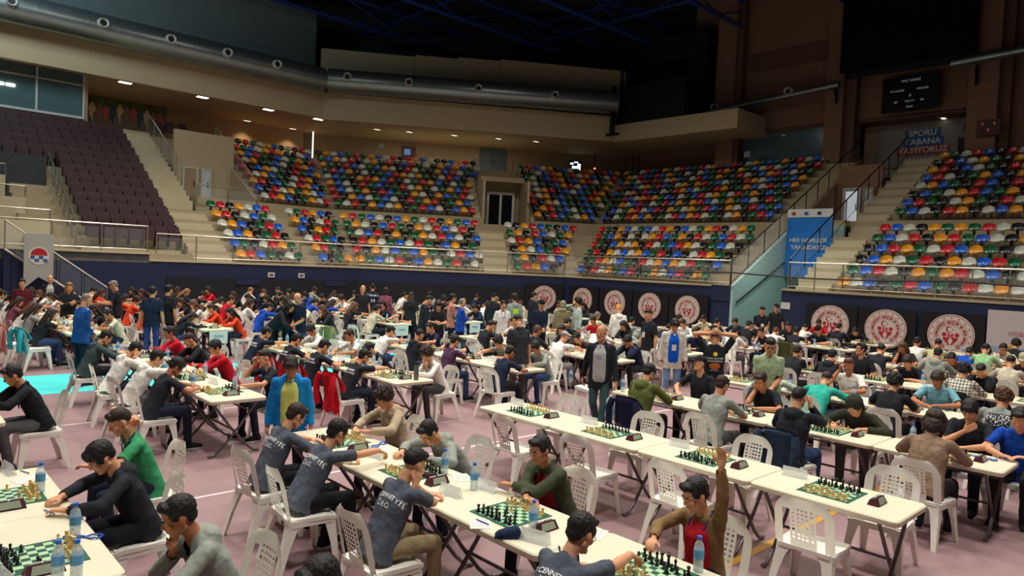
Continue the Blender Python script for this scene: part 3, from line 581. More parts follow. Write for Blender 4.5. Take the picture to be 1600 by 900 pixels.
# ------------------------------------------------------------------ emblem backdrops
def disc(mb, r, y, n=48, r0=0.):
    if r0:
        vs = [V((rr_*cos(2*pi*k/n), y, rr_*sin(2*pi*k/n))) for rr_ in (r0, r) for k in range(n)]
        mb.add(vs, [(k, (k+1) % n, n+(k+1) % n, n+k) for k in range(n)])
    else: mb.add([V((r*cos(2*pi*k/n), y, r*sin(2*pi*k/n))) for k in range(n)], [tuple(range(n))])
def star(mb, cx, cz, r, y, rot=0.):
    vs = [V((cx+(r if k % 2 == 0 else r*.42)*sin(pi*k/5+rot), y, cz+(r if k % 2 == 0 else r*.42)*cos(pi*k/5+rot))) for k in range(10)]
    mb.add(vs, [tuple(range(10))])
M_cream = mat('emblem_cream', rgb(214, 204, 190), .6)
EMB = []
def build_emblem():
    mb = MB(); mb.tube([V((0, -.02, 0)), V((0, .02, 0))], .5, 56); d0 = mb.mesh('disc', M_cream, True); EMB.append(('disc', d0))
    mb = MB(); disc(mb, .478, -.024, r0=.466); disc(mb, .365, -.024, r0=.357); disc(mb, .248, -.024, r0=.242)
    EMB.append(('ring', mb.mesh('ring', M_red, False)))
    mb = MB()
    for k in range(16): t = 2*pi*k/16; star(mb, .415*sin(t), .415*cos(t), .026, -.024, 0)
    EMB.append(('stars', mb.mesh('stars', M_red, False)))
    # circular lettering
    bm = bmesh.new()
    s = 'TÜRKİYE CUMHURİYETİ GENÇLİK VE SPOR BAKANLIĞI '
    for i, ch in enumerate(s):
        if ch == ' ': continue
        me = text_mesh(ch, .085, M_red, .002, bold=.002); t = -pi*.86+2*pi*.86*i/(len(s)-2)
        me.transform(Matrix.Translation((.302*sin(t), -.026, .302*cos(t))) @ Matrix.Rotation(t, 4, 'Y') @ Matrix.Rotation(pi/2, 4, 'X')); bm.from_mesh(me); bpy.data.meshes.remove(me)
    me = bpy.data.meshes.new('lettering'); bm.to_mesh(me); bm.free(); me.materials.append(M_red); EMB.append(('lettering', me))
    mb = MB()   # crescent and star
    n = 20; vs = []
    for k in range(n+1): t = rad(40)+rad(280)*k/n; vs.append(V((-.03+.075*cos(t), -.026, .135+.075*sin(t))))
    for k in range(n+1): t = rad(320)-rad(280)*k/n; vs.append(V((-.012+.06*cos(t), -.026, .135+.06*sin(t))))
    mb.add(vs, [(i, i+1, 2*n-i, 2*n+1-i) for i in range(n)]); star(mb, .045, .135, .026, -.026, .3); EMB.append(('crescent', mb.mesh('crescent', M_red, False)))
    mb = MB()   # two figures reaching in, forming a heart
    for sx in (-1, 1):
        mb.add([V((sx*.135+.05*cos(2*pi*k/16), -.026, .01+.05*sin(2*pi*k/16))) for k in range(16)], [tuple(range(16))])
        pts = [(.02, .04), (.055, .045), (.06, -.01), (.04, -.05), (.10, -.06), (.165, -.055), (.15, -.12), (.09, -.18), (.03, -.235), (.012, -.225), (.045, -.16), (.05, -.11), (.015, -.07), (.008, -.02)]
        mb.add([V((sx*x, -.026, z)) for x, z in pts], [tuple(range(len(pts)))])
    EMB.append(('figures', mb.mesh('figures', M_red, False)))
build_emblem()
def backdrop(S, t, D, label, wd=2.02, zc=1.22):
    root = thing('emblem_backdrop', label, 'backdrop'); mb = MB(); slab(mb, S, t-wd/2+.02, t+wd/2-.02, -1.16, -1.1, 0, 2.0); link('black_board', mb.mesh('black_board', M_dark, False), root)
    em = None
    for nm, me in EMB:
        M_ = frame_mat(P(S, t, -1.2, zc), S.d, S.n) @ Matrix.Scale(D*.92, 4)
        if em is None: em = link(nm, me, root, M=M_)
        else: link(nm, me, em)
for i, t in enumerate((2.09, 4.19, 6.27, 8.34)): backdrop(SR, t, 1.27, 'black board with white and red round emblem, %s from the left on the right-hand stand' % nth(i+1), 2.06)
backdrop(SCn, 9.45, 1.27, 'black board with white and red round emblem, leftmost of all, under the centre stand')
for i, t in enumerate((14.69, 16.69, 18.78)): backdrop(SR, t, 1.43, 'black board with round emblem right of the teal gap, %s from the gap' % nth(i+1), 2.0, 1.18)
sp = thing('sponsor_board', 'pale printed sponsor board at the right edge beside the emblems', 'board')
mb = MB(); slab(mb, SR, 19.85, 24, -1.35, -1.25, 0, 2.25); link('board_panel', mb.mesh('board_panel', mat('board_pale', rgb(196, 186, 184), .6, noise=.04), False), sp)
put_text(sp, 'MOBILE', SR, 20.75, -1.37, 1.45, .17, mat('print_pink', rgb(200, 140, 140), .6)); put_text(sp, 'TURKCELL', SR, 22.1, -1.37, 1.15, .2, M_ink)
mb = MB(); star(mb, 0, 0, .2, 0); link('blue_star', mb.mesh('blue_star', M_pblue, False), sp, M=frame_mat(P(SR, 21.9, -1.38, 1.5), AX, BX))
mb = MB(); slab(mb, SR, 19.85, 24, -1.365, -1.35, 0, .95); link('sea_print', mb.mesh('sea_print', mat('print_sea', rgb(150, 172, 186), .6, noise=.2, nscale=2), False), sp)
for t in (20.5, 21.5):
    mb = MB(); mb.ell(P(SR, t, -1.38, .95), (.22, .02, .08), Matrix.Rotation(HA, 3, 'Z')); mb.ell(P(SR, t+.1, -1.38, .8), (.05, .02, .2), Matrix.Rotation(HA, 3, 'Z')); link('printed_figure', mb.mesh('printed_figure', mat('print_orange', rgb(196, 150, 70), .6)), sp)
# pennant at the far left
pe = thing('pennant', 'long pale swallow-tailed pennant with a round red and blue chess crest', 'pennant')
p0 = P(SL, 3.55, -2.0, 0)
mb = MB(); fr = frame_mat(P(SL, 4.35, -2.0, 2.35), BX, AX)
pts = [(-.42, .95), (.42, .95), (.42, -.75), (0, -.5), (-.42, -.95+.05)]
mb.add([V((x, y_, z)) for y_ in (-.008, .008) for x, z in pts], [(4, 3, 2, 1, 0), (5, 6, 7, 8, 9)]+[(i, (i+1) % 5, (i+1) % 5+5, i+5) for i in range(5)])
link('cloth', mb.mesh('cloth', mat('pennant_grey', rgb(168, 168, 160), .8, noise=.06)), pe, M=frame_mat(P(SL, 4.3, -2.0, 2.3), BX, -AX))
cm = frame_mat(P(SL, 4.3, -1.97, 2.55), BX, -AX)
mb = MB(); mb.tube([V((0, -.03, 0)), V((0, -.045, 0))], .3, 28); cr = link('crest', mb.mesh('crest', M_cream), pe, M=cm)
mb = MB(); n = 16; mb.add([V((.24*cos(pi*k/n), -.05, .02+.24*sin(pi*k/n))) for k in range(n+1)], [tuple(range(n+1))]); link('red_half', mb.mesh('red_half', M_red, False), cr)
mb = MB()
for i in range(4):
    for j in range(2):
        if (i+j) % 2 == 0: mb.box((-.18+.12*i, -.05, -.05-.1*j), (.12, .004, .1))
link('blue_squares', mb.mesh('blue_squares', M_pblue, False), cr)
# hanging safety net rope over the gap
mb = MB(); pts = []
for k in range(60):
    u = k/59; a = -24+27*u; sag = .5*abs(sin(pi*u*3.2)); pts.append(W(a*.93, 25.2, 2.62-.22*sag+.12*u))
mb.tube(pts, .03, 5); nr = link('net_rope', mb.mesh('net_rope', M_dark), label='black rope edge of the thin safety net strung along the right stands', cat='rope')
mb = MB()
a0_, a1_ = -14.7, -12.4
for i in range(29): a = a0_+(a1_-a0_)*i/28; h_ = .25+2.1*i/28; mb.box(W(a, 25.3, 2.58+h_/2), (.010, .010, h_))
for j in range(20): z = 2.58+2.35*j/19; al = min(a1_-.1, a0_+(a1_-a0_)*max(0, (z-2.83)/2.1)); mb.box(W((al+a1_)/2, 25.3, z), (a1_-al, .010, .010), HA)
nt_ = link('safety_net', mb.mesh('safety_net', mat('net_cord', rgb(150, 154, 152), .8), False), label='fine pale safety net stretched across the gap beside the blue banner', cat='net'); nt_['kind'] = 'stuff'

# ------------------------------------------------------------------ stadium seats
def seat_mesh():
    mb = MB(); vs = []; nu, nv = 6, 7
    prof = [(-.21, .27), (-.02, .265), (.12, .275), (.18, .33), (.205, .42), (.218, .51), (.23, .575)]   # (depth, z): front lip .. top of back
    hw = [.205, .212, .212, .21, .205, .188, .135]
    for j, (y, z) in enumerate(prof):
        for i in range(nu):
            u = -1+2*i/(nu-1); up = (.05 if j < 3 else .0)*u*u; fw = (.07*u*u if j >= 3 else 0)
            vs.append(V((hw[j]*u, y-fw, z+up-(.03*u*u if j == 6 else 0))))
    n = len(vs); th = V((0, .012, -.018))
    fs = [(j*nu+i, j*nu+i+1, (j+1)*nu+i+1, (j+1)*nu+i) for j in range(len(prof)-1) for i in range(nu-1)]
    vs2 = vs+[v+th for v in vs]; f2 = fs+[tuple(k+n for k in f[::-1]) for f in fs]
    ring = [i for i in range(nu)]+[j*nu+nu-1 for j in range(1, len(prof))]+[(len(prof)-1)*nu+i for i in range(nu-2, -1, -1)]+[j*nu for j in range(len(prof)-2, 0, -1)]
    f2 += [(ring[k+1 if k+1 < len(ring) else 0], ring[k], ring[k]+n, ring[(k+1) % len(ring)]+n) for k in range(len(ring))]
    mb.add(vs2, f2); mb.box((0, .10, .19), (.08, .10, .14)); return mb
SEATMB = seat_mesh(); SEATME = {}
for c, m in SEATC.items(): SEATME[c] = SEATMB.mesh('stadium_seat', m)
SPECS = []     # (segment name, seg, row, t, colour)
rs_ = random.Random(11); cl = ['red', 'blue', 'yellow', 'white', 'black', 'green']
def fill(nm, S, k, t0, t1, pitch=.48):
    n = int((t1-t0)/pitch+.5); last = None; q = []
    for i in range(n):
        if not q: q = cl[:]; rs_.shuffle(q); 
        if q[0] == last: q = q[1:]+q[:1]
        last = q.pop(0); SPECS.append((nm, S, k, i+1, t0+pitch*(i+.5), last))
for k in range(1, 16):
    o = roff(k)
    if k <= 6:
        fill('left block', SL, k, 12.35, 15.75); fill('left block beside the corner', SL, k, 16.55, 18.45+.305*o); fill('centre block left of the door', SCn, k, .05-.288*o, 6.4); fill('centre block right of the door', SCn, k, 8.0, 10.5+.45*o)
        fill('right block', SR, k, .45-.50*o, 8.75)
    else:
        fill('upper left block', SL, k, 15.95, 18.3+.305*o); fill('upper centre block left of the door', SCn, k, -.288*o+.1, 6.5 if k < 13 else 7.2)
        fill('upper centre block right of the door', SCn, k, 10.05, 10.9+.52*o); fill('upper right block', SR, k, .2-.542*o, 8.4)
    if k <= 14: fill('far right block', SR, k, 14.35, 27)
vis = []
for s in SPECS:
    nm, S, k, i, t, c = s; p = P(S, t, roff(k)+.02, tread(k)); q = proj(p+V((0, 0, .5)))
    if q and -25 < q[0] < 1625 and -20 < q[1] < 920: vis.append((q[2], s, p))
vis.sort(key=lambda x: x[0])
ORDROW = {k: ('front' if k == 1 else nth(k)) for k in range(1, 16)}
def heading(S): return atan2(S.d.y, S.d.x)
for d_, (nm, S, k, i, t, c), p in vis[:298]:
    link('bucket_chair', SEATME[c], None, p, heading(S), '%s plastic seat, %s in the %s row of the %s' % (c, nth(i), ORDROW[k], nm), 'seat', 'coloured stadium seats')
mb = MB(); ml = list(SEATC)
for d_, (nm, S, k, i, t, c), p in vis[298:]:
    mb.cur = ml.index(c); R_ = Matrix.Rotation(heading(S), 3, 'Z'); mb.add([R_ @ V(v)+p for v in SEATMB.v], SEATMB.f)
o = link('stadium_seats', mb.mesh('stadium_seats', [SEATC[c] for c in ml]), label='rows of red, blue, yellow, white, green and black seats in the farther stands', cat='seats', group='coloured stadium seats'); o['kind'] = 'stuff'
# maroon folding seats
mb = MB(); mb.hexa([V(v) for v in ((-.24, .20, .42), (.24, .20, .42), (.24, .29, .42), (-.24, .29, .42), (-.235, .30, .98), (.235, .30, .98), (.235, .36, .96), (-.235, .36, .96))]); vb = mb.mesh('backrest', M_maroon, False)
mb = MB(); mb.hexa([V(v) for v in ((-.22, .02, .38), (.22, .02, .38), (.22, .12, .36), (-.22, .12, .36), (-.22, .08, .80), (.22, .08, .80), (.22, .18, .80), (-.22, .18, .80))]); vs_ = mb.mesh('folded_seat', M_maroon, False)
mb = MB(); mb.box((.262, .14, .38), (.035, .34, .5)); va = mb.mesh('armrest', M_maroond, False)
def vip(p, rz, label):
    r = thing('theatre_chair', label, 'seat', p, rz, 'maroon folding seats'); link('backrest', vb, r); link('folded_seat', vs_, r); link('armrest', va, r)
for k in range(1, 14):
    n = 7; t1 = 10.1; full = k >= 9
    for i in range(24 if full else n):
        t = t1-.27-.53*i; p = P(SL, t, .8+.8*(k-1)-.1, vz(k)); q = proj(p+V((0, 0, .7)))
        if q and -15 < q[0] < 1600: vip(p, heading(SL), 'maroon folding seat, %s from the stairs in the %s row' % (nth(i+1), ORDROW[k]))
for i in range(3):
    vip(P(SL, 12.6+.7*i, 12.9, 9.53), heading(SL), 'dark folding seat on the top landing under the cyclists, %s from the left' % nth(i+1))
# small boxes at far left steps
for i, (t0, t1, o, z) in enumerate(((-4, 5.3, 1.9, 3.9), (-4, 4.7, 3.7, 4.9), (-4, 4.2, 5.4, 5.9))):
    wallbox('wall_box_%d' % (i+1), SL, t0, t1, o, o+.15, z-1.5, z, M_stone2)
    railing('steel handrail on the %s pale box wall at the far left' % nth(i+1), [P(SL, t0, o+.08, z), P(SL, t1, o+.08, z)], h=.45, step=1.6, glass=False, mid=False)
wallbox('wall_box_4', SL, -12, 5.9, 6.5, 6.6, 5.6, 7.0, mat('dark_box_wall', rgb(52, 58, 60), .6))
# potted plant at the far left edge
pl = thing('potted_plant', 'leafy green plant at the far left edge behind the coats', 'plant', W(-17.0, 1.2))
mb = MB(); mb.lathe([(.14, 0), (.2, .3), (.19, .3)], 12); link('pot', mb.mesh('pot', M_leg), pl)
rr = random.Random(3)
for k in range(26):
    t = rr.random()*6.28; h = .35+rr.random()*.8; l_ = .12+rr.random()*.2; c = V((cos(t)*.12, sin(t)*.12, h)); d = V((cos(t), sin(t), .3))*l_; s = V((-sin(t), cos(t), 0))*.05
    mb = MB(); mb.add([c, c+d*.5+s, c+d, c+d*.5-s], [(0, 1, 2, 3)]); mb.add([c+V((0, 0, -.01)), c+d*.5+s+V((0, 0, -.02)), c+d+V((0, 0, -.01)), c+d*.5-s+V((0, 0, -.02))], [(3, 2, 1, 0)])
    link('leaf', mb.mesh('leaf', mat('leaf_green', rgb(50, 92, 40), .6, noise=.2)), pl)
# ------------------------------------------------------------------ furniture
def chair_meshes():
    # back: curved arch with side slots and a perforated centre panel
    us = [-1, -.82, -.70, -.44, -.36, -.27, -.185, -.095, -.045, .045, .095, .185, .27, .36, .44, .70, .82, 1]
    vs_ = [0, .05]+[.05+.0175*i for i in range(1, 19)]+[.385, .405, .42]
    def pt(u, v, k):
        wv =   .238*(1-.0*v) if v < .26 else .238*sqrt(max(0, 1-((v-.26)/.168)**2*.80))
        x = u*wv; y = -.205-.26*v+.05*(u*u)*(.4+v); return V((x, y-(.012 if k else 0), .445+v*.985))
    bm = bmesh.new(); grid = [[bm.verts.new(pt(u, v, 0)) for u in us] for v in vs_]
    for j in range(len(vs_)-1):
        vm = (vs_[j]+vs_[j+1])/2
        for i in range(len(us)-1):
            um = abs((us[i]+us[i+1])/2)
            if .45 < um < .70 and .02 < vm < .315: continue
            if um < .36 and .06 < vm < .345 and j % 2 == 0 and i in (4, 6, 8, 10, 12) and not(i in (4, 12) and vm > .33): continue
            bm.faces.new((grid[j][i], grid[j][i+1], grid[j+1][i+1], grid[j+1][i]))
    bmesh.ops.solidify(bm, geom=bm.faces[:], thickness=.014)
    back = bpy.data.meshes.new('backrest'); bm.to_mesh(back); bm.free(); back.materials.append(M_chair)
    back.polygons.foreach_set('use_smooth', [True]*len(back.polygons)); back.set_sharp_from_angle(angle=rad(50))
    mb = MB(); nx, ny = 6, 6; top = []; n = nx*ny
    for k, dz in ((0, 0), (1, -.03)):
        for j in range(ny):
            for i in range(nx):
                x = -1+2*i/(nx-1); y = -1+2*j/(ny-1); wx = .235*(1-.10*(y < 0)*abs(y)); 
                z = .445-.018*(1-x*x)*(1-y*y)-(.02 if j == ny-1 else 0)+dz
                top.append(V((x*wx*(1-.04*(abs(y) > .9)), y*.21, z)))
    fs = [(j*nx+i, j*nx+i+1, (j+1)*nx+i+1, (j+1)*nx+i) for j in range(ny-1) for i in range(nx-1)]
    fs += [tuple(v+n for v in f[::-1]) for f in fs]
    ring = list(range(nx))+[j*nx+nx-1 for j in range(1, ny)]+[(ny-1)*nx+i for i in range(nx-2, -1, -1)]+[j*nx for j in range(ny-2, 0, -1)]
    fs += [(ring[(k+1) % len(ring)], ring[k], ring[k]+n, ring[(k+1) % len(ring)]+n) for k in range(len(ring))]
    mb.add(top, fs)
    mb.box((0, .205, .405), (.36, .012, .055)); mb.box((-.222, 0, .405), (.012, .36, .055)); mb.box((.222, 0, .405), (.012, .36, .055))
    seat = mb.mesh('seat', M_chair)
    legs = []
    for sx in (-1, 1):
        for sy in (1, -1):
            mb = MB(); x0, y0 = sx*.22, sy*.195; x1, y1 = sx*.255, (.235 if sy > 0 else -.30)
            L = []
            for z, wd, f in ((.44, .14, 0), (.36, .085, .12), (.22, .062, .5), (0, .045, 1)):
                cx, cy = x0+(x1-x0)*f, y0+(y1-y0)*f
                L += [V((cx, cy, z)), V((cx-sx*wd, cy, z)), V((cx-sx*wd, cy-sy*.008, z)), V((cx-sx*.01, cy-sy*.012, z)), V((cx-sx*.01, cy-sy*wd, z)), V((cx, cy-sy*wd, z))]
            fs = [(r*6+i, r*6+(i+1) % 6, r*6+6+(i+1) % 6, r*6+6+i) for r in range(3) for i in range(6)]+[(0, 1, 2, 3, 4, 5), (23, 22, 21, 20, 19, 18)]
            if sx*sy > 0: fs = [f[::-1] for f in fs]
            mb.add(L, fs); legs.append(mb.mesh('leg', M_chair))
    return back, seat, legs
CB, CS, CL = chair_meshes()
ch0 = thing('plastic_chair', '', 'chair', (0, 0, -50), 0, 'white plastic chairs')
link('backrest', CB, ch0); link('seat', CS, ch0)
for l_ in CL: link('leg', l_, ch0)
_first = [True]
def chair(a, b, head, label):
    rz = head-pi/2
    if _first[0]:
        _first[0] = False; ch0.location = W(a, b); ch0.rotation_euler = (0, 0, rz); ch0['label'] = label; return ch0
    return dup(ch0, W(a, b), rz, label)
# folding table, local x along the row
TL, TW = 1.245, .72
def table_meshes():
    def rr(w, h, r, n=4):
        p = []
        for cx, cy, t0 in ((w/2-r, h/2-r, 0), (-w/2+r, h/2-r, 90), (-w/2+r, -h/2+r, 180), (w/2-r, -h/2+r, 270)):
            for k in range(n+1): t = rad(t0+90*k/n); p.append((cx+r*cos(t), cy+r*sin(t)))
        return p
    mb = MB(); lay = [(rr(TL-.01, TW-.01, .05), .69), (rr(TL, TW, .055), .698), (rr(TL, TW, .055), .73), (rr(TL-.02, TW-.02, .05), .74)]
    vs = [V((x, y, z)) for p, z in lay for x, y in p]; n = len(lay[0][0])
    fs = [(l*n+i, l*n+(i+1) % n, (l+1)*n+(i+1) % n, (l+1)*n+i) for l in range(3) for i in range(n)]+[tuple(range(n))[::-1], tuple(range(3*n, 4*n))]
    mb.add(vs, fs); top = mb.mesh('tabletop', M_table)
    legs = []
    for sx in (-1, 1):
        for sy in (-1, 1):
            x = sx*.48+sy*.02; mb = MB(); mb.tube([V((x, sy*.29, .69)), V((x, sy*.05, .36)), V((x, -sy*.14, .13)), V((x, -sy*.25, .03)), V((x, -sy*.29, .02))], .017, 8)
            mb.tube([V((x, -sy*.29, .02)), V((x, -sy*.33, .018))], .021, 8); legs.append(mb.mesh('leg', M_leg))
    bars = []
    mb = MB(); mb.tube([V((-.48, 0, .31)), V((.48, 0, .31))], .013, 6); bars.append(mb.mesh('crossbar', M_leg))
    mb = MB(); mb.tube([V((-.48, .18, .55)), V((.48, .18, .55))], .011, 6); bars.append(mb.mesh('crossbar', M_leg))
    return top, legs, bars
TT, TLG, TB = table_meshes()
tb0 = None
ROWN = {0: 'leftmost row', 1: 'second row from left', 2: 'third row from left', 3: 'fourth row from left', 4: 'fifth row from left', 5: 'sixth row from left', 6: 'seventh row from left', 7: 'eighth row from left'}
BLKN = {'F': 'front block', 'M': 'middle block', 'K': 'far block'}
def table(a, b, label):
    global tb0
    if tb0 is None:
        tb0 = thing('folding_table', label, 'table', W(a, b), HA, 'white folding tables'); link('tabletop', TT, tb0)
        for l_ in TLG: link('leg', l_, tb0)
        for l_ in TB: link('crossbar', l_, tb0)
        return tb0
    return dup(tb0, W(a, b), HA, label)
# chess set
mck = bpy.data.materials.new('chess_squares'); mck.use_nodes = True
_n = mck.node_tree; _c = _n.nodes.new('ShaderNodeTexChecker'); _c.inputs['Scale'].default_value = 1/.048; _c.inputs[1].default_value = (*rgb(176, 214, 170), 1); _c.inputs[2].default_value = (*rgb(18, 74, 56), 1)
_t = _n.nodes.new('ShaderNodeTexCoord'); _n.links.new(_t.outputs['Object'], _c.inputs[0]); _n.links.new(_c.outputs[0], _n.nodes['Principled BSDF'].inputs[0]); _n.nodes['Principled BSDF'].inputs['Roughness'].default_value = .45
M_bgreen = mat('board_green', rgb(20, 92, 66), .5); M_wood = mat('piece_light', rgb(226, 190, 120), .35, noise=.08, nscale=30, coat=.2); M_blk = mat('piece_dark', rgb(22, 22, 22), .35, coat=.2)
mb = MB(); mb.box((0, 0, .002), (.44, .44, .003)); BM = mb.mesh('chessboard', M_bgreen, False)
mb = MB(); mb.add([V((-.192, -.192, .0045)), V((.192, -.192, .0045)), V((.192, .192, .0045)), V((-.192, .192, .0045))], [(0, 1, 2, 3)]); BF = mb.mesh('playing_field', mck, False)
PROF = {'pawn': [(.014, 0), (.014, .005), (.008, .012), (.0055, .028), (.009, .031), (.0085, .042), (.004, .047)],
        'rook': [(.016, 0), (.016, .006), (.010, .014), (.008, .038), (.012, .042), (.012, .054)],
        'bishop': [(.016, 0), (.016, .006), (.009, .014), (.006, .042), (.011, .046), (.0085, .058), (.002, .068)],
        'queen': [(.018, 0), (.018, .007), (.010, .018), (.007, .055), (.013, .060), (.014, .076), (.004, .080)],
        'king': [(.018, 0), (.018, .007), (.010, .018), (.0075, .060), (.014, .065), (.013, .080), (.004, .084)],
        'knight': [(.016, 0), (.016, .006), (.011, .016), (.010, .022)]}
def piece_mb(k, n=10, mb=None, off=V((0, 0, 0)), fl=1):
    mb = mb or MB(); mb.lathe(PROF[k], n, off)
    if k == 'knight':
        mb.cap(off+V((0, -.002*fl, .02)), .009, off+V((0, .002*fl, .045)), .008, 6); mb.cap(off+V((0, 0, .048)), .008, off+V((0, .016*fl, .040)), .005, 6)
    if k == 'king': mb.box(off+V((0, 0, .090)), (.004, .004, .014)); mb.box(off+V((0, 0, .091)), (.011, .004, .004))
    return mb
PM = {(k, c): piece_mb(k, 10).mesh(k, M_wood if c == 'white' else M_blk) for k in PROF for c in ('white', 'black')}
BACKR = ['rook', 'knight', 'bishop', 'queen', 'king', 'bishop', 'knight', 'rook']
def setup(near_white, rs, moved):      # list of (kind, colour, file, rank); rank 0 on the -b side
    out = []
    for f in range(8):
        for side in (0, 1):
            c = 'white' if (side == 0) == near_white else 'black'
            r0, r1 = (0, 1) if side == 0 else (7, 6)
            out.append([BACKR[f], c, f, r0]); out.append(['pawn', c, f, r1])
    for _ in range(moved):
        p = rs.choice(out)
        if p[0] == 'pawn' and p[3] in (1, 6): p[3] += (1 if p[3] == 1 else -1)*rs.choice((1, 2))
        elif p[0] == 'knight' and p[3] in (0, 7): p[3] += (2 if p[3] == 0 else -2); p[2] += 1 if p[2] < 4 else -1
    seen = set(); res = []
    for p in out:
        if (p[2], p[3]) in seen: continue
        seen.add((p[2], p[3])); res.append(p)
    return res
def clock_meshes():
    mb = MB(); mb.hexa([V(v) for v in ((-.045, -.10, 0), (.05, -.10, 0), (.05, .10, 0), (-.045, .10, 0), (-.03, -.085, .045), (.02, -.085, .062), (.02, .085, .062), (-.03, .085, .045))])
    case = mb.mesh('case', mat('clock_maroon', rgb(78, 30, 44), .4), False)
    mb = MB(); mb.hexa([V(v) for v in ((.047, -.07, .012), (.05, -.07, .012), (.05, .07, .012), (.047, .07, .012), (.026, -.06, .056), (.03, -.06, .056), (.03, .06, .056), (.026, .06, .056))]); face = mb.mesh('display', mat('clock_lcd', rgb(150, 160, 140), .3), False)
    mb = MB(); mb.box((-.006, -.04, .058), (.02, .06, .01)); mb.box((-.006, .04, .058), (.02, .06, .01)); btn = mb.mesh('rocker_button', mat('clock_grey', rgb(170, 165, 165), .4), False)
    return case, face, btn
CKM = clock_meshes()
def clock(a, b, rz, label, z=.741):
    r = thing('chess_clock', label, 'clock', W(a, b, z), rz, 'chess clocks'); link('case', CKM[0], r); link('display', CKM[1], r); link('rocker_button', CKM[2], r); return r
def board(a, b, label, nearw, where, seed, moved=0, keep=None, rot=0.):
    bd = link('chessboard', BM, None, W(a, b, .7405), HA+rot, label, 'chessboard', 'green chessboards'); link('playing_field', BF, bd)
    rs = random.Random(seed); R_ = Matrix.Rotation(HA+rot, 3, 'Z')
    for k, c, f, r in setup(nearw, rs, moved):
        if keep and not keep(f, r): continue
        x, y = -.168+.048*f, -.168+.048*r; j = lambda: rs.uniform(-.006, .006)
        p = W(a, b, .745)+R_ @ V((x+j(), y+j(), 0))
        o = link(k, PM[k, c], None, p, HA+(0 if r < 4 else pi)+rs.uniform(-.3, .3), '%s chess %s on %s' % ({'white': 'pale wooden', 'black': 'black'}[c], k, where), 'chess piece', '%s %ss on %s' % (c, k, where)); o.name = 'chess_'+k
    return bd
# bottles, papers, pens, table cards
M_bot = mat('bottle_plastic', (.82, .92, .96), .08, alpha=.38, spec=.8); M_lab = mat('bottle_label_blue', rgb(92, 160, 214), .5, noise=.35, nscale=40); M_labl = mat('bottle_label_pale', rgb(150, 200, 225), .5, noise=.3, nscale=30)
M_capb = mat('bottle_cap_blue', rgb(20, 110, 215), .4); M_water = mat('bottle_water', (.70, .86, .92), .05, alpha=.35, spec=.6)
mb = MB(); mb.lathe([(.028, 0), (.032, .006), (.032, .05), (.030, .055), (.032, .06), (.032, .15), (.026, .175), (.012, .195), (.012, .205)], 14); BT = mb.mesh('bottle_body', M_bot)
mb = MB(); mb.lathe([(.0328, .085), (.0328, .14)], 14); BL = mb.mesh('label', M_lab); BL2 = mb.mesh('label', M_labl)
mb = MB(); mb.lathe([(.015, .202), (.015, .222)], 12); BC = mb.mesh('cap', M_capb)
mb = MB(); mb.lathe([(.028, .004), (.0295, .008), (.0295, .14)], 14); BW = mb.mesh('water', M_water)
def bottle(a, b, label, z=.741, pale=False, group='water bottles on the tables'):
    r = thing('water_bottle', label, 'bottle', W(a, b, z), 0, group); link('bottle_body', BT, r); link('label', BL2 if pale else BL, r); link('cap', BC, r); link('water', BW, r); return r
M_paper = mat('paper', rgb(232, 230, 222), .7); M_pen = mat('pen_blue', rgb(40, 70, 170), .4); M_acr = mat('clear_acrylic', (.9, .93, .92), .08, alpha=.35, spec=.7)
mb = MB(); mb.box((0, 0, .0012), (.15, .21, .0015)); SH = mb.mesh('score_sheet', M_paper, False)
mb = MB()
for i in range(9): mb.box((0, -.085+.02*i, .0025), (.12, .002, .0006))
SHL = mb.mesh('printed_lines', mat('faint_print', rgb(150, 152, 170), .7), False)
def sheet(a, b, rz, label, z=.741):
    o = link('score_sheet', SH, None, W(a, b, z), rz, label, 'paper', 'score sheets'); link('printed_lines', SHL, o); return o
mb = MB(); mb.tube([(0, -.065, .005), (0, .055, .005)], .0042, 6); PB = mb.mesh('pen', M_pen); mb = MB(); mb.tube([(0, .055, .005), (0, .075, .005)], [.004, .001], 6); PT = mb.mesh('tip', M_dark)
def pen(a, b, rz, label, z=.743):
    o = link('pen', PB, None, W(a, b, z), rz, label, 'pen', 'pens on the tables'); link('tip', PT, o); return o
mb = MB(); mb.hexa([V(v) for v in ((-.11, .03, 0), (.11, .03, 0), (.11, .032, 0), (-.11, .032, 0), (-.11, 0, .085), (.11, 0, .085), (.11, .002, .085), (-.11, .002, .085))]); mb.hexa([V(v) for v in ((-.11, -.032, 0), (.11, -.032, 0), (.11, -.03, 0), (-.11, -.03, 0), (-.11, -.002, .085), (.11, -.002, .085), (.11, 0, .085), (-.11, 0, .085))]); TC = mb.mesh('table_card', M_acr, False)
mb = MB(); mb.box((0, 0, .001), (.22, .066, .0015)); TCB = mb.mesh('base', M_acr, False)
def card(a, b, rz, label):
    o = link('table_card', TC, None, W(a, b, .741), rz, label, 'table card', 'clear table cards'); link('base', TCB, o); return o
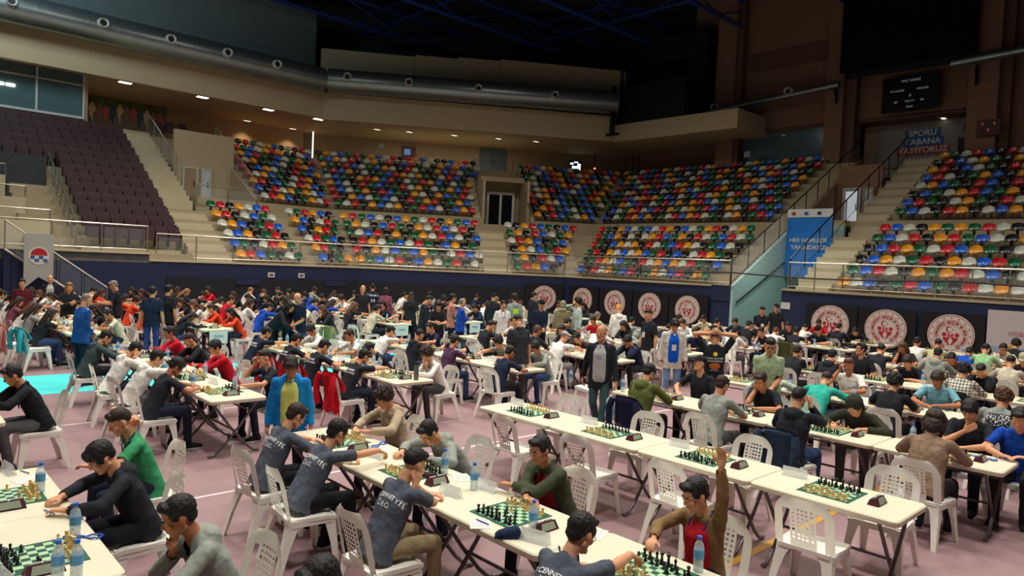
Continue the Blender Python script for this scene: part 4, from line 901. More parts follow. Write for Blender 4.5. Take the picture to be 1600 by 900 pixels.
# ------------------------------------------------------------------ people
_tmpc = bpy.data.collections.new('tmp'); SC.collection.children.link(_tmpc)
_tex = {}
def noise_tex(sc):
    if sc not in _tex: t = bpy.data.textures.new('clouds', 'CLOUDS'); t.noise_scale = sc; t.noise_depth = 2; _tex[sc] = t
    return _tex[sc]
def skin_over(name, mb, m, vox, smooth=2, dec=None, disp=None):
    me = bpy.data.meshes.new(name); me.from_pydata(mb.v, [], mb.f); me.update()
    o = bpy.data.objects.new(name, me); _tmpc.objects.link(o)
    r = o.modifiers.new('r', 'REMESH'); r.mode = 'VOXEL'; r.voxel_size = vox
    if smooth: s = o.modifiers.new('s', 'SMOOTH'); s.factor = .5; s.iterations = smooth
    if disp: d = o.modifiers.new('d', 'DISPLACE'); d.texture = noise_tex(disp[1]); d.strength = disp[0]; d.mid_level = .5
    if dec: d = o.modifiers.new('x', 'DECIMATE'); d.ratio = dec
    dg = bpy.context.evaluated_depsgraph_get(); out = bpy.data.meshes.new_from_object(o.evaluated_get(dg)); out.name = name
    bpy.data.objects.remove(o); bpy.data.meshes.remove(me)
    out.materials.clear(); out.materials.append(m); out.polygons.foreach_set('use_smooth', [True]*len(out.polygons)); return out
SKIN = {i: mat('skin_%d' % i, rgb(*c), .55, noise=.06, nscale=14, spec=.35) for i, c in enumerate(((222, 160, 122), (204, 140, 102), (184, 118, 84), (150, 92, 64)))}
def ik(S, T, l1, l2, pole):
    S, T = V(S), V(T); d = T-S; L = d.length
    if L > (l1+l2)*.995: T = S+d.normalized()*(l1+l2)*.995; d = T-S; L = d.length
    L = max(L, abs(l1-l2)+.02); u = d.normalized(); a = (l1*l1-l2*l2+L*L)/(2*L); h = sqrt(max(0, l1*l1-a*a)); p = V(pole); p = (p-u*p.dot(u))
    p = p.normalized() if p.length > 1e-4 else V((0, 0, -1)); return S+u*a+p*h, T
# pose: lean, side lean, head yaw, head pitch (down), then hands: (target | head-relative 'H'), finger dir, palm normal, curl, pole
TBL = .785
def hd(x, y, z, cu=.35, dir=(0, 1, -.1), pal=(0, 0, -1), pole=(1, -.6, -.1)): return dict(t=(x, y, z), dir=dir, pal=pal, curl=cu, pole=pole)
def hh(x, y, z, cu=.5, dir=(0, .1, 1), pal=(-1, 0, 0), pole=(.5, .5, -1)): return dict(h=(x, y, z), dir=dir, pal=pal, curl=cu, pole=pole)
POSES = {   # x of hands given for the right (+x) side; left hand mirrored by the builder
 'write': dict(lean=24, hp=38, R=hd(.15, .47, TBL, .7, (-.4, 1, -.1)), L=hd(.16, .50, TBL, .3, (-.7, .7, 0))),
 'watch': dict(lean=16, hp=30, R=hd(.10, .46, TBL, .3, (-.9, .4, 0)), L=hd(.14, .44, TBL+.015, .3, (-.9, .4, 0))),
 'crossed': dict(lean=24, hp=18, R=hd(-.13, .50, TBL, .3, (-1, .1, 0)), L=hd(-.10, .46, TBL+.035, .3, (-1, .1, 0), pole=(1, -.4, -.2))),
 'cheek': dict(lean=24, hp=30, R=hh(.085, .02, -.14, .7, (-.15, .15, 1)), L=hd(.12, .48, TBL, .4, (-.8, .6, 0))),
 'chin': dict(lean=26, hp=24, hy=10, R=hh(.02, .10, -.19, 1.0, (-.5, .1, .6), (0, -1, .3)), L=hd(.05, .48, TBL, .5, (-.9, .4, 0))),
 'both': dict(lean=28, hp=40, R=hh(.10, .035, -.10, .45, (-.2, .1, 1)), L=hh(.10, .035, -.10, .45, (-.2, .1, 1))),
 'reach': dict(lean=30, hp=30, R=hd(.08, .80, .86, .6, (0, 1, -.5)), L=hd(.10, .46, TBL, .4, (-.8, .6, 0))),
 'lap': dict(lean=4, hp=24, R=hd(.08, .22, .62, .4, (-.6, .8, 0)), L=hd(.08, .22, .62, .4, (-.6, .8, 0))),
 'lookup': dict(lean=6, hp=-4, hy=35, R=hd(.14, .42, TBL, .3, (-.6, .7, 0)), L=hd(.12, .22, .62, .4, (-.6, .8, 0))),
 'bent': dict(lean=40, hp=46, R=hd(.18, .56, TBL, .6, (-.4, 1, 0)), L=hd(.18, .52, TBL, .4, (-.7, .7, 0))),
 'raise': dict(lean=8, hp=26, hy=25, L=hd(.16, .10, 1.40, .25, (0, 0, 1), (0, 1, 0), (1, .2, -.1)), R=hd(.15, .38, TBL, .7, (-.4, 1, 0))),
 'neck': dict(lean=20, hp=30, R=hh(.05, -.10, -.10, .6, (-.6, -.3, .5), (0, 1, 0), (1, .6, -.1)), L=hd(.12, .46, TBL, .4, (-.8, .6, 0))),
 'chest': dict(lean=12, hp=34, R=hd(.02, .24, .93, .05, (-.75, .1, .6), (0, -1, 0), (1, 0, -.8)), L=hd(.06, .46, TBL, .4, (-.8, .6, 0))),
 'phoneeye': dict(lean=14, hp=14, R=hh(.10, .10, -.06, .8, (-.2, .2, 1)), L=hd(.12, .44, TBL, .4, (-.8, .6, 0))),
 # standing
 'stand': dict(st=1, lean=0, hp=10, R=hd(.26, .02, .80, .5, (0, .1, -1), (-1, 0, 0), (.4, -1, 0)), L=hd(.26, .02, .80, .5, (0, .1, -1), (-1, 0, 0), (.4, -1, 0))),
 'standdown': dict(st=1, lean=5, hp=34, R=hd(.25, .06, .82, .5, (0, .2, -1), (-1, 0, 0), (.4, -1, 0)), L=hd(.25, .06, .82, .5, (0, .2, -1), (-1, 0, 0), (.4, -1, 0))),
 'clasp': dict(st=1, lean=3, hp=24, R=hd(.03, .20, .95, .6, (-.7, .3, -.4), (0, -1, 0), (.7, -1, -.4)), L=hd(.03, .22, .95, .6, (-.7, .3, -.4), (0, -1, 0), (.7, -1, -.4))),
 'fold': dict(st=1, lean=0, hp=8, hy=-20, R=hd(-.10, .20, 1.20, .3, (-1, 0, .1), (0, -1, 0), (1, -.3, -1)), L=hd(-.10, .24, 1.17, .3, (-1, 0, .1), (0, -1, 0), (1, -.3, -1))),
 'give': dict(st=1, lean=4, hp=28, R=hd(.08, .36, 1.15, .7, (-.3, 1, 0), (-1, 0, 0), (.8, -.6, -.8)), L=hd(.05, .38, 1.12, .6, (-.5, 1, 0), (-1, 0, 0), (.8, -.6, -.8))),
 'behind': dict(st=1, lean=-4, hp=16, R=hh(.08, -.09, .02, .5, (-.7, -.3, .5), (0, 1, 0), (1, .25, .1)), L=hh(.08, -.09, .02, .5, (-.7, -.3, .5), (0, 1, 0), (1, .25, .1))),
 'walk': dict(st=2, lean=3, hp=4, hy=10, R=hd(.30, -.06, .84, .5, (0, .1, -1), (-1, 0, 0), (.4, -1, 0)), L=hd(.27, .12, .84, .9, (0, .1, -1), (-1, 0, 0), (.4, -1, 0))),
 'mouth': dict(st=1, lean=-2, hp=-6, hy=20, R=hh(.03, .12, -.11, .7, (-.5, -.1, .7), (0, -1, 0), (1, .1, -.6)), L=hd(.25, .03, .82, .5, (0, .1, -1), (-1, 0, 0), (.4, -1, 0))),
 'lean': dict(st=1, lean=42, hp=20, R=hd(.15, .62, .90, .5, (0, 1, -.5), pole=(1, -.3, 0)), L=hd(.15, .60, .90, .5, (0, 1, -.5), pole=(1, -.3, 0))),
}
def skel(name, s):
    ps = POSES[name]; st = ps.get('st', 0); le = rad(ps['lean']); t = V((0, sin(le), cos(le)))
    P0 = V((0, 0, .93*s if st else .545)) if st else V((0, -.03, .545)); N = P0+t*.50*s
    X = V((1, 0, 0)); hy, hp = rad(-ps.get('hy', 0)), rad(-ps['hp'])
    R = (Matrix.Rotation(hy, 3, 'Z') @ Matrix.Rotation(hp, 3, 'X')); r, f, u = R @ X, R @ V((0, 1, 0)), R @ V((0, 0, 1))
    hs = .96 if s < .95 else 1.0
    Hc = N+(t*.6+u*.6).normalized()*.165*hs+f*.03
    d = dict(P=P0, N=N, t=t, Hc=Hc, R=R, s=s, hs=hs, st=st); fw = X.cross(t)*-1
    for sx, k in ((1, 'R'), (-1, 'L')):
        q = ps[k]; S = N-t*(.062 if st else .05)*s+X*sx*(.168 if st else .172)*s+V((0, .01, 0)); mx = lambda v: V((v[0]*sx, v[1], v[2]))
        if 'h' in q: T = Hc+(r*q['h'][0]*sx+f*q['h'][1]+u*q['h'][2])*hs; dr = r*q['dir'][0]*sx+f*q['dir'][1]+u*q['dir'][2]; pl = r*q['pal'][0]*sx+f*q['pal'][1]+u*q['pal'][2]
        else: T = mx(q['t'])*(1); T.z = T.z*(s if st else 1); dr = mx(q['dir']); pl = mx(q['pal'])
        E, T = ik(S, T, .285*s, .255*s, mx(q['pole'])); dr = V(dr).normalized(); pl = V(pl); pl = (pl-dr*pl.dot(dr)).normalized()
        d['S'+k], d['E'+k], d['W'+k], d['hd'+k], d['hp'+k], d['c'+k] = S, E, T, dr, pl, q['curl']
        H_ = P0+X*sx*.09*s-V((0, 0, .02))
        if st == 0: K = V((sx*.14, .40*s, .515)); A = V((sx*.13, .36*s+(.06 if k == 'R' else -.04), .085))
        elif st == 1: K = V((sx*.10, .03, .50*s)); A = V((sx*.11, -.01, .085))
        else: K = V((sx*.09, .10 if k == 'L' else .06, .50*s)); A = V((sx*.09, .22 if k == 'L' else -.30, .085 if k == 'L' else .12))
        d['H'+k], d['K'+k], d['A'+k] = H_, K, A
    return d
def hand_prims(mb, W_, h, p, curl, sx, s):
    l = h.cross(p)*sx
    if sx > 0: l = h.cross(p)
    else: l = p.cross(h)
    k = .94*s
    mb.cap(W_-h*.02, .026*k, W_+h*.02*k, .024*k, 8)
    for off, L in ((.030, .070), (.0105, .078), (-.0095, .072), (-.028, .056)):
        b = W_+h*.088*k+l*off*k; mb.cap(W_+h*.02*k+l*off*.7*k, .017*k, b, .0125*k, 8)
        d = h.copy(); c = curl; q = b
        d = (d+l*off*1.6).normalized()
        for f, r0, r1 in ((.45, .0108, .0098), (.31, .0098, .009), (.24, .009, .0075)):
            ax = d.cross(p)
            if ax.length > 1e-4: d = (Matrix.Rotation(c, 3, ax) @ d)
            e = q+d*L*f*k*1.02; mb.cap(q, r0*k, e, r1*k, 7); q = e
    b = W_+h*.028*k+l*.026*k; d = (h*.6+l*.75+p*.25).normalized(); e = b+d*.042*k; mb.cap(b, .0145*k, e, .012*k, 7); d2 = (h*.9+l*.25+p*.3).normalized(); mb.cap(e, .0118*k, e+d2*.03*k, .009*k, 7)
def head_prims(mb, c, R, s):
    q = lambda x, y, z: c+R @ V((x, y, z))*s; E = lambda p, r: mb.ell(q(*p), [v*s for v in r], R, 16, 11)
    E((0, -.012, .032), (.0745, .094, .088)); E((0, .022, -.030), (.060, .066, .070)); E((0, .040, -.062), (.047, .047, .045)); mb.cap(q(0, .066, -.088), .021*s, q(0, .070, -.092), .020*s)
    for sx in (-1, 1):
        E((sx*.040, .058, -.022), (.024, .022, .024)); E((sx*.032, .071, .020), (.026, .014, .010)); mb.cap(q(sx*.056, .0, -.055), .022*s, q(sx*.03, .06, -.088), .018*s, 8)
        mb.ell(q(sx*.078, -.010, -.006), [.009*s, .019*s, .031*s], R @ Matrix.Rotation(rad(-14)*sx, 3, 'Z') @ Matrix.Rotation(rad(10), 3, 'X'), 10, 7); E((sx*.078, -.004, -.026), (.009, .009, .012))
        E((sx*.0115, .094, -.026), (.009, .010, .008))
    mb.cap(q(0, .080, .012), .0085*s, q(0, .102, -.020), .0115*s, 8)
    E((0, .082, -.050), (.024, .010, .0065)); E((0, .080, -.062), (.021, .010, .0075))
def body_mesh(k):
    mb = MB(); s = k['s']; t = k['t']; X = V((1, 0, 0))
    head_prims(mb, k['Hc'], k['R'], k['hs']); hb = k['Hc']-k['R'] @ V((0, .02, .075))
    mb.cap(k['N']-t*.05, .062*s, hb, .050*s, 14); mb.cap(k['P'], .08*s, k['N']-t*.14, .065*s, 12)
    mb.cap(k['SR']-X*.02-t*.02, .045*s, k['SL']+X*.02-t*.02, .045*s, 12); mb.cap(k['N']-t*.03+X*.05, .045*s, k['N']-t*.03-X*.05, .045*s, 10)
    for c, sx in (('R', 1), ('L', -1)):
        S, E, W_ = k['S'+c], k['E'+c], k['W'+c]; mb.cap(S, .048*s, E, .038*s, 12); m = E.lerp(W_, .3); mb.cap(E, .037*s, m, .041*s, 12); mb.cap(m, .041*s, W_, .025*s, 12)
        hand_prims(mb, W_, k['hd'+c], k['hp'+c], k['c'+c], sx, max(s, .93)); mb.cap(k['P'], .07, k['H'+c], .07, 8); mb.cap(k['H'+c], .065, k['K'+c], .045, 8); mb.cap(k['K'+c], .045, k['A'+c], .035, 8)
    return skin_over('body', mb, SKIN[0], .0075, 2, .5)
def shirt_mesh(k, style):
    s = k['s']; t = k['t']; X = V((1, 0, 0)); F = X.cross(t)*-1; P0, N = k['P'], k['N']; g = {'tee': 0, 'polo': .003, 'long': .003, 'hoodie': .012, 'coat': .015, 'suit': .012}[style]
    F = V((0, cos(atan2(t.y, t.z)), -sin(atan2(t.y, t.z)))); mb = MB(); C = P0+t*.33*s
    st_ = k['st']; bl = (-.24 if style in ('suit', 'coat') else -.16) if st_ else -.13
    for sx in (-1, 1):
        mb.cap(P0+X*sx*.082*s+t*bl, (.108+g)*s, P0+t*.14*s+X*sx*.066*s, (.100+g)*s, 14); mb.cap(P0+t*.14*s+X*sx*.066*s, (.100+g)*s, C+X*sx*.078*s, (.103+g)*s, 14)
        mb.cap(C+X*sx*.078*s, (.103+g)*s, N-t*.10*s+X*sx*.095*s, (.080+g*.7)*s, 12); mb.cap(N-t*.07*s+X*sx*.12*s, (.056+g*.4)*s, N-t*.015*s+X*sx*.04*s, (.046+g*.4)*s, 10)
    mb.cap(P0+t*bl, (.112+g)*s, C, (.108+g)*s, 16); mb.cap(C, (.108+g)*s, N-t*.10*s, (.092+g)*s, 14)
    mb.cap(k['SR']-t*.045*s-X*.05, (.060+g*.4)*s, k['SL']-t*.045*s+X*.05, (.060+g*.4)*s, 12)
    mb.cap(N-t*.05-F*.012, (.068+g*.5)*s, N-t*.012-F*.012, (.060+g*.5)*s, 12)
    for c, sx in (('R', 1), ('L', -1)):
        S, E, W_ = k['S'+c], k['E'+c], k['W'+c]; mb.ell(S-t*.012, ((.056+g*.4)*s,)*3)
        if style in ('tee', 'polo'):
            e = S.lerp(E, .95); mb.cap(S, .056*s, e, .058*s, 12)
        else:
            mb.cap(S, (.054+g*.6)*s, E, (.049+g*.6)*s, 12); e = E.lerp(W_, .93); mb.cap(E, (.050+g*.7)*s, e, (.036+g*.5)*s, 12)
    if style in ('hoodie',):
        b = N-F*.055-t*.015; mb.ell(b, (.115*s, .055*s, .055*s), None, 12, 8); mb.ell(b-F*.03-t*.05, (.09*s, .045*s, .07*s), None, 12, 8)
        for sx in (-1, 1): mb.cap(b+X*sx*.08, .035, N+F*.055+X*sx*.05-t*.04, .026, 8)
    if style in ('polo', 'suit', 'coat'):
        for sx in (-1, 1): mb.cap(N-F*.05+X*sx*.05+t*.02, .022, N+F*.05+X*sx*.035-t*.02, .018, 8)
    me = skin_over('shirt', mb, M_white, .014, 3, .6, (.014, .06))
    # open hem and sleeve ends
    hem = P0+t*(bl+.02); cuts = []
    for c in 'RL':
        S, E, W_ = k['S'+c], k['E'+c], k['W'+c]
        if style in ('tee', 'polo'): cuts.append((S, (E-S).normalized(), (E-S).length*.80, .5))
        else: cuts.append((E, (W_-E).normalized(), (W_-E).length*.93, .5))
    bm = bmesh.new(); bm.from_mesh(me); dead = []
    for v in bm.verts:
        co = v.co
        if (co-hem).dot(t) < 0 and (co-hem-t*((co-hem).dot(t))).length < .26 and all((co-k['W'+c]).length > .10 for c in 'RL'): dead.append(v); continue
        for o_, d_, L_, m_ in cuts:
            q = co-o_; l_ = q.dot(d_)
            if l_ > L_ and (q-d_*l_).length < .07 and l_ < L_+.10: dead.append(v); break
    bmesh.ops.delete(bm, geom=dead, context='VERTS'); bm.to_mesh(me); bm.free(); return me
def trousers_mesh(k, wide=0):
    s = k['s']; mb = MB(); P0 = k['P']; mb.ell(P0-V((0, .0, .01)), (.148*s, .104*s, .10), None, 16, 10)
    for c in 'RL':
        mb.cap(k['H'+c], .090*s, k['K'+c], .066*s, 14); mb.cap(k['K'+c], .066*s, k['A'+c]+V((0, 0, .0)), .054*s, 12); mb.cap(k['A'+c], .056*s, k['A'+c]-V((0, 0, .02)), .056*s, 10)
    return skin_over('trousers', mb, M_dark, .017, 3, .6, (.012, .07))
def shoe_mesh(A, sx):
    mb = MB(); d = V((sx*.12, 1, 0)).normalized(); b = V((A.x, A.y, .045)); mb.cap(b-d*.03, .043, b+d*.06, .040, 10); mb.cap(b+d*.06, .040, b+d*.155-V((0, 0, .012)), .030, 10); mb.cap(b-d*.02+V((0, 0, .03)), .042, b+d*.02+V((0, 0, .02)), .040, 10)
    mb.v = [(x, y, max(z, .012)) for x, y, z in mb.v]; m1 = mb.mesh('shoe', M_dark)
    mb = MB(); n = 14; R_ = Matrix.Rotation(atan2(d.y, d.x), 3, 'Z'); pts = [b+R_ @ V((.06+.125*cos(2*pi*i/n), .043*sin(2*pi*i/n)*(1.05 if cos(2*pi*i/n) > 0 else .9), 0)) for i in range(n)]
    mb.prism([(p.x, p.y) for p in pts], 0.001, .022); m2 = mb.mesh('sole', M_white); return m1, m2
# hair, in head space
HAIRC = {'black': mat('hair_black', rgb(26, 22, 22), .6, noise=.3, nscale=40, bump=.6, bscale=70, spec=.4), 'dark': mat('hair_dark_brown', rgb(50, 34, 28), .6, noise=.3, nscale=40, bump=.6, bscale=70, spec=.4),
         'brown': mat('hair_brown', rgb(92, 60, 42), .6, noise=.3, nscale=40, bump=.6, bscale=70, spec=.4), 'grey': mat('hair_grey', rgb(128, 120, 112), .7, noise=.3, nscale=40, bump=.5, bscale=70),
         'fair': mat('hair_fair', rgb(138, 98, 62), .6, noise=.3, nscale=40, bump=.6, bscale=70)}
def hair_mesh(style):
    mb = MB(); E = lambda p, r, R=None: mb.ell(V(p), r, R, 14, 10); vox, disp = .008, (.012, .018)
    if style == 'short': E((0, -.023, .042), (.081, .098, .088)); E((0, .050, .092), (.062, .038, .030)); E((0, -.060, -.012), (.064, .046, .054)); [E((sx*.068, .014, .030), (.014, .034, .036)) for sx in (-1, 1)]
    elif style == 'bowl': E((0, -.016, .048), (.086, .102, .086)); E((0, .062, .070), (.066, .034, .040)); E((0, -.06, .0), (.066, .048, .060)); [E((sx*.074, .012, .024), (.016, .044, .050)) for sx in (-1, 1)]
    elif style == 'fade': E((0, -.022, .034), (.0770, .093, .080)); E((0, -.012, .064), (.076, .092, .068)); E((0, .050, .098), (.054, .034, .028)); disp = (.006, .012)
    elif style == 'curly': E((0, -.022, .056), (.100, .112, .100)); E((0, .056, .092), (.076, .044, .044)); E((0, -.07, .0), (.078, .052, .066)); [E((sx*.086, .0, .030), (.024, .05, .06)) for sx in (-1, 1)]; disp = (.045, .022); vox = .009
    elif style == 'bob': E((0, -.022, .050), (.096, .110, .092)); E((0, -.062, -.04), (.092, .060, .10)); [mb.cap(V((sx*.082, .0, .05)), .03, V((sx*.082, .0, -.085)), .030) for sx in (-1, 1)]; E((0, .058, .086), (.062, .034, .034)); disp = (.02, .03); vox = .009
    elif style in ('long', 'pony'):
        E((0, -.020, .046), (.084, .100, .088)); E((0, .050, .096), (.058, .034, .026)); E((0, -.062, -.02), (.070, .045, .07))
        if style == 'long':
            for x in (-.05, 0, .05): mb.cap(V((x, -.07, 0)), .045, V((x*1.3, -.115, -.20)), .040); mb.cap(V((x*1.3, -.115, -.20)), .040, V((x*1.1, -.12, -.34)), .022)
            [mb.cap(V((sx*.074, .01, .02)), .026, V((sx*.085, .0, -.16)), .024) for sx in (-1, 1)]
        else: E((0, -.12, .03), (.03, .03, .03)); mb.cap(V((0, -.13, .02)), .032, V((0, -.16, -.10)), .030); mb.cap(V((0, -.16, -.10)), .030, V((0, -.15, -.24)), .012)
        disp = (.016, .03); vox = .009
    elif style == 'bald': E((0, -.046, .004), (.0775, .070, .046)); vox = .008; disp = None
    elif style == 'thin': E((0, -.026, .038), (.0770, .086, .082)); disp = (.005, .012)
    elif style == 'scarf': E((0, -.014, .036), (.088, .100, .092)); E((0, -.03, -.05), (.082, .075, .075)); E((0, .01, -.11), (.085, .085, .05)); E((0, -.03, -.17), (.13, .10, .06)); [mb.cap(V((sx*.074, .03, .04)), .022, V((sx*.05, .05, -.10)), .026) for sx in (-1, 1)]; disp = (.01, .04)
    elif style == 'beanie': E((0, -.016, .066), (.085, .102, .076)); mb.cap(V((-.04, .04, .062)), .03, V((.04, .04, .062)), .03)
    elif style == 'hood': E((0, -.030, .040), (.105, .110, .105)); E((0, -.06, -.07), (.09, .075, .09)); disp = (.01, .04)
    me = skin_over('hair', mb, HAIRC['black'], vox, 1, None, disp)
    return me
def cap_meshes():
    mb = MB(); mb.ell((0, -.012, .050), (.084, .104, .078), None, 20, 12); mb.v = [(x, y, max(z, .048)) for x, y, z in mb.v]; a = mb.mesh('cap_crown', M_white)
    mb = MB(); vs = []; n = 10
    for k in range(n+1): t = -pi/2+pi*k/n; vs += [V((.066*sin(t), .075+.0*cos(t), .052)), V((.066*sin(t), .075+.085*cos(t)**.7 if cos(t) > 0 else .075, .044))]
    m_ = len(vs); vs2 = vs+[v-V((0, 0, .006)) for v in vs]; fs = [(2*i, 2*i+1, 2*i+3, 2*i+2) for i in range(n)]; fs2 = [tuple(x+m_ for x in f[::-1]) for f in fs]+[(2*i+1, 2*i+1+m_, 2*i+3+m_, 2*i+3) for i in range(n)]
    mb.add(vs2, fs+fs2); return a, mb.mesh('cap_brim', M_white)
_hc, _bc, _cm = {}, {}, []
M_eye = mat('eye_white', rgb(225, 215, 205), .3); M_iris = mat('iris_dark', rgb(34, 22, 16), .2); M_lip = mat('lips', rgb(176, 98, 84), .5)
def face_meshes():
    out = []
    for sx in (-1, 1):
        mb = MB(); mb.ell((sx*.031, .0765, .004), (.0135, .009, .0070), None, 10, 7); mb.cur = 1; mb.ell((sx*.031, .0835, .003), (.0058, .004, .0060), None, 8, 6); out.append(('eye', mb.mesh('eye', [M_eye, M_iris])))
        mb = MB(); mb.tube([V((sx*.014, .0875, .0225)), V((sx*.032, .0865, .0265)), V((sx*.050, .0745, .0215))], [.0030, .0036, .002], 6); out.append(('eyebrow', mb.mesh('eyebrow', HAIRC['black'])))
    mb = MB(); mb.ell((0, .0905, -.0530), (.021, .0035, .0062), None, 10, 6); out.append(('lips', mb.mesh('lips', M_lip)))
    return out
FACE = face_meshes()
mb = MB()
for sx in (-1, 1): mb.tube([V((sx*.032+.019*cos(2*pi*i/12), .094, .002+.016*sin(2*pi*i/12))) for i in range(13)], .0018, 5); mb.tube([V((sx*.05, .092, .006)), V((sx*.078, .02, .004)), V((sx*.080, -.01, .0))], .0018, 5)
mb.tube([V((-.014, .097, .006)), V((.014, .097, .006))], .0018, 5); GLS = mb.mesh('glasses', M_dark)
mb = MB(); mb.ell((0, .056, -.078), (.052, .040, .034), None, 14, 9); BRD = mb.mesh('beard', HAIRC['black'])
def setmat(o, m):
    o.material_slots[0].link = 'OBJECT'; o.material_slots[0].material = m
SHOEC = {}
def person(x, head, pose, style, colour, hairst, hairc, who, s=1.0, leg=None, skin=0, face=False, opts=(), group=None, shoe=None):
    """x: world position of the pelvis footprint; head: heading of the facing direction"""
    sc_ = 1.0
    if POSES[pose].get('st'): sc_, s = s, 1.0
    key = (pose, s)
    if key not in _bc: k = skel(pose, s); _bc[key] = dict(k=k, body=body_mesh(k), tr=trousers_mesh(k), sh=[shoe_mesh(k['A'+c], sx) for c, sx in (('R', 1), ('L', -1))], top={})
    B = _bc[key]; k = B['k']
    if style not in B['top']: B['top'][style] = shirt_mesh(k, style)
    r = thing('person', who, 'person', x, head-pi/2, group); r.scale = (sc_,)*3
    b = link('body', B['body'], r); setmat(b, SKIN[skin]); tp = {'tee': 't_shirt', 'polo': 'polo_shirt', 'long': 'sweater', 'hoodie': 'hoodie', 'coat': 'jacket', 'suit': 'jacket'}[style]
    o = link(tp, B['top'][style], r); setmat(o, colour if not isinstance(colour, tuple) else cloth(*colour)); top = o
    o = link('trousers', B['tr'], r); setmat(o, cloth(*(leg or (34, 36, 44))))
    for m1, m2 in B['sh']:
        o = link('shoe', m1, r); setmat(o, cloth(*(shoe or (30, 30, 32)))); link('sole', m2, o)
    HM = Matrix.Translation(k['Hc']) @ k['R'].to_4x4() @ Matrix.Scale(k['hs'], 4)
    if hairst in ('cap',):
        if not _cm: _cm.extend(cap_meshes())
        c = link('cap', _cm[0], r, M=HM); cc = cloth(*dict(opts).get('capc', (200, 200, 200))); setmat(c, cc); c2 = link('brim', _cm[1], c); setmat(c2, cc); hairst = 'thin'
    if hairst not in _hc: _hc[hairst] = hair_mesh(hairst)
    nm = {'scarf': 'headscarf', 'beanie': 'beanie', 'hood': 'hood'}.get(hairst, 'hair'); o = link(nm, _hc[hairst], r, M=HM); setmat(o, HAIRC[hairc] if isinstance(hairc, str) else cloth(*hairc))
    if face:
        for n_, me in FACE:
            o = link(n_, me, b, M=HM)
            if n_ == 'eyebrow': setmat(o, HAIRC[hairc] if isinstance(hairc, str) and hairst != 'bald' else HAIRC['dark'])
    od = dict(opts)
    if 'glasses' in od: link('glasses', GLS, r, M=HM)
    if 'beard' in od: link('beard', BRD, r, M=HM)
    if 'lanyard' in od:
        N, t = k['N'], k['t']; F = V((0, t.z, -t.y)); mb = MB(); [mb.tube([N+V((sx*.075, 0, 0))-F*.02+t*.04, N+V((sx*.06, 0, 0))+F*.085-t*.06, N+V((sx*.01, 0, 0))+F*.145*s-t*.22], .0055, 5) for sx in (-1, 1)]
        l_ = link('lanyard', mb.mesh('lanyard', cloth(*od['lanyard'])), r)
        if 'badge' in od:
            mb = MB(); R_ = Matrix(((1, 0, 0), (0, F.y, t.y), (0, F.z, t.z))); mb.box(N+F*.155*s-t*.29, (.085, .006, .12), M=R_); link('badge', mb.mesh('badge', M_paper, False), l_)
    if 'inner' in od:      # shirt showing in an open jacket
        N, t, P0 = k['N'], k['t'], k['P']; F = V((0, t.z, -t.y)); ky = ('inner', key)
        if ky not in _bc:
            mb = MB(); [(mb.cap(P0-t*.04+F*.075+V((x_, 0, 0)), .070*s, P0+t*.34*s+F*.070+V((x_, 0, 0)), .072*s, 14), mb.cap(P0+t*.34*s+F*.070+V((x_, 0, 0)), .072*s, N-t*.05+F*.032+V((x_*.6, 0, 0)), .05*s, 12)) for x_ in (-.042, 0, .042)]; _bc[ky] = skin_over('inner_shirt', mb, M_white, .013, 2, .6, (.006, .06))
        o = link('inner_shirt', _bc[ky], r); setmat(o, cloth(*od['inner']))
    if 'text' in od:
        me = B['top'][style]; bvh = BVHTree.FromPolygons([v.co for v in me.vertices], [p.vertices[:] for p in me.polygons]); t, N = k['t'], k['N']
        for (txt, size, side, dz, col, arc, bold) in od['text']:
            F = V((0, t.z, -t.y))*side; tm = txt if not isinstance(txt, str) else text_mesh(txt, size, mat('tprint_%d' % col, rgb(*[(235, 235, 235), (240, 190, 40), (215, 110, 40), (24, 24, 26)][col]), .7), .0, bold=bold)
            org = N-t*dz; X = V((-side*-1, 0, 0)); X = V((1, 0, 0)) if side < 0 else V((-1, 0, 0)); bm = bmesh.new(); bm.from_mesh(tm); 
            for v in bm.verts:
                x_, y_ = v.co.x, v.co.y
                if arc: y_ -= arc*x_*x_
                p = org+X*x_+t*y_+F*.5; h = bvh.ray_cast(p, -F); v.co = (h[0]+F*.006) if h[0] else (bvh.find_nearest(p-F*.45)[0]+F*.004)
            bm.to_mesh(tm); bm.free(); link('lettering' if isinstance(txt, str) else 'print', tm, top)
    return r
def flat_rect(w, h, m, nx=6, ny=4):
    mb = MB(); vs = [V((-w/2+w*i/nx, -h/2+h*j/ny, 0)) for j in range(ny+1) for i in range(nx+1)]; mb.add(vs, [(j*(nx+1)+i, j*(nx+1)+i+1, (j+1)*(nx+1)+i+1, (j+1)*(nx+1)+i) for j in range(ny) for i in range(nx)]); return mb.mesh('print', m, False)
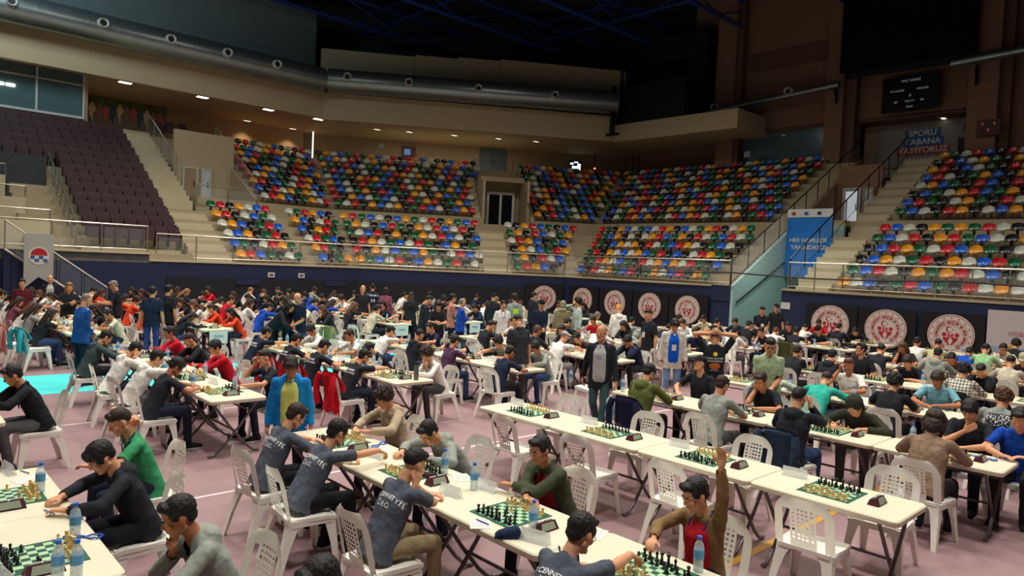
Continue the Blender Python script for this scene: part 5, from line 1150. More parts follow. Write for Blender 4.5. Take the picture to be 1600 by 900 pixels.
# jackets draped over a chair back (chair space, facing +y)
def drape(name, label, a, b, head, col, long=.45, sleeve=True, cat='jacket', seed=0):
    rs = random.Random(seed); mb = MB(); nx, nz = 14, 12; vs = []
    for side in (0, 1):
        for j in range(nz+1):
            for i in range(nx+1):
                u = -1+2*i/nx; v = j/nz; z = .875-.02*u*u-v*long; y = -.205-.26*(max(0, z-.445))+.05*u*u*.7
                y += (-.030-.03*v-.012*sin(u*9+seed)*v if side == 0 else .028+.006*sin(u*7)*v)
                if side == 1: z = .875-.02*u*u-v*long*.45
                if j == 0: y = -.315+.035*u*u
                vs.append(V((u*(.225+.03*v)*(1-.25*(1-v)*(abs(u) > .8)), y, z-(.03*sin(u*5+seed)*v if side == 0 else 0))))
    n = (nx+1)*(nz+1)
    fs = [(s_*n+j*(nx+1)+i, s_*n+j*(nx+1)+i+1, s_*n+(j+1)*(nx+1)+i+1, s_*n+(j+1)*(nx+1)+i) for s_ in (0, 1) for j in range(nz) for i in range(nx)]
    mb.add(vs, fs); me = mb.mesh(name, cloth(*col)); o = bpy.data.objects.new('t', me); _tmpc.objects.link(o)
    d = o.modifiers.new('w', 'WELD'); d.merge_threshold = .003; d = o.modifiers.new('s', 'SOLIDIFY'); d.thickness = .014; d = o.modifiers.new('b', 'SUBSURF'); d.levels = 1
    me = bpy.data.meshes.new_from_object(o.evaluated_get(bpy.context.evaluated_depsgraph_get())); bpy.data.objects.remove(o)
    me.polygons.foreach_set('use_smooth', [True]*len(me.polygons)); r = thing(name, label, cat, W(a, b), head-pi/2, 'clothes hung on chair backs'); link('shell', me, r)
    if sleeve:
        for sx in (-1, 1):
            mb = MB(); mb.tube([V((sx*.20, -.33, .82)), V((sx*.235, -.36, .70)), V((sx*.22, -.37, .50)), V((sx*.20, -.35, .36+.05*rs.random()))], [.045, .05, .045, .042], 10); link('sleeve', mb.mesh('sleeve', cloth(*col)), r)
    return r
SIT = [
(-9.57, 1.57, 'R', 'cheek', 'coat', (30, 32, 38), 'short', 'black', 'boy in a black jacket with blue lanyard at the left edge', 0.9, (90, 90, 92), 1, 1, {'lanyard': (40, 70, 170)}, 0),
(-4.12, 1.62, 'R', 'chin', 'hoodie', (150, 156, 148), 'short', 'black', 'boy in a light grey hoodie resting his chin on his fist', 0.9, (50, 70, 110), 2, 1, {}, 0),
(-5.64, 1.57, 'R', 'write', 'hoodie', (38, 40, 48), 'bowl', 'black', 'boy in a black hoodie bending over the nearest left board', 0.9, (30, 32, 40), 0, 1, {}, 0),
(-6.6, 1.89, 'R', 'neck', 'tee', (60, 150, 100), 'fade', 'dark', 'boy in a green T-shirt holding his neck', 0.9, (34, 40, 58), 0, 0, {'lanyard': (30, 50, 120)}, 0),
(-2.86, 1.75, 'R', 'watch', 'tee', (38, 40, 48), 'short', 'black', 'person with black hair cut off by the bottom edge', 0.9, (34, 40, 58), 0, 0, {}, 0),
(-2.63, 2.8, 'L', 'reach', 'tee', (84, 90, 102), 'short', 'black', 'boy in a grey T-shirt and glasses reaching over the nearest board', 0.9, (28, 28, 32), 0, 1, {'glasses': 1, 'lanyard': (30, 50, 120), 'text': [('KENT CENNET YİĞİT', 0.046, -1, 0.11, 0, 1.2, 0.0008), ('İ.H.O.', 0.052, -1, 0.175, 0, 0, 0.001)]}, 1),
(-4.23, 2.8, 'L', 'cheek', 'tee', (84, 90, 102), 'fade', 'black', 'boy with shaved nape in a grey lettered T-shirt and khaki trousers', 0.9, (150, 132, 100), 0, 0, {'text': [('KENT CENNET YİĞİT', 0.046, -1, 0.11, 0, 1.2, 0.0008), ('İ.H.O.', 0.052, -1, 0.175, 0, 0, 0.001)]}, 1),
(-5.45, 2.8, 'L', 'reach', 'tee', (84, 90, 102), 'short', 'black', 'boy in a grey lettered T-shirt writing with his right arm stretched out', 0.9, (28, 28, 32), 0, 0, {'text': [('KENT CENNET YİĞİT', 0.046, -1, 0.11, 0, 1.2, 0.0008), ('İ.H.O.', 0.052, -1, 0.175, 0, 0, 0.001)]}, 1),
(-6.16, 2.8, 'L', 'write', 'tee', (84, 90, 102), 'short', 'dark', 'bowed boy in a grey T-shirt, farthest of the four grey T-shirts', 0.9, (28, 28, 32), 0, 0, {'text': [('KENT CENNET YİĞİT', 0.046, -1, 0.11, 0, 1.2, 0.0008), ('İ.H.O.', 0.052, -1, 0.175, 0, 0, 0.001)]}, 1),
(-2.57, 4.34, 'R', 'raise', 'coat', (138, 110, 72), 'short', 'black', 'small boy in a khaki jacket raising his hand high', 0.78, (30, 32, 40), 0, 1, {'inner': (196, 34, 52), 'lanyard': (60, 60, 160)}, 1),
(-3.96, 4.34, 'R', 'crossed', 'coat', (74, 80, 60), 'short', 'black', 'boy in a dark olive jacket with folded arms looking aside', 0.9, (44, 44, 46), 1, 1, {'inner': (150, 30, 44)}, 1),
(-5.27, 4.34, 'R', 'bent', 'hoodie', (150, 156, 148), 'short', 'black', 'boy in a grey hoodie bent low over his score sheet', 0.9, (34, 40, 58), 0, 1, {}, 1),
(-6.36, 4.34, 'R', 'watch', 'hoodie', (190, 172, 144), 'curly', 'dark', 'boy in a beige hoodie with curly hair looking down', 0.9, (34, 40, 58), 0, 1, {}, 1),
(-9.54, 2.8, 'L', 'write', 'tee', (38, 40, 48), 'bowl', 'black', 'boy in a black T-shirt and striped trousers at the table end', 0.9, (34, 40, 58), 2, 1, {}, 1),
(-10.47, 2.8, 'L', 'reach', 'hoodie', (236, 234, 228), 'short', 'black', 'boy in a white hoodie leaning on the table beside the black T-shirt', 0.9, (90, 90, 92), 0, 0, {}, 1),
(-11.48, 2.8, 'L', 'both', 'hoodie', (236, 234, 228), 'short', 'black', 'boy in a white hoodie holding his head in both hands', 0.9, (34, 40, 58), 0, 0, {}, 1),
(-13.03, 2.8, 'L', 'write', 'hoodie', (62, 80, 80), 'short', 'black', 'boy in a dark green hoodie leaning forward', 0.9, (30, 32, 40), 0, 1, {}, 1),
(-9.46, 4.34, 'R', 'phoneeye', 'tee', (38, 40, 48), 'fade', 'dark', 'boy in a black T-shirt drinking beside the red coat', 0.9, (34, 40, 58), 0, 1, {'lanyard': (60, 90, 160)}, 1),
(-11.05, 4.34, 'R', 'crossed', 'long', (200, 28, 48), 'bowl', 'black', 'boy in a red sweater with folded arms turned to the camera', 0.9, (34, 40, 58), 0, 1, {}, 1),
(-12.16, 4.34, 'R', 'cheek', 'coat', (30, 32, 38), 'fade', 'dark', 'boy in a black jacket between two red sweaters', 0.9, (50, 70, 110), 1, 0, {}, 1),
(-13.21, 4.34, 'R', 'crossed', 'long', (200, 28, 48), 'short', 'black', 'boy in a red sweater with his back turned, farther of two', 0.9, (34, 40, 58), 2, 0, {}, 1),
(-9.46, 5.49, 'L', 'reach', 'tee', (38, 40, 48), 'short', 'black', 'boy in a black lettered T-shirt in front of a red coat, nearest of three', 0.9, (34, 40, 58), 0, 0, {'text': [('KUŞADASI', 0.045, -1, 0.12, 0, 0, 0.001), ('SATRANÇ KULÜBÜ', 0.032, -1, 0.17, 0, 0, 0.001)]}, 2),
(-10.66, 5.49, 'L', 'write', 'tee', (38, 40, 48), 'short', 'black', 'boy in a black lettered T-shirt in front of a red coat, second of three', 0.9, (34, 40, 58), 0, 0, {'text': [('KUŞADASI', 0.045, -1, 0.12, 0, 0, 0.001), ('SATRANÇ KULÜBÜ', 0.032, -1, 0.17, 0, 0, 0.001)]}, 2),
(-11.64, 5.49, 'L', 'write', 'tee', (38, 40, 48), 'short', 'black', 'boy in a black lettered T-shirt in front of a red coat, third of three', 0.9, (50, 70, 110), 0, 0, {'text': [('KUŞADASI', 0.045, -1, 0.12, 0, 0, 0.001), ('SATRANÇ KULÜBÜ', 0.032, -1, 0.17, 0, 0, 0.001)]}, 2),
(-13.0, 5.49, 'L', 'reach', 'tee', (32, 42, 66), 'short', 'black', 'boy in a navy T-shirt and glasses at the far end of the red coats', 0.9, (50, 70, 110), 0, 0, {'glasses': 1, 'text': [('KUŞADASI', 0.045, -1, 0.12, 0, 0, 0.001), ('SATRANÇ KULÜBÜ', 0.032, -1, 0.17, 0, 0, 0.001)]}, 2),
(-9.17, 7.03, 'R', 'chin', 'long', (236, 234, 228), 'curly', 'dark', 'boy with curly hair and glasses in a white sweater at the table end', 0.9, (70, 68, 70), 0, 1, {'glasses': 1}, 2),
(-10.7, 7.03, 'R', 'bent', 'tee', (38, 40, 48), 'short', 'black', 'boy in a black T-shirt bent low over the table behind two bottles', 0.9, (50, 70, 110), 0, 0, {}, 2),
(-11.74, 7.03, 'R', 'watch', 'tee', (236, 234, 228), 'short', 'dark', 'boy in a white T-shirt facing the black lettered shirts, nearer one', 0.9, (50, 70, 110), 1, 1, {}, 2),
(-13.12, 7.03, 'R', 'write', 'coat', (236, 234, 228), 'bowl', 'black', 'boy in a white striped jacket facing the black lettered shirts', 0.9, (90, 90, 92), 2, 1, {}, 2),
(-8.77, 7.98, 'L', 'write', 'tee', (32, 42, 66), 'short', 'black', 'boy in a navy T-shirt writing, seated in the chair nearest the walking man', 0.9, (30, 32, 40), 2, 1, {}, 3),
(-10.19, 7.98, 'L', 'watch', 'tee', (84, 54, 84), 'short', 'black', 'boy in a plum purple T-shirt', 0.9, (50, 70, 110), 0, 0, {'lanyard': (60, 60, 130)}, 3),
(-11.32, 7.98, 'L', 'watch', 'hoodie', (38, 40, 48), 'fade', 'black', 'boy in a black hoodie left of the purple T-shirt', 0.9, (50, 70, 110), 1, 0, {}, 3),
(-12.53, 7.98, 'L', 'reach', 'tee', (236, 234, 228), 'short', 'black', 'boy in a plain white T-shirt stretching his arm over the table', 0.9, (50, 70, 110), 0, 0, {}, 3),
(-9.17, 9.52, 'R', 'write', 'long', (150, 156, 148), 'bowl', 'black', 'boy in a grey and navy sweater bowed beside the walking man', 0.9, (50, 70, 110), 0, 1, {}, 3),
(-10.17, 9.52, 'R', 'reach', 'tee', (150, 156, 148), 'curly', 'black', 'curly-haired boy in a grey T-shirt making a move', 0.9, (44, 44, 46), 0, 1, {}, 3),
(-11.45, 9.52, 'R', 'bent', 'tee', (38, 40, 48), 'short', 'black', 'boy in black resting his head low beside the purple T-shirt', 0.9, (34, 40, 58), 0, 0, {}, 3),
(-12.57, 9.52, 'R', 'watch', 'tee', (32, 42, 66), 'short', 'black', 'boy in navy half hidden behind the black hoodie', 0.9, (50, 70, 110), 0, 0, {}, 3),
(-10.02, 10.63, 'L', 'reach', 'tee', (236, 234, 228), 'cap', 'grey', 'man in a white T-shirt and pale grey cap reaching over the board', 1.0, (150, 150, 146), 0, 0, {'capc': (176, 176, 168)}, 4),
(-10.7, 10.63, 'L', 'watch', 'tee', (38, 40, 48), 'short', 'brown', 'brown-haired boy in black with his back turned, left of the grey cap', 1.0, (30, 32, 40), 2, 0, {}, 4),
(-12.33, 10.63, 'L', 'write', 'tee', (38, 40, 48), 'fade', 'black', 'boy in a black T-shirt writing behind the curly-haired boy', 1.0, (44, 44, 46), 1, 0, {}, 4),
(-9.03, 12.17, 'R', 'both', 'hoodie', (32, 42, 66), 'bowl', 'black', 'boy in a dark navy hoodie holding his forehead at the small table', 1.0, (44, 44, 46), 2, 0, {}, 4),
(-10.36, 12.17, 'R', 'bent', 'tee', (70, 56, 48), 'short', 'black', 'boy in a brown T-shirt bending over a board behind the walking man', 1.0, (30, 32, 40), 0, 1, {}, 4),
(-10.95, 12.17, 'R', 'cheek', 'coat', (38, 40, 48), 'short', 'black', 'young man in a black jacket behind the grey cap', 1.0, (30, 32, 40), 0, 1, {}, 4),
(-12.67, 12.17, 'R', 'watch', 'tee', (224, 220, 212), 'short', 'black', 'boy in white half hidden in the fifth row, middle block', 1.0, (90, 90, 92), 0, 0, {}, 4),
(-11.29, 13.33, 'L', 'bent', 'tee', (236, 234, 228), 'short', 'dark', "player in a white T-shirt bent down beside the walking man's head", 1.0, (30, 32, 40), 0, 0, {}, 5),
(-10.2, 13.33, 'L', 'bent', 'hoodie', (150, 156, 148), 'hood', (150, 156, 148), 'player wrapped in a grey hooded sweater leaning low', 1.0, (44, 44, 46), 1, 0, {}, 5),
(-12.39, 14.87, 'R', 'watch', 'tee', (200, 28, 48), 'short', 'black', 'player in dark red behind the white shirt', 1.0, (90, 90, 92), 1, 0, {}, 5),
(-11.3, 14.87, 'R', 'cheek', 'hoodie', (38, 40, 48), 'long', 'black', 'player with long black hair in a black hoodie holding the chin', 1.0, (90, 90, 92), 1, 1, {}, 5),
(-10.6, 14.87, 'R', 'watch', 'tee', (236, 234, 228), 'short', 'dark', 'boy in a white top beside the grey hooded sweater', 1.0, (44, 44, 46), 0, 1, {}, 5),
(-9.2, 14.87, 'R', 'watch', 'hoodie', (32, 42, 66), 'short', 'black', 'boy in a navy hoodie between the white jacket and raised elbows', 1.0, (90, 90, 92), 1, 1, {}, 5),
(-9.97, 15.98, 'L', 'bent', 'coat', (190, 166, 120), 'beanie', (190, 166, 120), 'player in a sand camouflage hooded jacket', 1.0, (50, 70, 110), 0, 0, {}, 6),
(-13.7, 14.87, 'R', 'watch', 'tee', (38, 40, 48), 'short', 'black', 'player in black left of the grey cap in the sixth row', 1.0, (44, 44, 46), 0, 0, {}, 5),
(-13.51, 15.98, 'L', 'watch', 'coat', (212, 204, 176), 'short', 'grey', 'person in a beige patterned jacket sitting below the emblem', 1.0, (34, 40, 58), 1, 0, {}, 6),
(-9.02, 15.98, 'L', 'watch', 'tee', (236, 234, 228), 'bowl', 'black', 'boy in a white T-shirt and glasses near the teal wall', 1.0, (90, 90, 92), 2, 1, {'glasses': 1}, 6),
(-8.88, 17.52, 'R', 'cheek', 'tee', (38, 40, 48), 'short', 'black', 'boy in a black T-shirt near the teal wall', 1.0, (50, 70, 110), 0, 1, {}, 6),
(-10.04, 18.58, 'L', 'watch', 'tee', (38, 40, 48), 'short', 'black', 'boy in black beside the standing men at the teal wall', 1.0, (50, 70, 110), 1, 0, {}, 7),
(-9.34, 18.58, 'L', 'bent', 'tee', (236, 234, 228), 'short', 'brown', 'brown-haired boy in a white T-shirt near the right wall', 1.0, (90, 90, 92), 0, 0, {}, 7),
(-8.7, 18.58, 'L', 'reach', 'tee', (38, 40, 48), 'short', 'black', 'boy in a black T-shirt writing before the first near emblem', 1.0, (50, 70, 110), 1, 0, {}, 7),
(-9.43, 20.12, 'R', 'watch', 'tee', (38, 40, 48), 'short', 'black', 'boy in black facing away near the right wall', 1.0, (50, 70, 110), 0, 0, {}, 7),
(-8.52, 20.12, 'R', 'write', 'tee', (38, 40, 48), 'beanie', (24, 24, 28), 'person in a black top and black beanie below the first near emblem', 1.0, (30, 32, 40), 0, 1, {}, 7),
(-9.67, 21.13, 'L', 'bent', 'tee', (236, 234, 228), 'fade', 'black', 'boy in a white T-shirt at the wall by the navy corner', 1.0, (50, 70, 110), 0, 0, {}, 8),
(-8.55, 21.13, 'L', 'watch', 'coat', (38, 40, 48), 'short', 'black', 'person in a black jacket on a chair in front of the emblem', 1.0, (34, 40, 58), 0, 0, {}, 8),
(-9.64, 22.67, 'R', 'watch', 'tee', (200, 28, 48), 'short', 'black', 'boy in a dark red top in front of the first near emblem', 1.0, (30, 32, 40), 2, 1, {}, 8),
(-8.43, 22.67, 'R', 'bent', 'coat', (30, 32, 38), 'short', 'black', 'person in black resting the head low on the table by the emblem', 1.0, (90, 90, 92), 0, 0, {}, 8),
(-5.84, 7.98, 'L', 'watch', 'hoodie', (92, 100, 52), 'bowl', 'black', 'boy in an olive green hoodie at the start of the fourth row', 1.0, (30, 32, 40), 0, 0, {'text': []}, 3),
(-4.7, 7.98, 'L', 'watch', 'tee', (150, 156, 148), 'short', 'dark', 'boy in a grey T-shirt seen from behind in the fourth row', 1.0, (90, 90, 92), 1, 0, {}, 3),
(-3.67, 7.98, 'L', 'phoneeye', 'hoodie', (38, 40, 48), 'fade', 'black', 'big boy in a black hoodie with a dark red collar', 1.0, (50, 70, 110), 0, 0, {'inner': (120, 26, 40)}, 3),
(-2.25, 7.98, 'L', 'watch', 'long', (150, 126, 104), 'bob', 'dark', 'person with a brown bob in a tan shirt, back turned', 1.0, (44, 44, 46), 0, 0, {}, 3),
(-5.82, 9.52, 'R', 'lookup', 'tee', (38, 40, 48), 'cap', 'black', 'young man in a black T-shirt and dark cap looking to the camera', 1.0, (30, 32, 40), 0, 1, {'capc': (34, 34, 38)}, 3),
(-4.72, 9.52, 'R', 'cheek', 'tee', (38, 40, 48), 'short', 'dark', 'boy in a black T-shirt leaning his cheek on his hand', 1.0, (44, 44, 46), 1, 1, {}, 3),
(-2.23, 9.52, 'R', 'chest', 'tee', (38, 40, 48), 'bowl', 'black', 'boy in a black T-shirt with his open hand on his chest', 1.0, (34, 40, 58), 0, 1, {}, 3),
(-3.4, 9.52, 'R', 'bent', 'coat', (52, 54, 44), 'hood', (52, 54, 44), 'hunched person in a dark olive jacket with the head down', 1.0, (90, 90, 92), 0, 0, {}, 3),
(-1.75, 9.52, 'R', 'watch', 'polo', (28, 76, 180), 'short', 'black', 'boy in a bright blue top at the right edge', 1.0, (44, 44, 46), 0, 0, {}, 3),
(-5.36, 10.63, 'L', 'bent', 'tee', (190, 200, 176), 'short', 'dark', 'boy in a pale green camouflage T-shirt bent over the table', 1.0, (34, 40, 58), 0, 0, {}, 4),
(-4.57, 10.63, 'L', 'bent', 'tee', (50, 176, 156), 'fade', 'dark', 'boy in a teal T-shirt leaning on the table', 1.0, (50, 70, 110), 0, 0, {}, 4),
(-3.52, 10.63, 'L', 'watch', 'tee', (38, 40, 48), 'curly', 'black', 'person with a big curly hairdo in a black T-shirt', 1.0, (30, 32, 40), 0, 0, {}, 4),
(-2.22, 10.63, 'L', 'watch', 'tee', (150, 156, 148), 'curly', 'brown', 'person with brown curls in a grey T-shirt lettered NEVER LOOK BACK', 1.0, (50, 70, 110), 0, 0, {'never': 1}, 4),
(-4.62, 12.17, 'R', 'phoneeye', 'tee', (236, 234, 228), 'fade', 'brown', 'boy in a white T-shirt turned left beside the teal T-shirt', 1.0, (44, 44, 46), 2, 1, {}, 4),
(-3.3, 12.17, 'R', 'watch', 'polo', (120, 176, 192), 'bowl', 'dark', 'boy in a light blue polo shirt looking down left', 1.0, (34, 40, 58), 2, 1, {}, 4),
(-5.54, 13.33, 'L', 'cheek', 'hoodie', (38, 40, 48), 'short', 'black', 'tall boy in a black hoodie propping his head on a long arm', 1.0, (44, 44, 46), 0, 0, {}, 5),
(-3.35, 13.33, 'L', 'watch', 'long', (190, 186, 166), 'curly', 'black', 'person with curly black hair in a black and white checked shirt', 1.0, (50, 70, 110), 0, 0, {'check': 1}, 5),
(-5.47, 14.87, 'R', 'lookup', 'tee', (38, 40, 48), 'short', 'black', 'smiling young man with glasses in a black jacket', 1.0, (50, 70, 110), 1, 1, {'glasses': 1}, 5),
(-4.53, 14.87, 'R', 'reach', 'tee', (38, 40, 48), 'bowl', 'dark', 'boy in a black T-shirt turned left with a bent elbow', 1.0, (44, 44, 46), 0, 1, {}, 5),
(-3.34, 14.87, 'R', 'both', 'coat', (30, 32, 38), 'fade', 'black', 'boy in a black jacket covering his face with both hands', 1.0, (34, 40, 58), 0, 1, {}, 5),
(-6.22, 13.33, 'L', 'cheek', 'tee', (38, 40, 48), 'short', 'dark', 'player hidden behind the standing man in the green polo', 1.0, (44, 44, 46), 2, 0, {}, 5),
(-5.61, 15.98, 'L', 'reach', 'tee', (38, 40, 48), 'fade', 'black', 'young man in a black T-shirt handing pieces across the table', 1.0, (34, 40, 58), 0, 0, {}, 6),
(-4.48, 15.98, 'L', 'watch', 'hoodie', (150, 156, 148), 'short', 'black', 'young man in a grey hoodie seen from behind', 1.0, (50, 70, 110), 0, 0, {}, 6),
(-3.24, 15.98, 'L', 'watch', 'tee', (206, 200, 178), 'fade', 'black', 'young man in a cream T-shirt with small prints, back turned', 1.0, (30, 32, 40), 0, 0, {}, 6),
(-5.49, 17.52, 'R', 'cheek', 'tee', (38, 40, 48), 'long', 'brown', 'girl with brown hair leaning on her arm below the emblem', 1.0, (50, 70, 110), 2, 1, {}, 6),
(-4.47, 17.52, 'R', 'bent', 'tee', (110, 60, 50), 'short', 'black', 'dark-haired boy in a reddish shirt behind the grey hoodie', 1.0, (90, 90, 92), 2, 0, {}, 6),
(-3.26, 17.52, 'R', 'watch', 'tee', (60, 40, 44), 'cap', 'dark', 'person in a beige cap at the right edge', 1.0, (50, 70, 110), 0, 0, {'capc': (176, 166, 140)}, 6),
(-5.66, 18.58, 'L', 'watch', 'tee', (236, 234, 228), 'short', 'black', 'boy in a white T-shirt left of the beige camouflage shirt', 1.0, (50, 70, 110), 2, 0, {}, 7),
(-5.21, 18.58, 'L', 'watch', 'tee', (200, 196, 150), 'fade', 'black', 'boy in a pale camouflage T-shirt before the third near emblem', 1.0, (30, 32, 40), 1, 0, {}, 7),
(-4.62, 18.58, 'L', 'bent', 'tee', (28, 76, 180), 'short', 'black', 'boy in a royal blue T-shirt before the third near emblem', 1.0, (50, 70, 110), 2, 0, {}, 7),
(-4.25, 18.58, 'L', 'watch', 'tee', (160, 205, 150), 'fade', 'black', 'boy in a light green T-shirt behind the one hiding his face', 1.0, (50, 70, 110), 0, 0, {}, 7),
(-4.44, 20.12, 'R', 'bent', 'tee', (236, 234, 228), 'curly', 'black', 'player in a white top behind the light green T-shirt', 1.0, (50, 70, 110), 1, 0, {}, 7),
(-4.14, 20.12, 'R', 'cheek', 'hoodie', (212, 204, 176), 'short', 'black', 'boy in a cream hoodie and glasses near the right edge', 1.0, (50, 70, 110), 0, 1, {'glasses': 1}, 7),
(-4.19, 21.13, 'L', 'watch', 'tee', (38, 40, 48), 'curly', 'black', 'curly-haired person in black near the sponsor board', 1.0, (90, 90, 92), 0, 0, {}, 8),
(-9.12, 13.33, 'L', 'watch', 'long', (38, 40, 48), 'short', 'black', 'player with short black hair in black, sixth row from left, middle block, nearest', 1.0, (50, 70, 110), 1, 0, {}, 5),
(-12.37, 13.33, 'L', 'write', 'tee', (38, 40, 48), 'short', 'black', 'player with short black hair in black, sixth row from left, middle block, second nearest', 1.0, (50, 70, 110), 0, 0, {}, 5),
(-11.07, 20.12, 'R', 'write', 'tee', (32, 42, 66), 'short', 'black', 'player with short black hair in navy, eighth row from left, middle block', 1.0, (34, 40, 58), 1, 0, {}, 7),
(-11.11, 18.58, 'L', 'cheek', 'hoodie', (38, 40, 48), 'short', 'black', 'player with short black hair in black, eighth row from left, middle block, nearest', 1.0, (30, 32, 40), 0, 0, {}, 7),
(-12.45, 18.58, 'L', 'cheek', 'long', (38, 40, 48), 'short', 'black', 'player with short black hair in black, eighth row from left, middle block, second nearest', 1.0, (34, 40, 58), 0, 0, {}, 7),
(-11.13, 15.98, 'L', 'bent', 'hoodie', (38, 40, 48), 'short', 'black', 'player with short black hair in black, seventh row from left, middle block, nearest', 1.0, (30, 32, 40), 0, 0, {}, 6),
(-12.41, 17.52, 'R', 'chin', 'tee', (38, 40, 48), 'short', 'black', 'player with short black hair in black, seventh row from left, middle block, second nearest', 1.0, (30, 32, 40), 0, 0, {}, 6),
(-11.24, 17.52, 'R', 'write', 'long', (236, 234, 228), 'short', 'black', 'player with short black hair in white, seventh row from left, middle block', 1.0, (34, 40, 58), 0, 0, {}, 6),
(-12.19, 20.12, 'R', 'write', 'tee', (212, 204, 176), 'short', 'black', 'player with short black hair in cream, eighth row from left, middle block', 1.0, (30, 32, 40), 1, 0, {}, 7),
(-12.33, 15.98, 'L', 'reach', 'long', (150, 156, 148), 'short', 'black', 'player with short black hair in grey, seventh row from left, middle block', 1.0, (34, 40, 58), 0, 0, {}, 6),
(-17.17, 13.33, 'L', 'bent', 'hoodie', (38, 40, 48), 'curly', 'black', 'player with curly black hair in black, sixth row from left, far block', 1.0, (30, 32, 40), 0, 0, {}, 5),
(-17.18, 10.63, 'L', 'cheek', 'tee', (212, 204, 176), 'pony', 'black', 'player with black ponytail in cream, fifth row from left, far block', 1.0, (34, 40, 58), 1, 0, {}, 4),
(-17.2, 17.52, 'R', 'cheek', 'long', (38, 40, 48), 'long', 'black', 'player with long black hair in black, seventh row from left, far block', 1.0, (34, 40, 58), 0, 0, {}, 6),
(-17.22, 12.17, 'R', 'reach', 'tee', (38, 40, 48), 'bob', 'fair', 'player with fair bob in black, fifth row from left, far block', 1.0, (34, 40, 58), 0, 0, {}, 4),
(-17.24, 15.98, 'L', 'watch', 'long', (38, 40, 48), 'curly', 'black', 'player with curly black hair in black, seventh row from left, far block, nearest', 1.0, (34, 40, 58), 1, 0, {}, 6),
(-21.13, 15.98, 'L', 'reach', 'long', (38, 40, 48), 'curly', 'black', 'player with curly black hair in black, seventh row from left, far block, second nearest', 1.0, (34, 40, 58), 0, 0, {}, 6),
(-17.28, 4.34, 'R', 'cheek', 'tee', (212, 204, 176), 'short', 'black', 'player with short black hair in cream, second row from left, far block', 0.9, (34, 40, 58), 1, 0, {}, 1),
(-17.3, 7.98, 'L', 'write', 'tee', (38, 40, 48), 'long', 'black', 'player with long black hair in black, fourth row from left, far block, nearest', 1.0, (30, 32, 40), 0, 0, {}, 3),
(-22.23, 9.52, 'R', 'write', 'long', (38, 40, 48), 'long', 'black', 'player with long black hair in black, fourth row from left, far block, second nearest', 1.0, (30, 32, 40), 0, 0, {}, 3),
(-17.31, 2.8, 'L', 'crossed', 'tee', (38, 40, 48), 'long', 'dark', 'player with long dark hair in black, second row from left, far block, nearest', 0.9, (50, 70, 110), 0, 0, {}, 1),
(-26.14, 4.34, 'R', 'reach', 'tee', (38, 40, 48), 'long', 'dark', 'player with long dark hair in black, second row from left, far block, second nearest', 0.9, (30, 32, 40), 0, 0, {}, 1),
(-17.31, 14.87, 'R', 'write', 'long', (32, 42, 66), 'pony', 'black', 'player with black ponytail in navy, sixth row from left, far block', 1.0, (34, 40, 58), 1, 0, {}, 5),
(-17.31, 9.52, 'R', 'chin', 'hoodie', (38, 40, 48), 'long', 'brown', 'player with long brown hair in black, fourth row from left, far block', 1.0, (30, 32, 40), 0, 0, {}, 3),
(-17.33, 5.49, 'L', 'bent', 'long', (38, 40, 48), 'long', 'black', 'player with long black hair in black, third row from left, far block, nearest', 0.9, (50, 70, 110), 0, 0, {}, 2),
(-26.04, 7.03, 'R', 'watch', 'tee', (38, 40, 48), 'long', 'black', 'player with long black hair in black, third row from left, far block, second nearest', 0.9, (34, 40, 58), 0, 0, {}, 2),
(-17.35, 7.03, 'R', 'cheek', 'long', (226, 70, 34), 'long', 'black', 'player with long black hair in orange, third row from left, far block, nearest', 0.9, (34, 40, 58), 0, 0, {}, 2),
(-18.45, 5.49, 'L', 'write', 'tee', (226, 70, 34), 'long', 'black', 'player with long black hair in orange, third row from left, far block, second nearest', 0.9, (30, 32, 40), 0, 0, {}, 2),
(-22.21, 5.49, 'L', 'watch', 'hoodie', (226, 70, 34), 'long', 'black', 'player with long black hair in orange, third row from left, far block, third nearest', 0.9, (30, 32, 40), 0, 0, {}, 2),
(-17.36, 18.58, 'L', 'watch', 'tee', (212, 204, 176), 'pony', 'brown', 'player with brown ponytail in cream, eighth row from left, far block', 1.0, (50, 70, 110), 1, 0, {}, 7),
(-17.36, 20.12, 'R', 'watch', 'long', (38, 40, 48), 'long', 'black', 'player with long black hair in black, eighth row from left, far block', 1.0, (34, 40, 58), 1, 0, {}, 7),
(-18.43, 17.52, 'R', 'write', 'tee', (236, 234, 228), 'long', 'black', 'player with long black hair in white, seventh row from left, far block', 1.0, (50, 70, 110), 1, 0, {}, 6),
(-18.47, 9.52, 'R', 'cheek', 'tee', (212, 204, 176), 'bowl', 'black', 'player with black fringe in cream, fourth row from left, far block', 1.0, (30, 32, 40), 0, 0, {}, 3),
(-18.48, 13.33, 'L', 'write', 'hoodie', (236, 234, 228), 'curly', 'fair', 'player with curly fair hair in white, sixth row from left, far block', 1.0, (50, 70, 110), 0, 0, {}, 5),
(-18.49, 20.12, 'R', 'chin', 'tee', (212, 204, 176), 'bob', 'dark', 'player with dark bob in cream, eighth row from left, far block', 1.0, (50, 70, 110), 1, 0, {}, 7),
(-18.52, 10.63, 'L', 'reach', 'tee', (38, 40, 48), 'long', 'brown', 'player with long brown hair in black, fifth row from left, far block', 1.0, (50, 70, 110), 1, 0, {}, 4),
(-18.53, 4.34, 'R', 'chin', 'tee', (38, 40, 48), 'long', 'black', 'player with long black hair in black, second row from left, far block', 0.9, (50, 70, 110), 0, 0, {}, 1),
(-18.55, 7.98, 'L', 'reach', 'hoodie', (28, 76, 180), 'short', 'black', 'player with short black hair in blue, fourth row from left, far block', 1.0, (50, 70, 110), 0, 0, {}, 3),
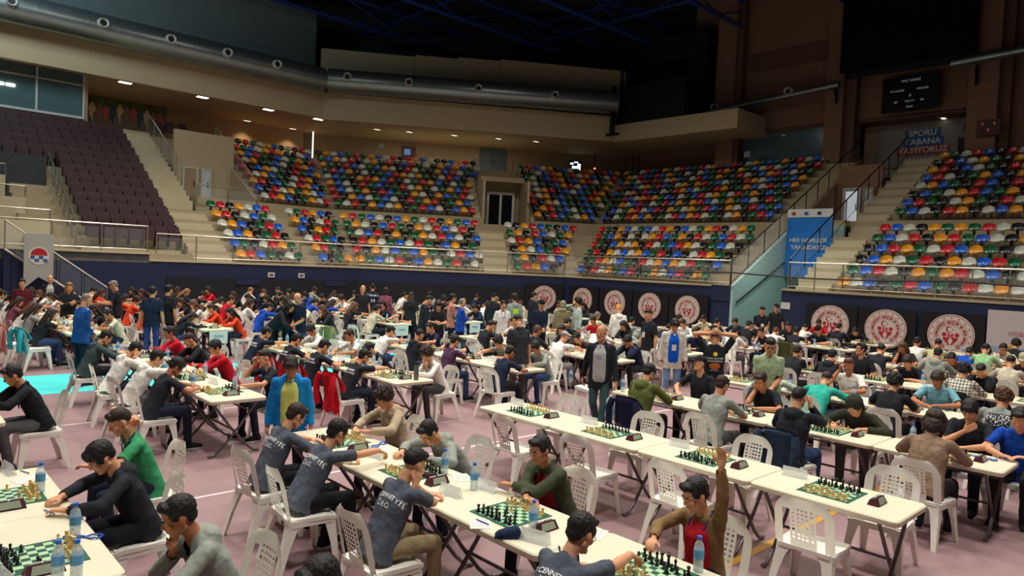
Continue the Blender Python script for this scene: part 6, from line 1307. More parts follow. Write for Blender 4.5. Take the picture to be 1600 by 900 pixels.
(-18.57, 7.03, 'R', 'chin', 'long', (226, 70, 34), 'pony', 'dark', 'player with dark ponytail in orange, third row from left, far block, nearest', 0.9, (34, 40, 58), 0, 0, {}, 2),
(-22.17, 7.03, 'R', 'watch', 'tee', (226, 70, 34), 'pony', 'dark', 'player with dark ponytail in orange, third row from left, far block, second nearest', 0.9, (30, 32, 40), 0, 0, {}, 2),
(-18.59, 14.87, 'R', 'reach', 'hoodie', (38, 40, 48), 'pony', 'brown', 'player with brown ponytail in black, sixth row from left, far block', 1.0, (30, 32, 40), 0, 0, {}, 5),
(-18.59, 12.17, 'R', 'crossed', 'tee', (38, 40, 48), 'pony', 'black', 'player with black ponytail in black, fifth row from left, far block, nearest', 1.0, (30, 32, 40), 0, 0, {}, 4),
(-23.42, 10.63, 'L', 'write', 'hoodie', (38, 40, 48), 'pony', 'black', 'player with black ponytail in black, fifth row from left, far block, second nearest', 1.0, (50, 70, 110), 1, 0, {}, 4),
(-18.59, 15.98, 'L', 'chin', 'long', (236, 234, 228), 'short', 'dark', 'player with short dark hair in white, seventh row from left, far block', 1.0, (34, 40, 58), 1, 0, {}, 6),
(-18.61, 2.8, 'L', 'watch', 'tee', (150, 156, 148), 'long', 'dark', 'player with long dark hair in grey, second row from left, far block', 0.9, (30, 32, 40), 0, 0, {}, 1),
(-18.68, 18.58, 'L', 'chin', 'tee', (212, 204, 176), 'long', 'dark', 'player with long dark hair in cream, eighth row from left, far block, nearest', 1.0, (34, 40, 58), 0, 0, {}, 7),
(-22.22, 20.12, 'R', 'reach', 'tee', (212, 204, 176), 'long', 'dark', 'player with long dark hair in cream, eighth row from left, far block, second nearest', 1.0, (30, 32, 40), 1, 0, {}, 7),
(-19.72, 7.98, 'L', 'chin', 'long', (236, 234, 228), 'long', 'dark', 'player with long dark hair in white, fourth row from left, far block', 1.0, (50, 70, 110), 1, 0, {}, 3),
(-19.79, 18.58, 'L', 'bent', 'tee', (212, 204, 176), 'curly', 'brown', 'player with curly brown hair in cream, eighth row from left, far block', 1.0, (34, 40, 58), 0, 0, {}, 7),
(-19.84, 7.03, 'R', 'chin', 'hoodie', (224, 220, 212), 'long', 'brown', 'player with long brown hair in off-white, third row from left, far block', 0.9, (30, 32, 40), 0, 0, {}, 2),
(-19.86, 5.49, 'L', 'crossed', 'hoodie', (226, 70, 34), 'long', 'dark', 'player with long dark hair in orange, third row from left, far block, nearest', 0.9, (34, 40, 58), 0, 0, {}, 2),
(-24.77, 5.49, 'L', 'watch', 'long', (226, 70, 34), 'long', 'dark', 'player with long dark hair in orange, third row from left, far block, second nearest', 0.9, (30, 32, 40), 1, 0, {}, 2),
(-19.87, 2.8, 'L', 'reach', 'long', (224, 220, 212), 'long', 'brown', 'player with long brown hair in off-white, second row from left, far block', 0.9, (30, 32, 40), 1, 0, {}, 1),
(-19.87, 14.87, 'R', 'watch', 'tee', (32, 42, 66), 'short', 'black', 'player with short black hair in navy, sixth row from left, far block', 1.0, (34, 40, 58), 0, 0, {}, 5),
(-19.89, 10.63, 'L', 'reach', 'tee', (28, 76, 180), 'long', 'dark', 'player with long dark hair in blue, fifth row from left, far block', 1.0, (50, 70, 110), 1, 0, {}, 4),
(-19.9, 4.34, 'R', 'crossed', 'hoodie', (212, 204, 176), 'pony', 'black', 'player with black ponytail in cream, second row from left, far block', 0.9, (34, 40, 58), 0, 0, {}, 1),
(-19.91, 9.52, 'R', 'watch', 'hoodie', (32, 42, 66), 'long', 'dark', 'player with long dark hair in navy, fourth row from left, far block', 1.0, (30, 32, 40), 0, 0, {}, 3),
(-19.93, 15.98, 'L', 'write', 'long', (236, 234, 228), 'pony', 'fair', 'player with fair ponytail in white, seventh row from left, far block', 1.0, (30, 32, 40), 0, 0, {}, 6),
(-19.93, 20.12, 'R', 'chin', 'long', (38, 40, 48), 'bob', 'fair', 'player with fair bob in black, eighth row from left, far block', 1.0, (34, 40, 58), 0, 0, {}, 7),
(-19.94, 12.17, 'R', 'bent', 'tee', (38, 40, 48), 'long', 'fair', 'player with long fair hair in black, fifth row from left, far block', 1.0, (50, 70, 110), 1, 0, {}, 4),
(-20.9, 13.33, 'L', 'bent', 'tee', (32, 42, 66), 'curly', 'black', 'player with curly black hair in navy, sixth row from left, far block', 1.0, (30, 32, 40), 0, 0, {}, 5),
(-20.91, 7.03, 'R', 'cheek', 'tee', (38, 40, 48), 'long', 'dark', 'player with long dark hair in black, third row from left, far block, nearest', 0.9, (34, 40, 58), 0, 0, {}, 2),
(-24.94, 7.03, 'R', 'watch', 'tee', (38, 40, 48), 'long', 'dark', 'player with long dark hair in black, third row from left, far block, second nearest', 0.9, (30, 32, 40), 1, 0, {}, 2),
(-20.92, 2.8, 'L', 'watch', 'tee', (140, 84, 96), 'long', 'dark', 'player with long dark hair in mauve, second row from left, far block', 0.9, (30, 32, 40), 0, 0, {}, 1),
(-20.97, 4.34, 'R', 'cheek', 'tee', (212, 204, 176), 'long', 'dark', 'player with long dark hair in cream, second row from left, far block', 0.9, (30, 32, 40), 0, 0, {}, 1),
(-21.01, 18.58, 'L', 'cheek', 'hoodie', (38, 40, 48), 'long', 'fair', 'player with long fair hair in black, eighth row from left, far block', 1.0, (50, 70, 110), 0, 0, {}, 7),
(-21.04, 9.52, 'R', 'watch', 'hoodie', (32, 42, 66), 'long', 'black', 'player with long black hair in navy, fourth row from left, far block', 1.0, (30, 32, 40), 1, 0, {}, 3),
(-21.11, 7.98, 'L', 'chin', 'tee', (200, 28, 48), 'short', 'dark', 'player with short dark hair in red, fourth row from left, far block', 1.0, (34, 40, 58), 0, 0, {}, 3),
(-21.11, 5.49, 'L', 'watch', 'long', (226, 70, 34), 'curly', 'dark', 'player with curly dark hair in orange, third row from left, far block', 0.9, (30, 32, 40), 0, 0, {}, 2),
(-21.11, 20.12, 'R', 'bent', 'long', (38, 40, 48), 'long', 'dark', 'player with long dark hair in black, eighth row from left, far block', 1.0, (34, 40, 58), 1, 0, {}, 7),
(-21.13, 14.87, 'R', 'watch', 'long', (38, 40, 48), 'short', 'fair', 'player with short fair hair in black, sixth row from left, far block', 1.0, (34, 40, 58), 1, 0, {}, 5),
(-21.16, 12.17, 'R', 'watch', 'tee', (236, 234, 228), 'curly', 'dark', 'player with curly dark hair in white, fifth row from left, far block', 1.0, (30, 32, 40), 0, 0, {}, 4),
(-21.18, 10.63, 'L', 'bent', 'long', (28, 76, 180), 'pony', 'black', 'player with black ponytail in blue, fifth row from left, far block', 1.0, (50, 70, 110), 0, 0, {}, 4),
(-22.15, 18.58, 'L', 'watch', 'tee', (32, 42, 66), 'short', 'dark', 'player with short dark hair in navy, eighth row from left, far block', 1.0, (34, 40, 58), 1, 0, {}, 7),
(-22.16, 4.34, 'R', 'watch', 'tee', (224, 220, 212), 'long', 'dark', 'player with long dark hair in off-white, second row from left, far block', 0.9, (50, 70, 110), 1, 0, {}, 1),
(-22.16, 2.8, 'L', 'write', 'tee', (236, 234, 228), 'pony', 'black', 'player with black ponytail in white, second row from left, far block', 0.9, (30, 32, 40), 0, 0, {}, 1),
(-22.25, 7.98, 'L', 'bent', 'long', (212, 204, 176), 'long', 'black', 'player with long black hair in cream, fourth row from left, far block', 1.0, (34, 40, 58), 0, 0, {}, 3),
(-22.31, 12.17, 'R', 'cheek', 'hoodie', (38, 40, 48), 'bowl', 'black', 'player with black fringe in black, fifth row from left, far block', 1.0, (34, 40, 58), 1, 0, {}, 4),
(-22.32, 10.63, 'L', 'watch', 'tee', (212, 204, 176), 'long', 'dark', 'player with long dark hair in cream, fifth row from left, far block', 1.0, (34, 40, 58), 0, 0, {}, 4),
(-22.34, 14.87, 'R', 'bent', 'tee', (212, 204, 176), 'long', 'black', 'player with long black hair in cream, sixth row from left, far block', 1.0, (50, 70, 110), 0, 0, {}, 5),
(-22.37, 17.52, 'R', 'write', 'long', (32, 42, 66), 'long', 'black', 'player with long black hair in navy, seventh row from left, far block', 1.0, (34, 40, 58), 0, 0, {}, 6),
(-23.41, 4.34, 'R', 'write', 'tee', (236, 234, 228), 'long', 'dark', 'player with long dark hair in white, second row from left, far block', 0.9, (30, 32, 40), 0, 0, {}, 1),
(-23.41, 17.52, 'R', 'watch', 'tee', (150, 156, 148), 'curly', 'black', 'player with curly black hair in grey, seventh row from left, far block', 1.0, (34, 40, 58), 0, 0, {}, 6),
(-23.42, 9.52, 'R', 'chin', 'tee', (38, 40, 48), 'long', 'dark', 'player with long dark hair in black, fourth row from left, far block', 1.0, (30, 32, 40), 0, 0, {}, 3),
(-23.45, 2.8, 'L', 'watch', 'hoodie', (150, 156, 148), 'short', 'black', 'player with short black hair in grey, second row from left, far block', 0.9, (30, 32, 40), 0, 0, {}, 1),
(-23.56, 14.87, 'R', 'write', 'long', (32, 42, 66), 'long', 'fair', 'player with long fair hair in navy, sixth row from left, far block', 1.0, (34, 40, 58), 0, 0, {}, 5),
(-23.58, 12.17, 'R', 'write', 'hoodie', (28, 76, 180), 'bob', 'black', 'player with black bob in blue, fifth row from left, far block', 1.0, (50, 70, 110), 0, 0, {}, 4),
(-23.62, 7.98, 'L', 'reach', 'tee', (38, 40, 48), 'bowl', 'black', 'player with black fringe in black, fourth row from left, far block', 1.0, (30, 32, 40), 0, 0, {}, 3),
(-23.65, 5.49, 'L', 'crossed', 'tee', (38, 40, 48), 'bob', 'black', 'player with black bob in black, third row from left, far block', 0.9, (30, 32, 40), 0, 0, {}, 2),
(-23.68, 15.98, 'L', 'chin', 'tee', (236, 234, 228), 'pony', 'black', 'player with black ponytail in white, seventh row from left, far block', 1.0, (34, 40, 58), 1, 0, {}, 6),
(-23.69, 7.03, 'R', 'watch', 'tee', (38, 40, 48), 'bob', 'dark', 'player with dark bob in black, third row from left, far block', 0.9, (30, 32, 40), 0, 0, {}, 2),
(-24.68, 13.33, 'L', 'reach', 'tee', (236, 234, 228), 'long', 'dark', 'player with long dark hair in white, sixth row from left, far block', 1.0, (50, 70, 110), 1, 0, {}, 5),
(-24.75, 14.87, 'R', 'write', 'long', (212, 204, 176), 'bob', 'black', 'player with black bob in cream, sixth row from left, far block', 1.0, (30, 32, 40), 0, 0, {}, 5),
(-24.81, 4.34, 'R', 'reach', 'tee', (236, 234, 228), 'long', 'brown', 'player with long brown hair in white, second row from left, far block', 0.9, (34, 40, 58), 0, 0, {}, 1),
(-24.86, 10.63, 'L', 'cheek', 'hoodie', (32, 42, 66), 'bowl', 'brown', 'player with brown fringe in navy, fifth row from left, far block', 1.0, (30, 32, 40), 0, 0, {}, 4),
(-24.92, 12.17, 'R', 'crossed', 'tee', (212, 204, 176), 'bob', 'black', 'player with black bob in cream, fifth row from left, far block', 1.0, (30, 32, 40), 0, 0, {}, 4),
(-24.93, 2.8, 'L', 'crossed', 'tee', (150, 156, 148), 'pony', 'brown', 'player with brown ponytail in grey, second row from left, far block', 0.9, (34, 40, 58), 0, 0, {}, 1),
(-24.95, 7.98, 'L', 'write', 'long', (38, 40, 48), 'long', 'fair', 'player with long fair hair in black, fourth row from left, far block', 1.0, (34, 40, 58), 0, 0, {}, 3),
(-25.93, 7.98, 'L', 'write', 'tee', (38, 40, 48), 'bob', 'dark', 'player with dark bob in black, fourth row from left, far block', 1.0, (50, 70, 110), 1, 0, {}, 3),
(-25.95, 9.52, 'R', 'watch', 'long', (200, 28, 48), 'long', 'black', 'player with long black hair in red, fourth row from left, far block', 1.0, (34, 40, 58), 0, 0, {}, 3),
(-25.99, 12.17, 'R', 'watch', 'tee', (236, 234, 228), 'short', 'dark', 'player with short dark hair in white, fifth row from left, far block', 1.0, (30, 32, 40), 0, 0, {}, 4),
(-26.01, 10.63, 'L', 'cheek', 'long', (236, 234, 228), 'short', 'fair', 'player with short fair hair in white, fifth row from left, far block', 1.0, (50, 70, 110), 0, 0, {}, 4),
(-26.06, 13.33, 'L', 'watch', 'hoodie', (150, 156, 148), 'curly', 'dark', 'player with curly dark hair in grey, sixth row from left, far block', 1.0, (50, 70, 110), 0, 0, {}, 5),
(-26.17, 5.49, 'L', 'cheek', 'tee', (236, 234, 228), 'bowl', 'black', 'player with black fringe in white, third row from left, far block', 0.9, (30, 32, 40), 0, 0, {}, 2),
]
STAND = [
(-14.66, 3.03, 60, 'clasp', 'long', (34, 88, 160), 'thin', 'grey', 'older man in a bright blue sweater and dark navy trousers', 1.0, (32, 44, 66), 0, 1, {}, None),
(-17.21, 4.95, 100, 'stand', 'tee', (32, 42, 66), 'short', 'black', 'broad man in a dark T-shirt and jeans seen from behind', 1.0, (50, 80, 140), 0, 0, {}, None),
(-17.94, 5.5, 75, 'stand', 'tee', (38, 40, 48), 'short', 'black', 'man in a black T-shirt half hidden behind the broad man', 1.0, (30, 32, 40), 0, 0, {}, None),
(-20.03, 4.95, -150, 'give', 'tee', (38, 40, 48), 'short', 'grey', 'tall man in a black T-shirt holding something in both hands', 1.0, (30, 32, 40), 0, 1, {}, None),
(-20.21, 3.9, -70, 'fold', 'hoodie', (38, 40, 48), 'long', 'fair', 'woman with long fair hair in a black hoodie gesturing', 0.95, (30, 32, 40), 0, 1, {}, None),
(-24.79, 4.3, -60, 'stand', 'suit', (38, 40, 48), 'thin', 'black', 'man in black with a white scarf at the navy wall', 0.95, (30, 32, 40), 0, 0, {'inner': (190, 190, 185)}, None),
(-22.01, 3.2, -60, 'stand', 'long', (92, 32, 40), 'short', 'black', 'person in dark red standing under the pennant', 0.95, (30, 32, 40), 0, 0, {}, None),
(-15.45, 7.4, 170, 'standdown', 'long', (38, 40, 48), 'long', 'black', 'girl with long black hair beside the bald man', 0.95, (30, 32, 40), 0, 0, {}, None),
(-15.18, 7.55, -125, 'clasp', 'polo', (32, 42, 66), 'bald', 'dark', 'bald man in a navy polo holding a light blue paper', 1.0, (40, 70, 110), 0, 1, {}, None),
(-15.62, 7.1, -10, 'lean', 'coat', (38, 40, 48), 'long', 'black', 'person in a black coat bending over a table by the bald man', 0.95, (30, 32, 40), 0, 0, {}, None),
(-19.37, 11.7, -60, 'stand', 'tee', (38, 40, 48), 'thin', 'black', 'man in black in the shade of the back wall', 1.0, (30, 32, 40), 0, 0, {}, None),
(-20.62, 12.85, 110, 'stand', 'tee', (32, 42, 66), 'short', 'black', 'man in a navy sports jersey with back number at the back wall', 1.0, (30, 32, 40), 0, 0, {'text': [('İSTANBUL', 0.09, -1, 0.12, 0, 0, 0.001), ('34', 0.16, -1, 0.3, 0, 0, 0.002)]}, None),
(-19.57, 12.69, 80, 'stand', 'long', (140, 84, 96), 'bob', 'dark', 'person in a mauve sweater beside the navy jersey', 0.95, (30, 32, 40), 0, 0, {}, None),
(-17.01, 11.91, 100, 'stand', 'tee', (38, 40, 48), 'long', 'dark', 'girl with long hair in a black vest at the back', 0.95, (30, 32, 40), 0, 0, {}, None),
(-14.61, 10.63, 20, 'standdown', 'hoodie', (38, 40, 48), 'fade', 'black', 'man in a dark hoodie and short beard looking right', 1.0, (30, 32, 40), 0, 0, {'beard': 1}, None),
(-13.97, 10.6, -80, 'give', 'tee', (38, 40, 48), 'bob', 'dark', 'woman in black with shoulder-length hair facing the camera', 0.95, (30, 32, 40), 0, 1, {}, None),
(-15.07, 11.88, 10, 'fold', 'tee', (214, 132, 118), 'short', 'black', 'young man in a salmon pink T-shirt and glasses with folded arms', 1.0, (28, 32, 44), 0, 1, {'glasses': 1}, None),
(-14.38, 11.66, 20, 'fold', 'long', (28, 76, 180), 'thin', 'grey', 'grey-haired person in a blue top behind the pink T-shirt', 0.95, (30, 32, 40), 0, 0, {}, None),
(-15.61, 13.87, 60, 'stand', 'coat', (38, 40, 48), 'cap', 'dark', 'man in black with a dark cap left of the white T-shirt boy', 1.0, (30, 32, 40), 0, 0, {'capc': (28, 28, 34)}, None),
(-13.63, 12.46, -70, 'stand', 'tee', (236, 234, 228), 'short', 'black', 'boy in a white T-shirt with a lanyard standing', 0.95, (40, 40, 50), 0, 1, {'lanyard': (60, 80, 150)}, None),
(-15.03, 14.21, 110, 'stand', 'hoodie', (150, 158, 150), 'curly', 'dark', 'person in a grey jacket with a neon green patch, back turned', 1.0, (30, 32, 40), 0, 0, {'neon': 1}, None),
(-9.16, 8.83, 120, 'standdown', 'polo', (48, 48, 56), 'thin', 'dark', 'balding man in a black and grey polo, back turned', 1.0, (110, 104, 96), 0, 0, {}, None),
(-12.79, 13.01, -70, 'clasp', 'long', (32, 42, 66), 'beanie', (24, 24, 30), 'man in a navy sweater, glasses and dark beanie', 1.0, (30, 32, 40), 0, 1, {'glasses': 1}, None),
(-16.18, 16.09, 20, 'stand', 'coat', (38, 40, 48), 'short', 'black', 'person in black at the wall left of the emblem', 1.0, (30, 32, 40), 0, 0, {}, None),
(-13.5, 14.64, 80, 'stand', 'coat', (128, 118, 90), 'scarf', (150, 140, 110), 'woman in a beige headscarf and long khaki coat', 0.95, (30, 32, 40), 0, 0, {}, None),
(-13.28, 15.01, -160, 'mouth', 'long', (186, 204, 196), 'curly', 'black', 'bearded man with curly hair in a pale shirt touching his mouth', 1.0, (36, 56, 60), 0, 0, {'beard': 1}, None),
(-11.81, 15.04, 90, 'standdown', 'hoodie', (236, 234, 228), 'beanie', (220, 170, 40), 'person in a white hoodie and yellow beanie, back turned', 0.95, (30, 32, 40), 0, 0, {}, None),
(-9.48, 13.19, -150, 'stand', 'polo', (38, 40, 48), 'fade', 'dark', 'man in a black and white polo with a badge looking left', 1.0, (116, 104, 90), 0, 1, {'lanyard': (50, 60, 120), 'badge': 1}, None),
(-7.82, 11.69, -95, 'standdown', 'coat', (214, 208, 198), 'bowl', 'black', 'tall boy in a white jacket over a bright blue T-shirt', 1.0, (112, 146, 178), 0, 1, {'inner': (10, 96, 214), 'lanyard': (40, 60, 160), 'badge': 1, 'text': []}, None),
(-6.03, 10.19, 85, 'behind', 'tee', (38, 40, 48), 'fade', 'dark', 'young man in a black printed T-shirt holding his head', 1.0, (24, 26, 32), 0, 0, {'smiley': 1}, None),
(-4.94, 9.88, -105, 'clasp', 'polo', (172, 192, 152), 'fade', 'black', 'young man in a pale green polo and glasses with hands joined', 1.0, (30, 32, 40), 0, 1, {'glasses': 1}, None),
(-7.0, 8.53, -110, 'walk', 'suit', (38, 40, 48), 'thin', 'grey', 'bald older man in a dark jacket walking with a carrier bag', 1.0, (58, 84, 86), 1, 1, {'inner': (190, 190, 188), 'lanyard': (40, 90, 200)}, (50, 34, 28)),
(-10.03, 19.42, -90, 'clasp', 'tee', (38, 40, 48), 'fade', 'black', 'man in a black T-shirt with a white badge by the teal wall', 1.0, (30, 32, 40), 0, 1, {'lanyard': (40, 40, 50), 'badge': 1}, None),
(-10.67, 21.64, -90, 'stand', 'tee', (40, 42, 44), 'cap', 'black', 'man in a black T-shirt and cap at the navy wall corner', 1.0, (30, 32, 40), 0, 0, {'capc': (30, 30, 34)}, None),
(-7.08, 3.45, -80, 'standdown', 'hoodie', (24, 132, 206), 'bowl', 'dark', 'boy in a bright blue hooded jacket over a yellow T-shirt', 0.9, (30, 32, 40), 2, 1, {'inner': (214, 214, 120)}, None),
]
BOT = [(-6.13, 1.03), (-5.05, 1.04), (-4.46, 0.84), (-4.41, 0.92), (-4.79, 3.78), (-4.32, 3.72), (-3.39, 3.48), (-2.31, 3.86), (-9.3, 3.73), (-10.59, 3.8), (-10.33, 6.51), (-9.99, 6.41), (-7.53, 7.62), (-10.34, 14.15), (-9.33, 15.01), (-8.62, 15.8), (-8.5, 15.79), (-5.18, 11.01), (-5.14, 11.09), (-3.84, 10.19), (-3.76, 10.32), (-3.67, 10.23), (-2.62, 10.25), (-2.55, 10.11), (-5.42, 13.5), (-5.38, 13.59)]
# ------------------------------------------------------------------ rows of tables
RC = {0: .80, 1: 3.57, 2: 6.26, 3: 8.75, 4: 11.4, 5: 14.1, 6: 16.75, 7: 19.35, 8: 21.9}
ROWN[8] = 'row along emblem wall'
SL_F = [-2.45-1.255*i for i in range(4)]; SL_M = [-9.35-1.25*i for i in range(4)]; SL_K = [-17.3-1.25*i for i in range(8)]
SLOTS = []
for row in RC:
    for blk, sl in (('F', [-1.2]*(row > 8)+SL_F), ('M', SL_M if row < 7 else [-7.9]+SL_M), ('K', SL_K)):
        n = 0
        for a in sl:
            if row == 3 and blk == 'F': a += .15
            if blk == 'K' and (row == 0 or row == 8 or (row >= 6 and a < -24) or (row == 7 and a < -22.6) or (row == 7 and a < -21)): continue
            if row == 0 and blk == 'M' and a < -10: continue
            q = proj(W(a, RC[row], .74))
            if not q or not(-90 < q[0] < 1700): continue
            n += 1; SLOTS.append((row, blk, n, a)); table(a, RC[row], 'white folding table, %s from the near end, %s, %s' % (nth(n), ROWN[row], BLKN[blk]))
table(-3.33-.0, .80, 'white folding table cut by the bottom left corner') if False else None
# ------------------------------------------------------------------ people
flatp = {}
def ellipse_print(w, h, col):
    mb = MB(); n = 16; mb.add([V((0, 0, 0))]+[V((w*cos(2*pi*i/n), h*sin(2*pi*i/n), 0)) for i in range(n)], [(0, 1+i, 1+(i+1) % n) for i in range(n)]); return mb.mesh('print', mat('tshirt_print_%d' % col[0], rgb(*col), .7), False)
def shift(me, dx, dy, rot=0.): me.transform(Matrix.Translation((dx, dy, 0)) @ Matrix.Rotation(rot, 4, 'Z')); return me
CHECK = bpy.data.materials.new('checked_shirt'); CHECK.use_nodes = True
def _mk():
    nt = CHECK.node_tree; p = nt.nodes['Principled BSDF']; tc = nt.nodes.new('ShaderNodeTexCoord'); sx = nt.nodes.new('ShaderNodeSeparateXYZ'); nt.links.new(tc.outputs['Object'], sx.inputs[0]); last = None
    for k, ax in enumerate('XZ'):
        m1 = nt.nodes.new('ShaderNodeMath'); m1.operation = 'MULTIPLY'; m1.inputs[1].default_value = 21; nt.links.new(sx.outputs[ax], m1.inputs[0])
        m2 = nt.nodes.new('ShaderNodeMath'); m2.operation = 'FRACT'; nt.links.new(m1.outputs[0], m2.inputs[0]); m3 = nt.nodes.new('ShaderNodeMath'); m3.operation = 'LESS_THAN'; m3.inputs[1].default_value = .38; nt.links.new(m2.outputs[0], m3.inputs[0])
        if last is None: last = m3
        else: m4 = nt.nodes.new('ShaderNodeMath'); m4.operation = 'ADD'; nt.links.new(last.outputs[0], m4.inputs[0]); nt.links.new(m3.outputs[0], m4.inputs[1]); last = m4
    r = nt.nodes.new('ShaderNodeValToRGB'); r.color_ramp.elements[0].color = (*rgb(226, 222, 204), 1); r.color_ramp.elements[1].color = (*rgb(40, 42, 40), 1); m5 = nt.nodes.new('ShaderNodeMath'); m5.operation = 'MULTIPLY'; m5.inputs[1].default_value = .5; nt.links.new(last.outputs[0], m5.inputs[0]); nt.links.new(m5.outputs[0], r.inputs[0]); nt.links.new(r.outputs[0], p.inputs[0]); p.inputs['Roughness'].default_value = .85
_mk()
def special(op):
    op = dict(op)
    if op.pop('never', 0):
        bar = shift(flat_rect(.26, .20, M_dark, 10, 8), 0, 0); op['text'] = [(bar, 0, -1, .17, 3, 0, 0), ('NEVER', .085, -1, .115, 0, 0, .002), ('LOOK', .085, -1, .185, 0, 0, .002), ('BACK', .06, -1, .24, 0, 0, .001)]
    if op.pop('smiley', 0):
        op['text'] = [(ellipse_print(.035, .035, (236, 214, 40)), 0, -1, .12, 1, 0, 0), ('KARA KUVVET', .04, -1, .19, 0, 0, .001), ('ALANYASPOR', .04, -1, .235, 0, 0, .001), (ellipse_print(.09, .05, (214, 110, 40)), 0, -1, .31, 2, 0, 0), ('SATRANÇ', .03, -1, .38, 0, 0, .0)]
    if op.pop('neon', 0): op['text'] = [(flat_rect(.16, .16, mat('neon_patch', rgb(196, 230, 40), .7)), 0, -1, .22, 1, 0, 0)]
    return op
chair_no = {}
SIT.sort(key=lambda q: -q[0])
for (a, cb, side, pose, st, col, hs, hc, who, s, leg, sk, face, op, row) in SIT:
    head = HB if side == 'L' else HB+pi
    check = op.pop('check', 0) if isinstance(op, dict) else 0
    person(W(a, cb), head, pose, st, CHECK if check else col, hs, hc, who, s, leg, sk, bool(face), special(op), 'seated chess players')
    ky = (row, side, a < -7.4, a < -15); chair_no[ky] = chair_no.get(ky, 0)+1
    lbl = 'white plastic chair under the '+who
    BL3 = 'far block' if a < -15 else 'middle block' if a < -7.4 else 'front block'
    if len(lbl.split()) > 16: lbl = 'white chair, %s side of %s, %s, seat %s from camera' % ('left' if side == 'L' else 'right', ROWN[row], BL3, nth(chair_no[ky]))
    chair(a, cb, head+random.uniform(-.12, .12), lbl)
for (a, b, hd_, pose, st, col, hs, hc, who, s, leg, sk, face, op, sh) in STAND:
    person(W(a, b), rad(hd_), pose, st, col, hs, hc, who, s, leg, sk, bool(face), special(op), 'standing people', sh)
# empty chairs of the unoccupied third row
for i, a in enumerate((-2.40, -3.65, -4.8, -5.9)):
    chair(a, RC[2]-.51, HB+(.05, -.08, .03, -.05)[i], 'empty white plastic chair, near side of empty table row, %s from the right' % nth(i+1))
for i, a in enumerate((-2.27, -3.7, -5.05, -6.3)):
    chair(a, RC[2]+.62, HB+pi+(.04, -.05, .06, .1)[i], 'empty white plastic chair, far side of empty table row, %s from the right' % nth(i+1))
chair(-8.2, 9.75, HB+pi*.92, 'empty white plastic chair just behind the walking man')
chair(-12.95, 4.7, HB+pi*1.1, 'empty white plastic chair at the far end of the red sweaters')
chair(-15.9, 9.6, HB+.1, 'empty white plastic chair on the cyan strip near the black hoodie man')
chair(-8.35, 19.35-.8, HB, 'empty white plastic chair in front of the first near emblem')
# ------------------------------------------------------------------ boards and clocks
NEAR = {(1, 'F', 1): (True, 'the board under the reaching hand of the nearest boy', 3), (1, 'F', 2): (False, 'the board before the boy with folded arms', 4), (1, 'F', 3): (True, 'the board of the arm-stretching boy in grey', 5), (1, 'F', 4): (False, 'the board of the beige hoodie boy', 4),
        (2, 'F', 1): (True, 'the unattended board nearest the right end', 0), (2, 'F', 2): (False, 'the unattended board behind the raised hand', 0), (2, 'F', 3): (True, 'the unattended board third from the right end', 0), (2, 'F', 4): (False, 'the unattended board at the far table end', 0)}
mbl = MB(); 
for row, blk, n, a in SLOTS:
    b = RC[row]; nr = NEAR.get((row, blk, n)); ky = row*100+n*7+ord(blk)
    lb = 'green chessboard on %s table, %s, %s' % (nth(n), ROWN[row], BLKN[blk])
    if row == 0 and blk == 'F':
        if n in (3, 4): board(a+.1, b+.02, lb, False, 'the left-edge board by the %s' % ('boy in the black hoodie' if n == 3 else 'green T-shirt'), ky, 5, rot=pi/2*0)
        elif n == 2: board(a, b, lb, False, 'the board beside the grey hoodie at the bottom left', ky, 4, keep=lambda f, r: r > 4)
        clock(a+.36, b, HA, 'maroon chess clock on %s table of the leftmost row' % nth(n)); continue
    if nr: board(a-.03, b+(.0 if row == 2 else .02), lb, nr[0], nr[1], ky, nr[2])
    else:
        bd = link('chessboard', BM, None, W(a, b, .7405), HA, lb, 'chessboard', 'green chessboards'); link('playing_field', BF, bd)
        rs = random.Random(ky); R_ = Matrix.Rotation(HA, 3, 'Z')
        for k, c, f, r in setup(rs.random() < .5, rs, 5):
            mbl.cur = 0 if c == 'white' else 1; p = W(a, b, .745)+R_ @ V((-.168+.048*f, -.168+.048*r, 0)); pr_ = PROF[k]
            mbl.lathe([pr_[0], pr_[2], pr_[-2], (pr_[-1][0], pr_[-1][1])], 6, p)
    clock(a+.34, b+.0, HA, 'maroon chess clock on %s table, %s, %s' % (nth(n), ROWN[row], BLKN[blk]))
o = link('chess_pieces', mbl.mesh('chess_pieces', [M_wood, M_blk], False), label='pale and black chess pieces on the boards farther away', cat='chess pieces'); o['kind'] = 'stuff'
# ------------------------------------------------------------------ bottles, papers, cards
BN = ['clear water bottle with blue label beside the leftmost board', 'water bottle with blue cap next to the black hoodie boy', 'half-empty bottle, left one of the pair at the bottom left', 'bottle with a dark blue label, right one of the pair at the bottom left', 'blue water bottle in front of the boy in grey bent over his sheet', 'blue water bottle by the clear card before the folded arms', 'blue and green labelled bottle beside the dark cap on the table', 'blue water bottle standing before the boy raising his hand',
      'clear bottle at the near table end beside the red sweater', 'clear bottle between the black T-shirt and the red sweater', 'clear bottle before the bent boy in black', 'blue bottle beside the clear one before the bent boy in black', 'blue bottle at the table end beside the plum and navy shirts', 'blue bottle on the small table behind the walking man', 'blue bottle before the navy hoodie near the white jacket', 'left bottle of the pair behind the holding-head man', 'right bottle of the pair behind the holding-head man', 'bottle left of the pair by the green polo man', 'bottle right of the pair by the green polo man', 'blue bottle by the teal T-shirt, left one', 'blue bottle by the teal T-shirt, middle one', 'blue bottle by the teal T-shirt, right one', 'blue bottle by the checked shirt, left one', 'blue bottle by the checked shirt, right one', 'bottle before the smiling man with glasses, left one', 'bottle before the smiling man with glasses, right one']
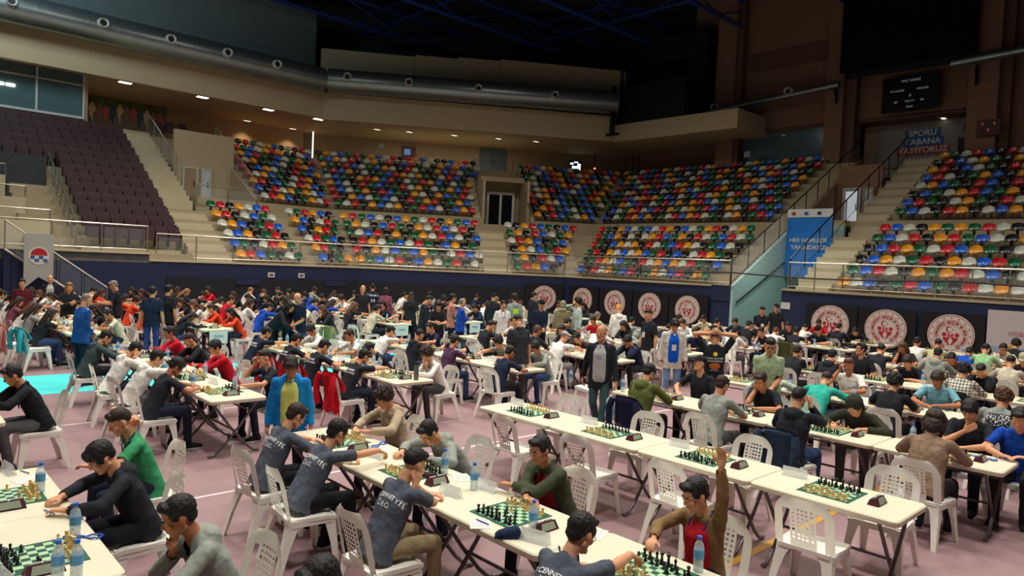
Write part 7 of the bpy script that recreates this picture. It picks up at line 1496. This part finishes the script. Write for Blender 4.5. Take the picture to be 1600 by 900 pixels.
BROW = [(-6.12, .98), (-5.1, .98), (-4.45, .88), (-4.42, .98), (-4.84, 3.78), (-4.40, 3.72), (-3.42, 3.48), (-2.32, 3.86)]
for i, p in enumerate(BOT):
    a, b = p
    if i < 8: a, b = BROW[i] if False else p
    rb = min(RC.values(), key=lambda r: abs(r-b)); b = min(max(b, rb-.31), rb+.31)
    bottle(a, b, BN[i], pale=i in (8, 9, 10))
rs = random.Random(21); cnt = {}
for row, blk, n, a in SLOTS:
    if (row in (0, 1) and blk == 'F') or (row == 2 and blk == 'F'): continue
    b = RC[row]
    if rs.random() < .55:
        bottle(a-.42+rs.uniform(-.08, .08), b+rs.choice((-.22, .22)), 'small water bottle on %s table, %s, %s' % (nth(n), ROWN[row], BLKN[blk]))
    for sd in (-1, 1):
        if rs.random() < .7: sheet(a+rs.uniform(-.12, .12)-.3*(sd < 0)*0+.0-.36, b+sd*.2, HA+rs.uniform(-.3, .3), 'white score sheet, %s side of %s table, %s, %s' % ('left' if sd < 0 else 'right', nth(n), ROWN[row], BLKN[blk]))
for (a, b, r, lb) in ((-6.5, 1.02, .2, 'score sheet under the arm of the green T-shirt boy'), (-3.72, 3.28, .9, 'score sheet with a blue pen before the khaki trousers boy'), (-3.1, 3.80, .4, 'score sheet behind the glasses boy on the nearest table'), (-4.62, 3.84, 1.2, 'notebook sheet before the folded arms'), (-5.3, 3.84, .5, 'score sheet under the hand of the boy in grey'), (-4.75, .62, .3, 'score sheet at the bottom left beside the clock'), (-1.9, 6.4, .2, 'score sheet on the near end of the empty row') if False else (-5.75, 3.75, 1.0, 'loose sheets near the blue lanyard')):
    sheet(a, b, HA+r, lb)
for (a, b, r, lb) in ((-3.72, 3.30, 1.6, 'blue pen lying on the sheet before the khaki trousers boy'), (-5.62, 1.0, 1.9, 'blue pen behind the left board'), (-5.72, 3.40, 1.2, 'pen in front of a clear card in the second row'), (-6.72, 1.02, 1.9, 'blue pen behind the leftmost board')):
    pen(a, b, HA+r, lb)
for (a, b, r, lb) in ((-6.78, .92, .15, 'clear table card at the far end of the leftmost row'), (-5.6, .62, .15, 'clear table card between the two left boards'), (-4.55, .62, .15, 'clear table card at the bottom left corner'), (-5.55, 3.56, .1, 'clear table card behind the boy with the outstretched arm'), (-4.32, 3.48, .1, 'clear table card before the shaved-nape boy'), (-4.25, 3.80, .1, 'clear table card beside the blue bottle'), (-3.25, 3.36, .3, 'clear table card by the glasses boy')):
    card(a, b, HA+r, lb)
for i, a in enumerate((-2.45, -3.705, -4.96, -6.215)): card(a-.44, 6.42, HA+.1, 'clear table card on the empty row, %s from the right' % nth(i+1))
for row, blk, n, a in SLOTS:
    if row >= 1 and blk != 'F' and row < 6 and n < 4: card(a-.55, RC[row]+.1, HA+.1, 'clear table card on %s table, %s, %s' % (nth(n), ROWN[row], BLKN[blk]))
# printed A4 signs hanging on table ends of the far block
for row in (2, 3, 4, 5):
    a = -16.66; mb = MB(); mb.box((0, 0, -.14), (.005, .42, .30)); o = link('table_sign', mb.mesh('table_sign', M_paper, False), None, W(a, RC[row], .70), HA, 'white paper sign on table end of %s, far block' % ROWN[row], 'sign', 'paper signs on table ends'); tm = text_mesh('MASA', .09, M_pblue, .002); link('lettering', tm, o, M=frame_mat((.006, 0, -.12), (0, 1, 0), (0, 0, 1)))
# ------------------------------------------------------------------ clothes, lanyards, bags
def at_person(key):
    for t_ in SIT:
        if key in t_[8]: return t_[0], t_[1], HB if t_[2] == 'L' else HB+pi
for key, col, long_, lb in (('nearest of three', (206, 26, 44), .62, 'bright red coat on the chair of the nearest black lettered T-shirt'), ('second of three', (204, 24, 42), .56, 'bright red coat on the middle chair of the black T-shirts'), ('third of three', (186, 26, 42), .5, 'red coat on the third chair of the black T-shirts'),
        ('drinking beside the red coat', (170, 26, 44), .6, 'dark red coat behind the drinking boy'), ('olive green hoodie at the start', (30, 34, 66), .62, 'navy blue jacket on the chair of the olive hoodie boy'), ('dark red collar', (44, 62, 84), .5, 'dark jacket with blue denim lining on the big boy\'s chair'),
        ('front of the first near emblem', (84, 88, 52), .55, 'olive green jacket on a chair in front of the first near emblem') if False else ('black T-shirt writing before', (84, 88, 52), .55, 'olive green jacket on a chair before the first near emblem'), ('checked shirt', (40, 46, 38), .5, 'dark green jacket on the chair of the checked shirt'), ('NEVER LOOK BACK', (24, 26, 36), .5, 'black jacket on the chair of the brown-curled person'), ('white T-shirt turned left', (150, 146, 142), .5, 'grey knitted coat hung beside the curly black hair')):
    p = at_person(key)
    if p: drape('hung_jacket', lb, p[0], p[1], p[2], col, long_, seed=len(lb))
chair(-17.05, 2.72, HB+.2, 'white plastic chair carrying the turquoise jacket at the left edge'); drape('hung_jacket', 'turquoise jacket hung on a chair at the far left', -17.05, 2.72, HB+.2, (60, 168, 180), .5, seed=2)
chair(-17.9, 2.5, HB+.2, 'white plastic chair carrying the pink jacket at the left edge'); drape('hung_jacket', 'dusty pink jacket hung on a chair at the far left', -17.9, 2.5, HB+.2, (206, 134, 130), .6, seed=3)
chair(-15.8, 8.9, HB+.1, 'white plastic chair carrying the khaki jacket in the middle distance'); drape('hung_jacket', 'khaki jacket on a chair left of the plain white T-shirt boy', -15.8, 8.9, HB+.1, (150, 148, 96), .5, seed=5)
# carrier bag in the walking man's hand
for t_ in STAND:
    if 'carrier bag' in t_[8]:
        k = _bc[('walk', t_[9])]['k']; p = W(t_[0], t_[1])+Matrix.Rotation(rad(t_[2])-pi/2, 3, 'Z') @ (k['WL']+k['hdL']*.07)
mb = MB(); n = 16
for (z, rx, ry) in ((0, .02, .012), (-.08, .05, .03), (-.18, .13, .06), (-.42, .15, .07), (-.50, .13, .05)): pass
lay = [(0, .02, .012), (-.08, .05, .03), (-.18, .13, .06), (-.42, .15, .07), (-.50, .13, .05)]
vs = [V((rx*cos(2*pi*i/n)*(1+.06*sin(5*i)), ry*sin(2*pi*i/n), z)) for z, rx, ry in lay for i in range(n)]
mb.add(vs, [(l*n+i, l*n+(i+1) % n, (l+1)*n+(i+1) % n, (l+1)*n+i) for l in range(4) for i in range(n)]+[tuple(range(4*n, 5*n))]); bg = thing('carrier_bag', 'white and pale blue plastic carrier bag in the walking man\'s hand', 'bag', p, .3)
link('bag_body', mb.mesh('bag_body', mat('bag_plastic', rgb(208, 218, 218), .4, noise=.12, nscale=9)), bg); mb = MB(); mb.box((0, -.072, -.32), (.2, .004, .16)); link('printed_panel', mb.mesh('printed_panel', mat('bag_print', rgb(140, 190, 205), .5, noise=.3, nscale=20), False), bg)
# lanyards and small things lying about
def loop_thing(name, label, cat, a, b, m, r=.07, n=26, w=.006, seed=1):
    rs_ = random.Random(seed); mb = MB(); pts = [V((r*(1.5 if i % 2 else 1.3)*cos(2*pi*i/n)*1.1, r*.5*sin(4*pi*i/n), .744+.004*(i % 3))) for i in range(n)]; mb.tube([p+V((0, 0, 0)) for p in pts], w, 5); return link(name, mb.mesh(name, m), None, W(a, b), HA+seed, label, cat)
M_lan = mat('lanyard_blue', rgb(40, 90, 185), .6)
loop_thing('lanyard', 'blue lanyard coiled on the table before the black hoodie', 'lanyard', -5.02, 1.08, M_lan, seed=1); loop_thing('lanyard', 'blue lanyards lying before the beige hoodie boy', 'lanyard', -5.9, 3.82, M_lan, seed=2); loop_thing('lanyard', 'blue lanyard on the near table end of the fourth row', 'lanyard', -1.95, 8.9, M_lan, seed=3)
mb = MB(); mb.hexa([V(v) for v in ((-.11, -.06, 0), (.11, -.05, 0), (.10, .06, 0), (-.10, .06, 0), (-.08, -.03, .05), (.07, -.04, .075), (.06, .04, .07), (-.06, .035, .04))]); fc = skin_over('folded_fabric', mb, cloth(30, 44, 74), .012, 6)
link('folded_cap', fc, None, W(-3.42, 3.28, .742), HA+.9, 'dark navy folded cap lying beside the blue and green bottle', 'cap')
mb = MB(); mb.hexa([V(v) for v in ((-.08, -.05, 0), (.08, -.05, 0), (.08, .05, 0), (-.08, .05, 0), (-.06, -.03, .03), (.05, -.03, .045), (.05, .03, .045), (-.06, .03, .03))]); fc = skin_over('maroon_pouch', mb, cloth(60, 22, 34), .01, 5)
link('maroon_pouch', fc, None, W(-4.78, 3.62, .742), HA, 'dark maroon pouch behind the shaved-nape boy', 'pouch')
mb = MB(); mb.box((0, 0, .006), (.075, .15, .009)); ph = link('mobile_phone', mb.mesh('mobile_phone', M_dark, False), None, W(-2.1, 8.55, .741), HA+.7, 'black phone on the end table of the fourth row', 'phone')
# flask in front of the white sweater
mb = MB(); mb.lathe([(.036, 0), (.038, .01), (.038, .22), (.03, .24)], 14); fk = thing('drinking_flask', 'tall dark grey flask before the boy in the white sweater', 'flask', W(-8.85, 6.35, .741)); link('flask_body', mb.mesh('flask_body', mat('flask_grey', rgb(96, 98, 98), .4)), fk); mb = MB(); mb.lathe([(.033, .24), (.033, .28)], 14); link('lid', mb.mesh('lid', M_dark), fk)
# seated spectators high up
bpy.data.collections.remove(_tmpc)
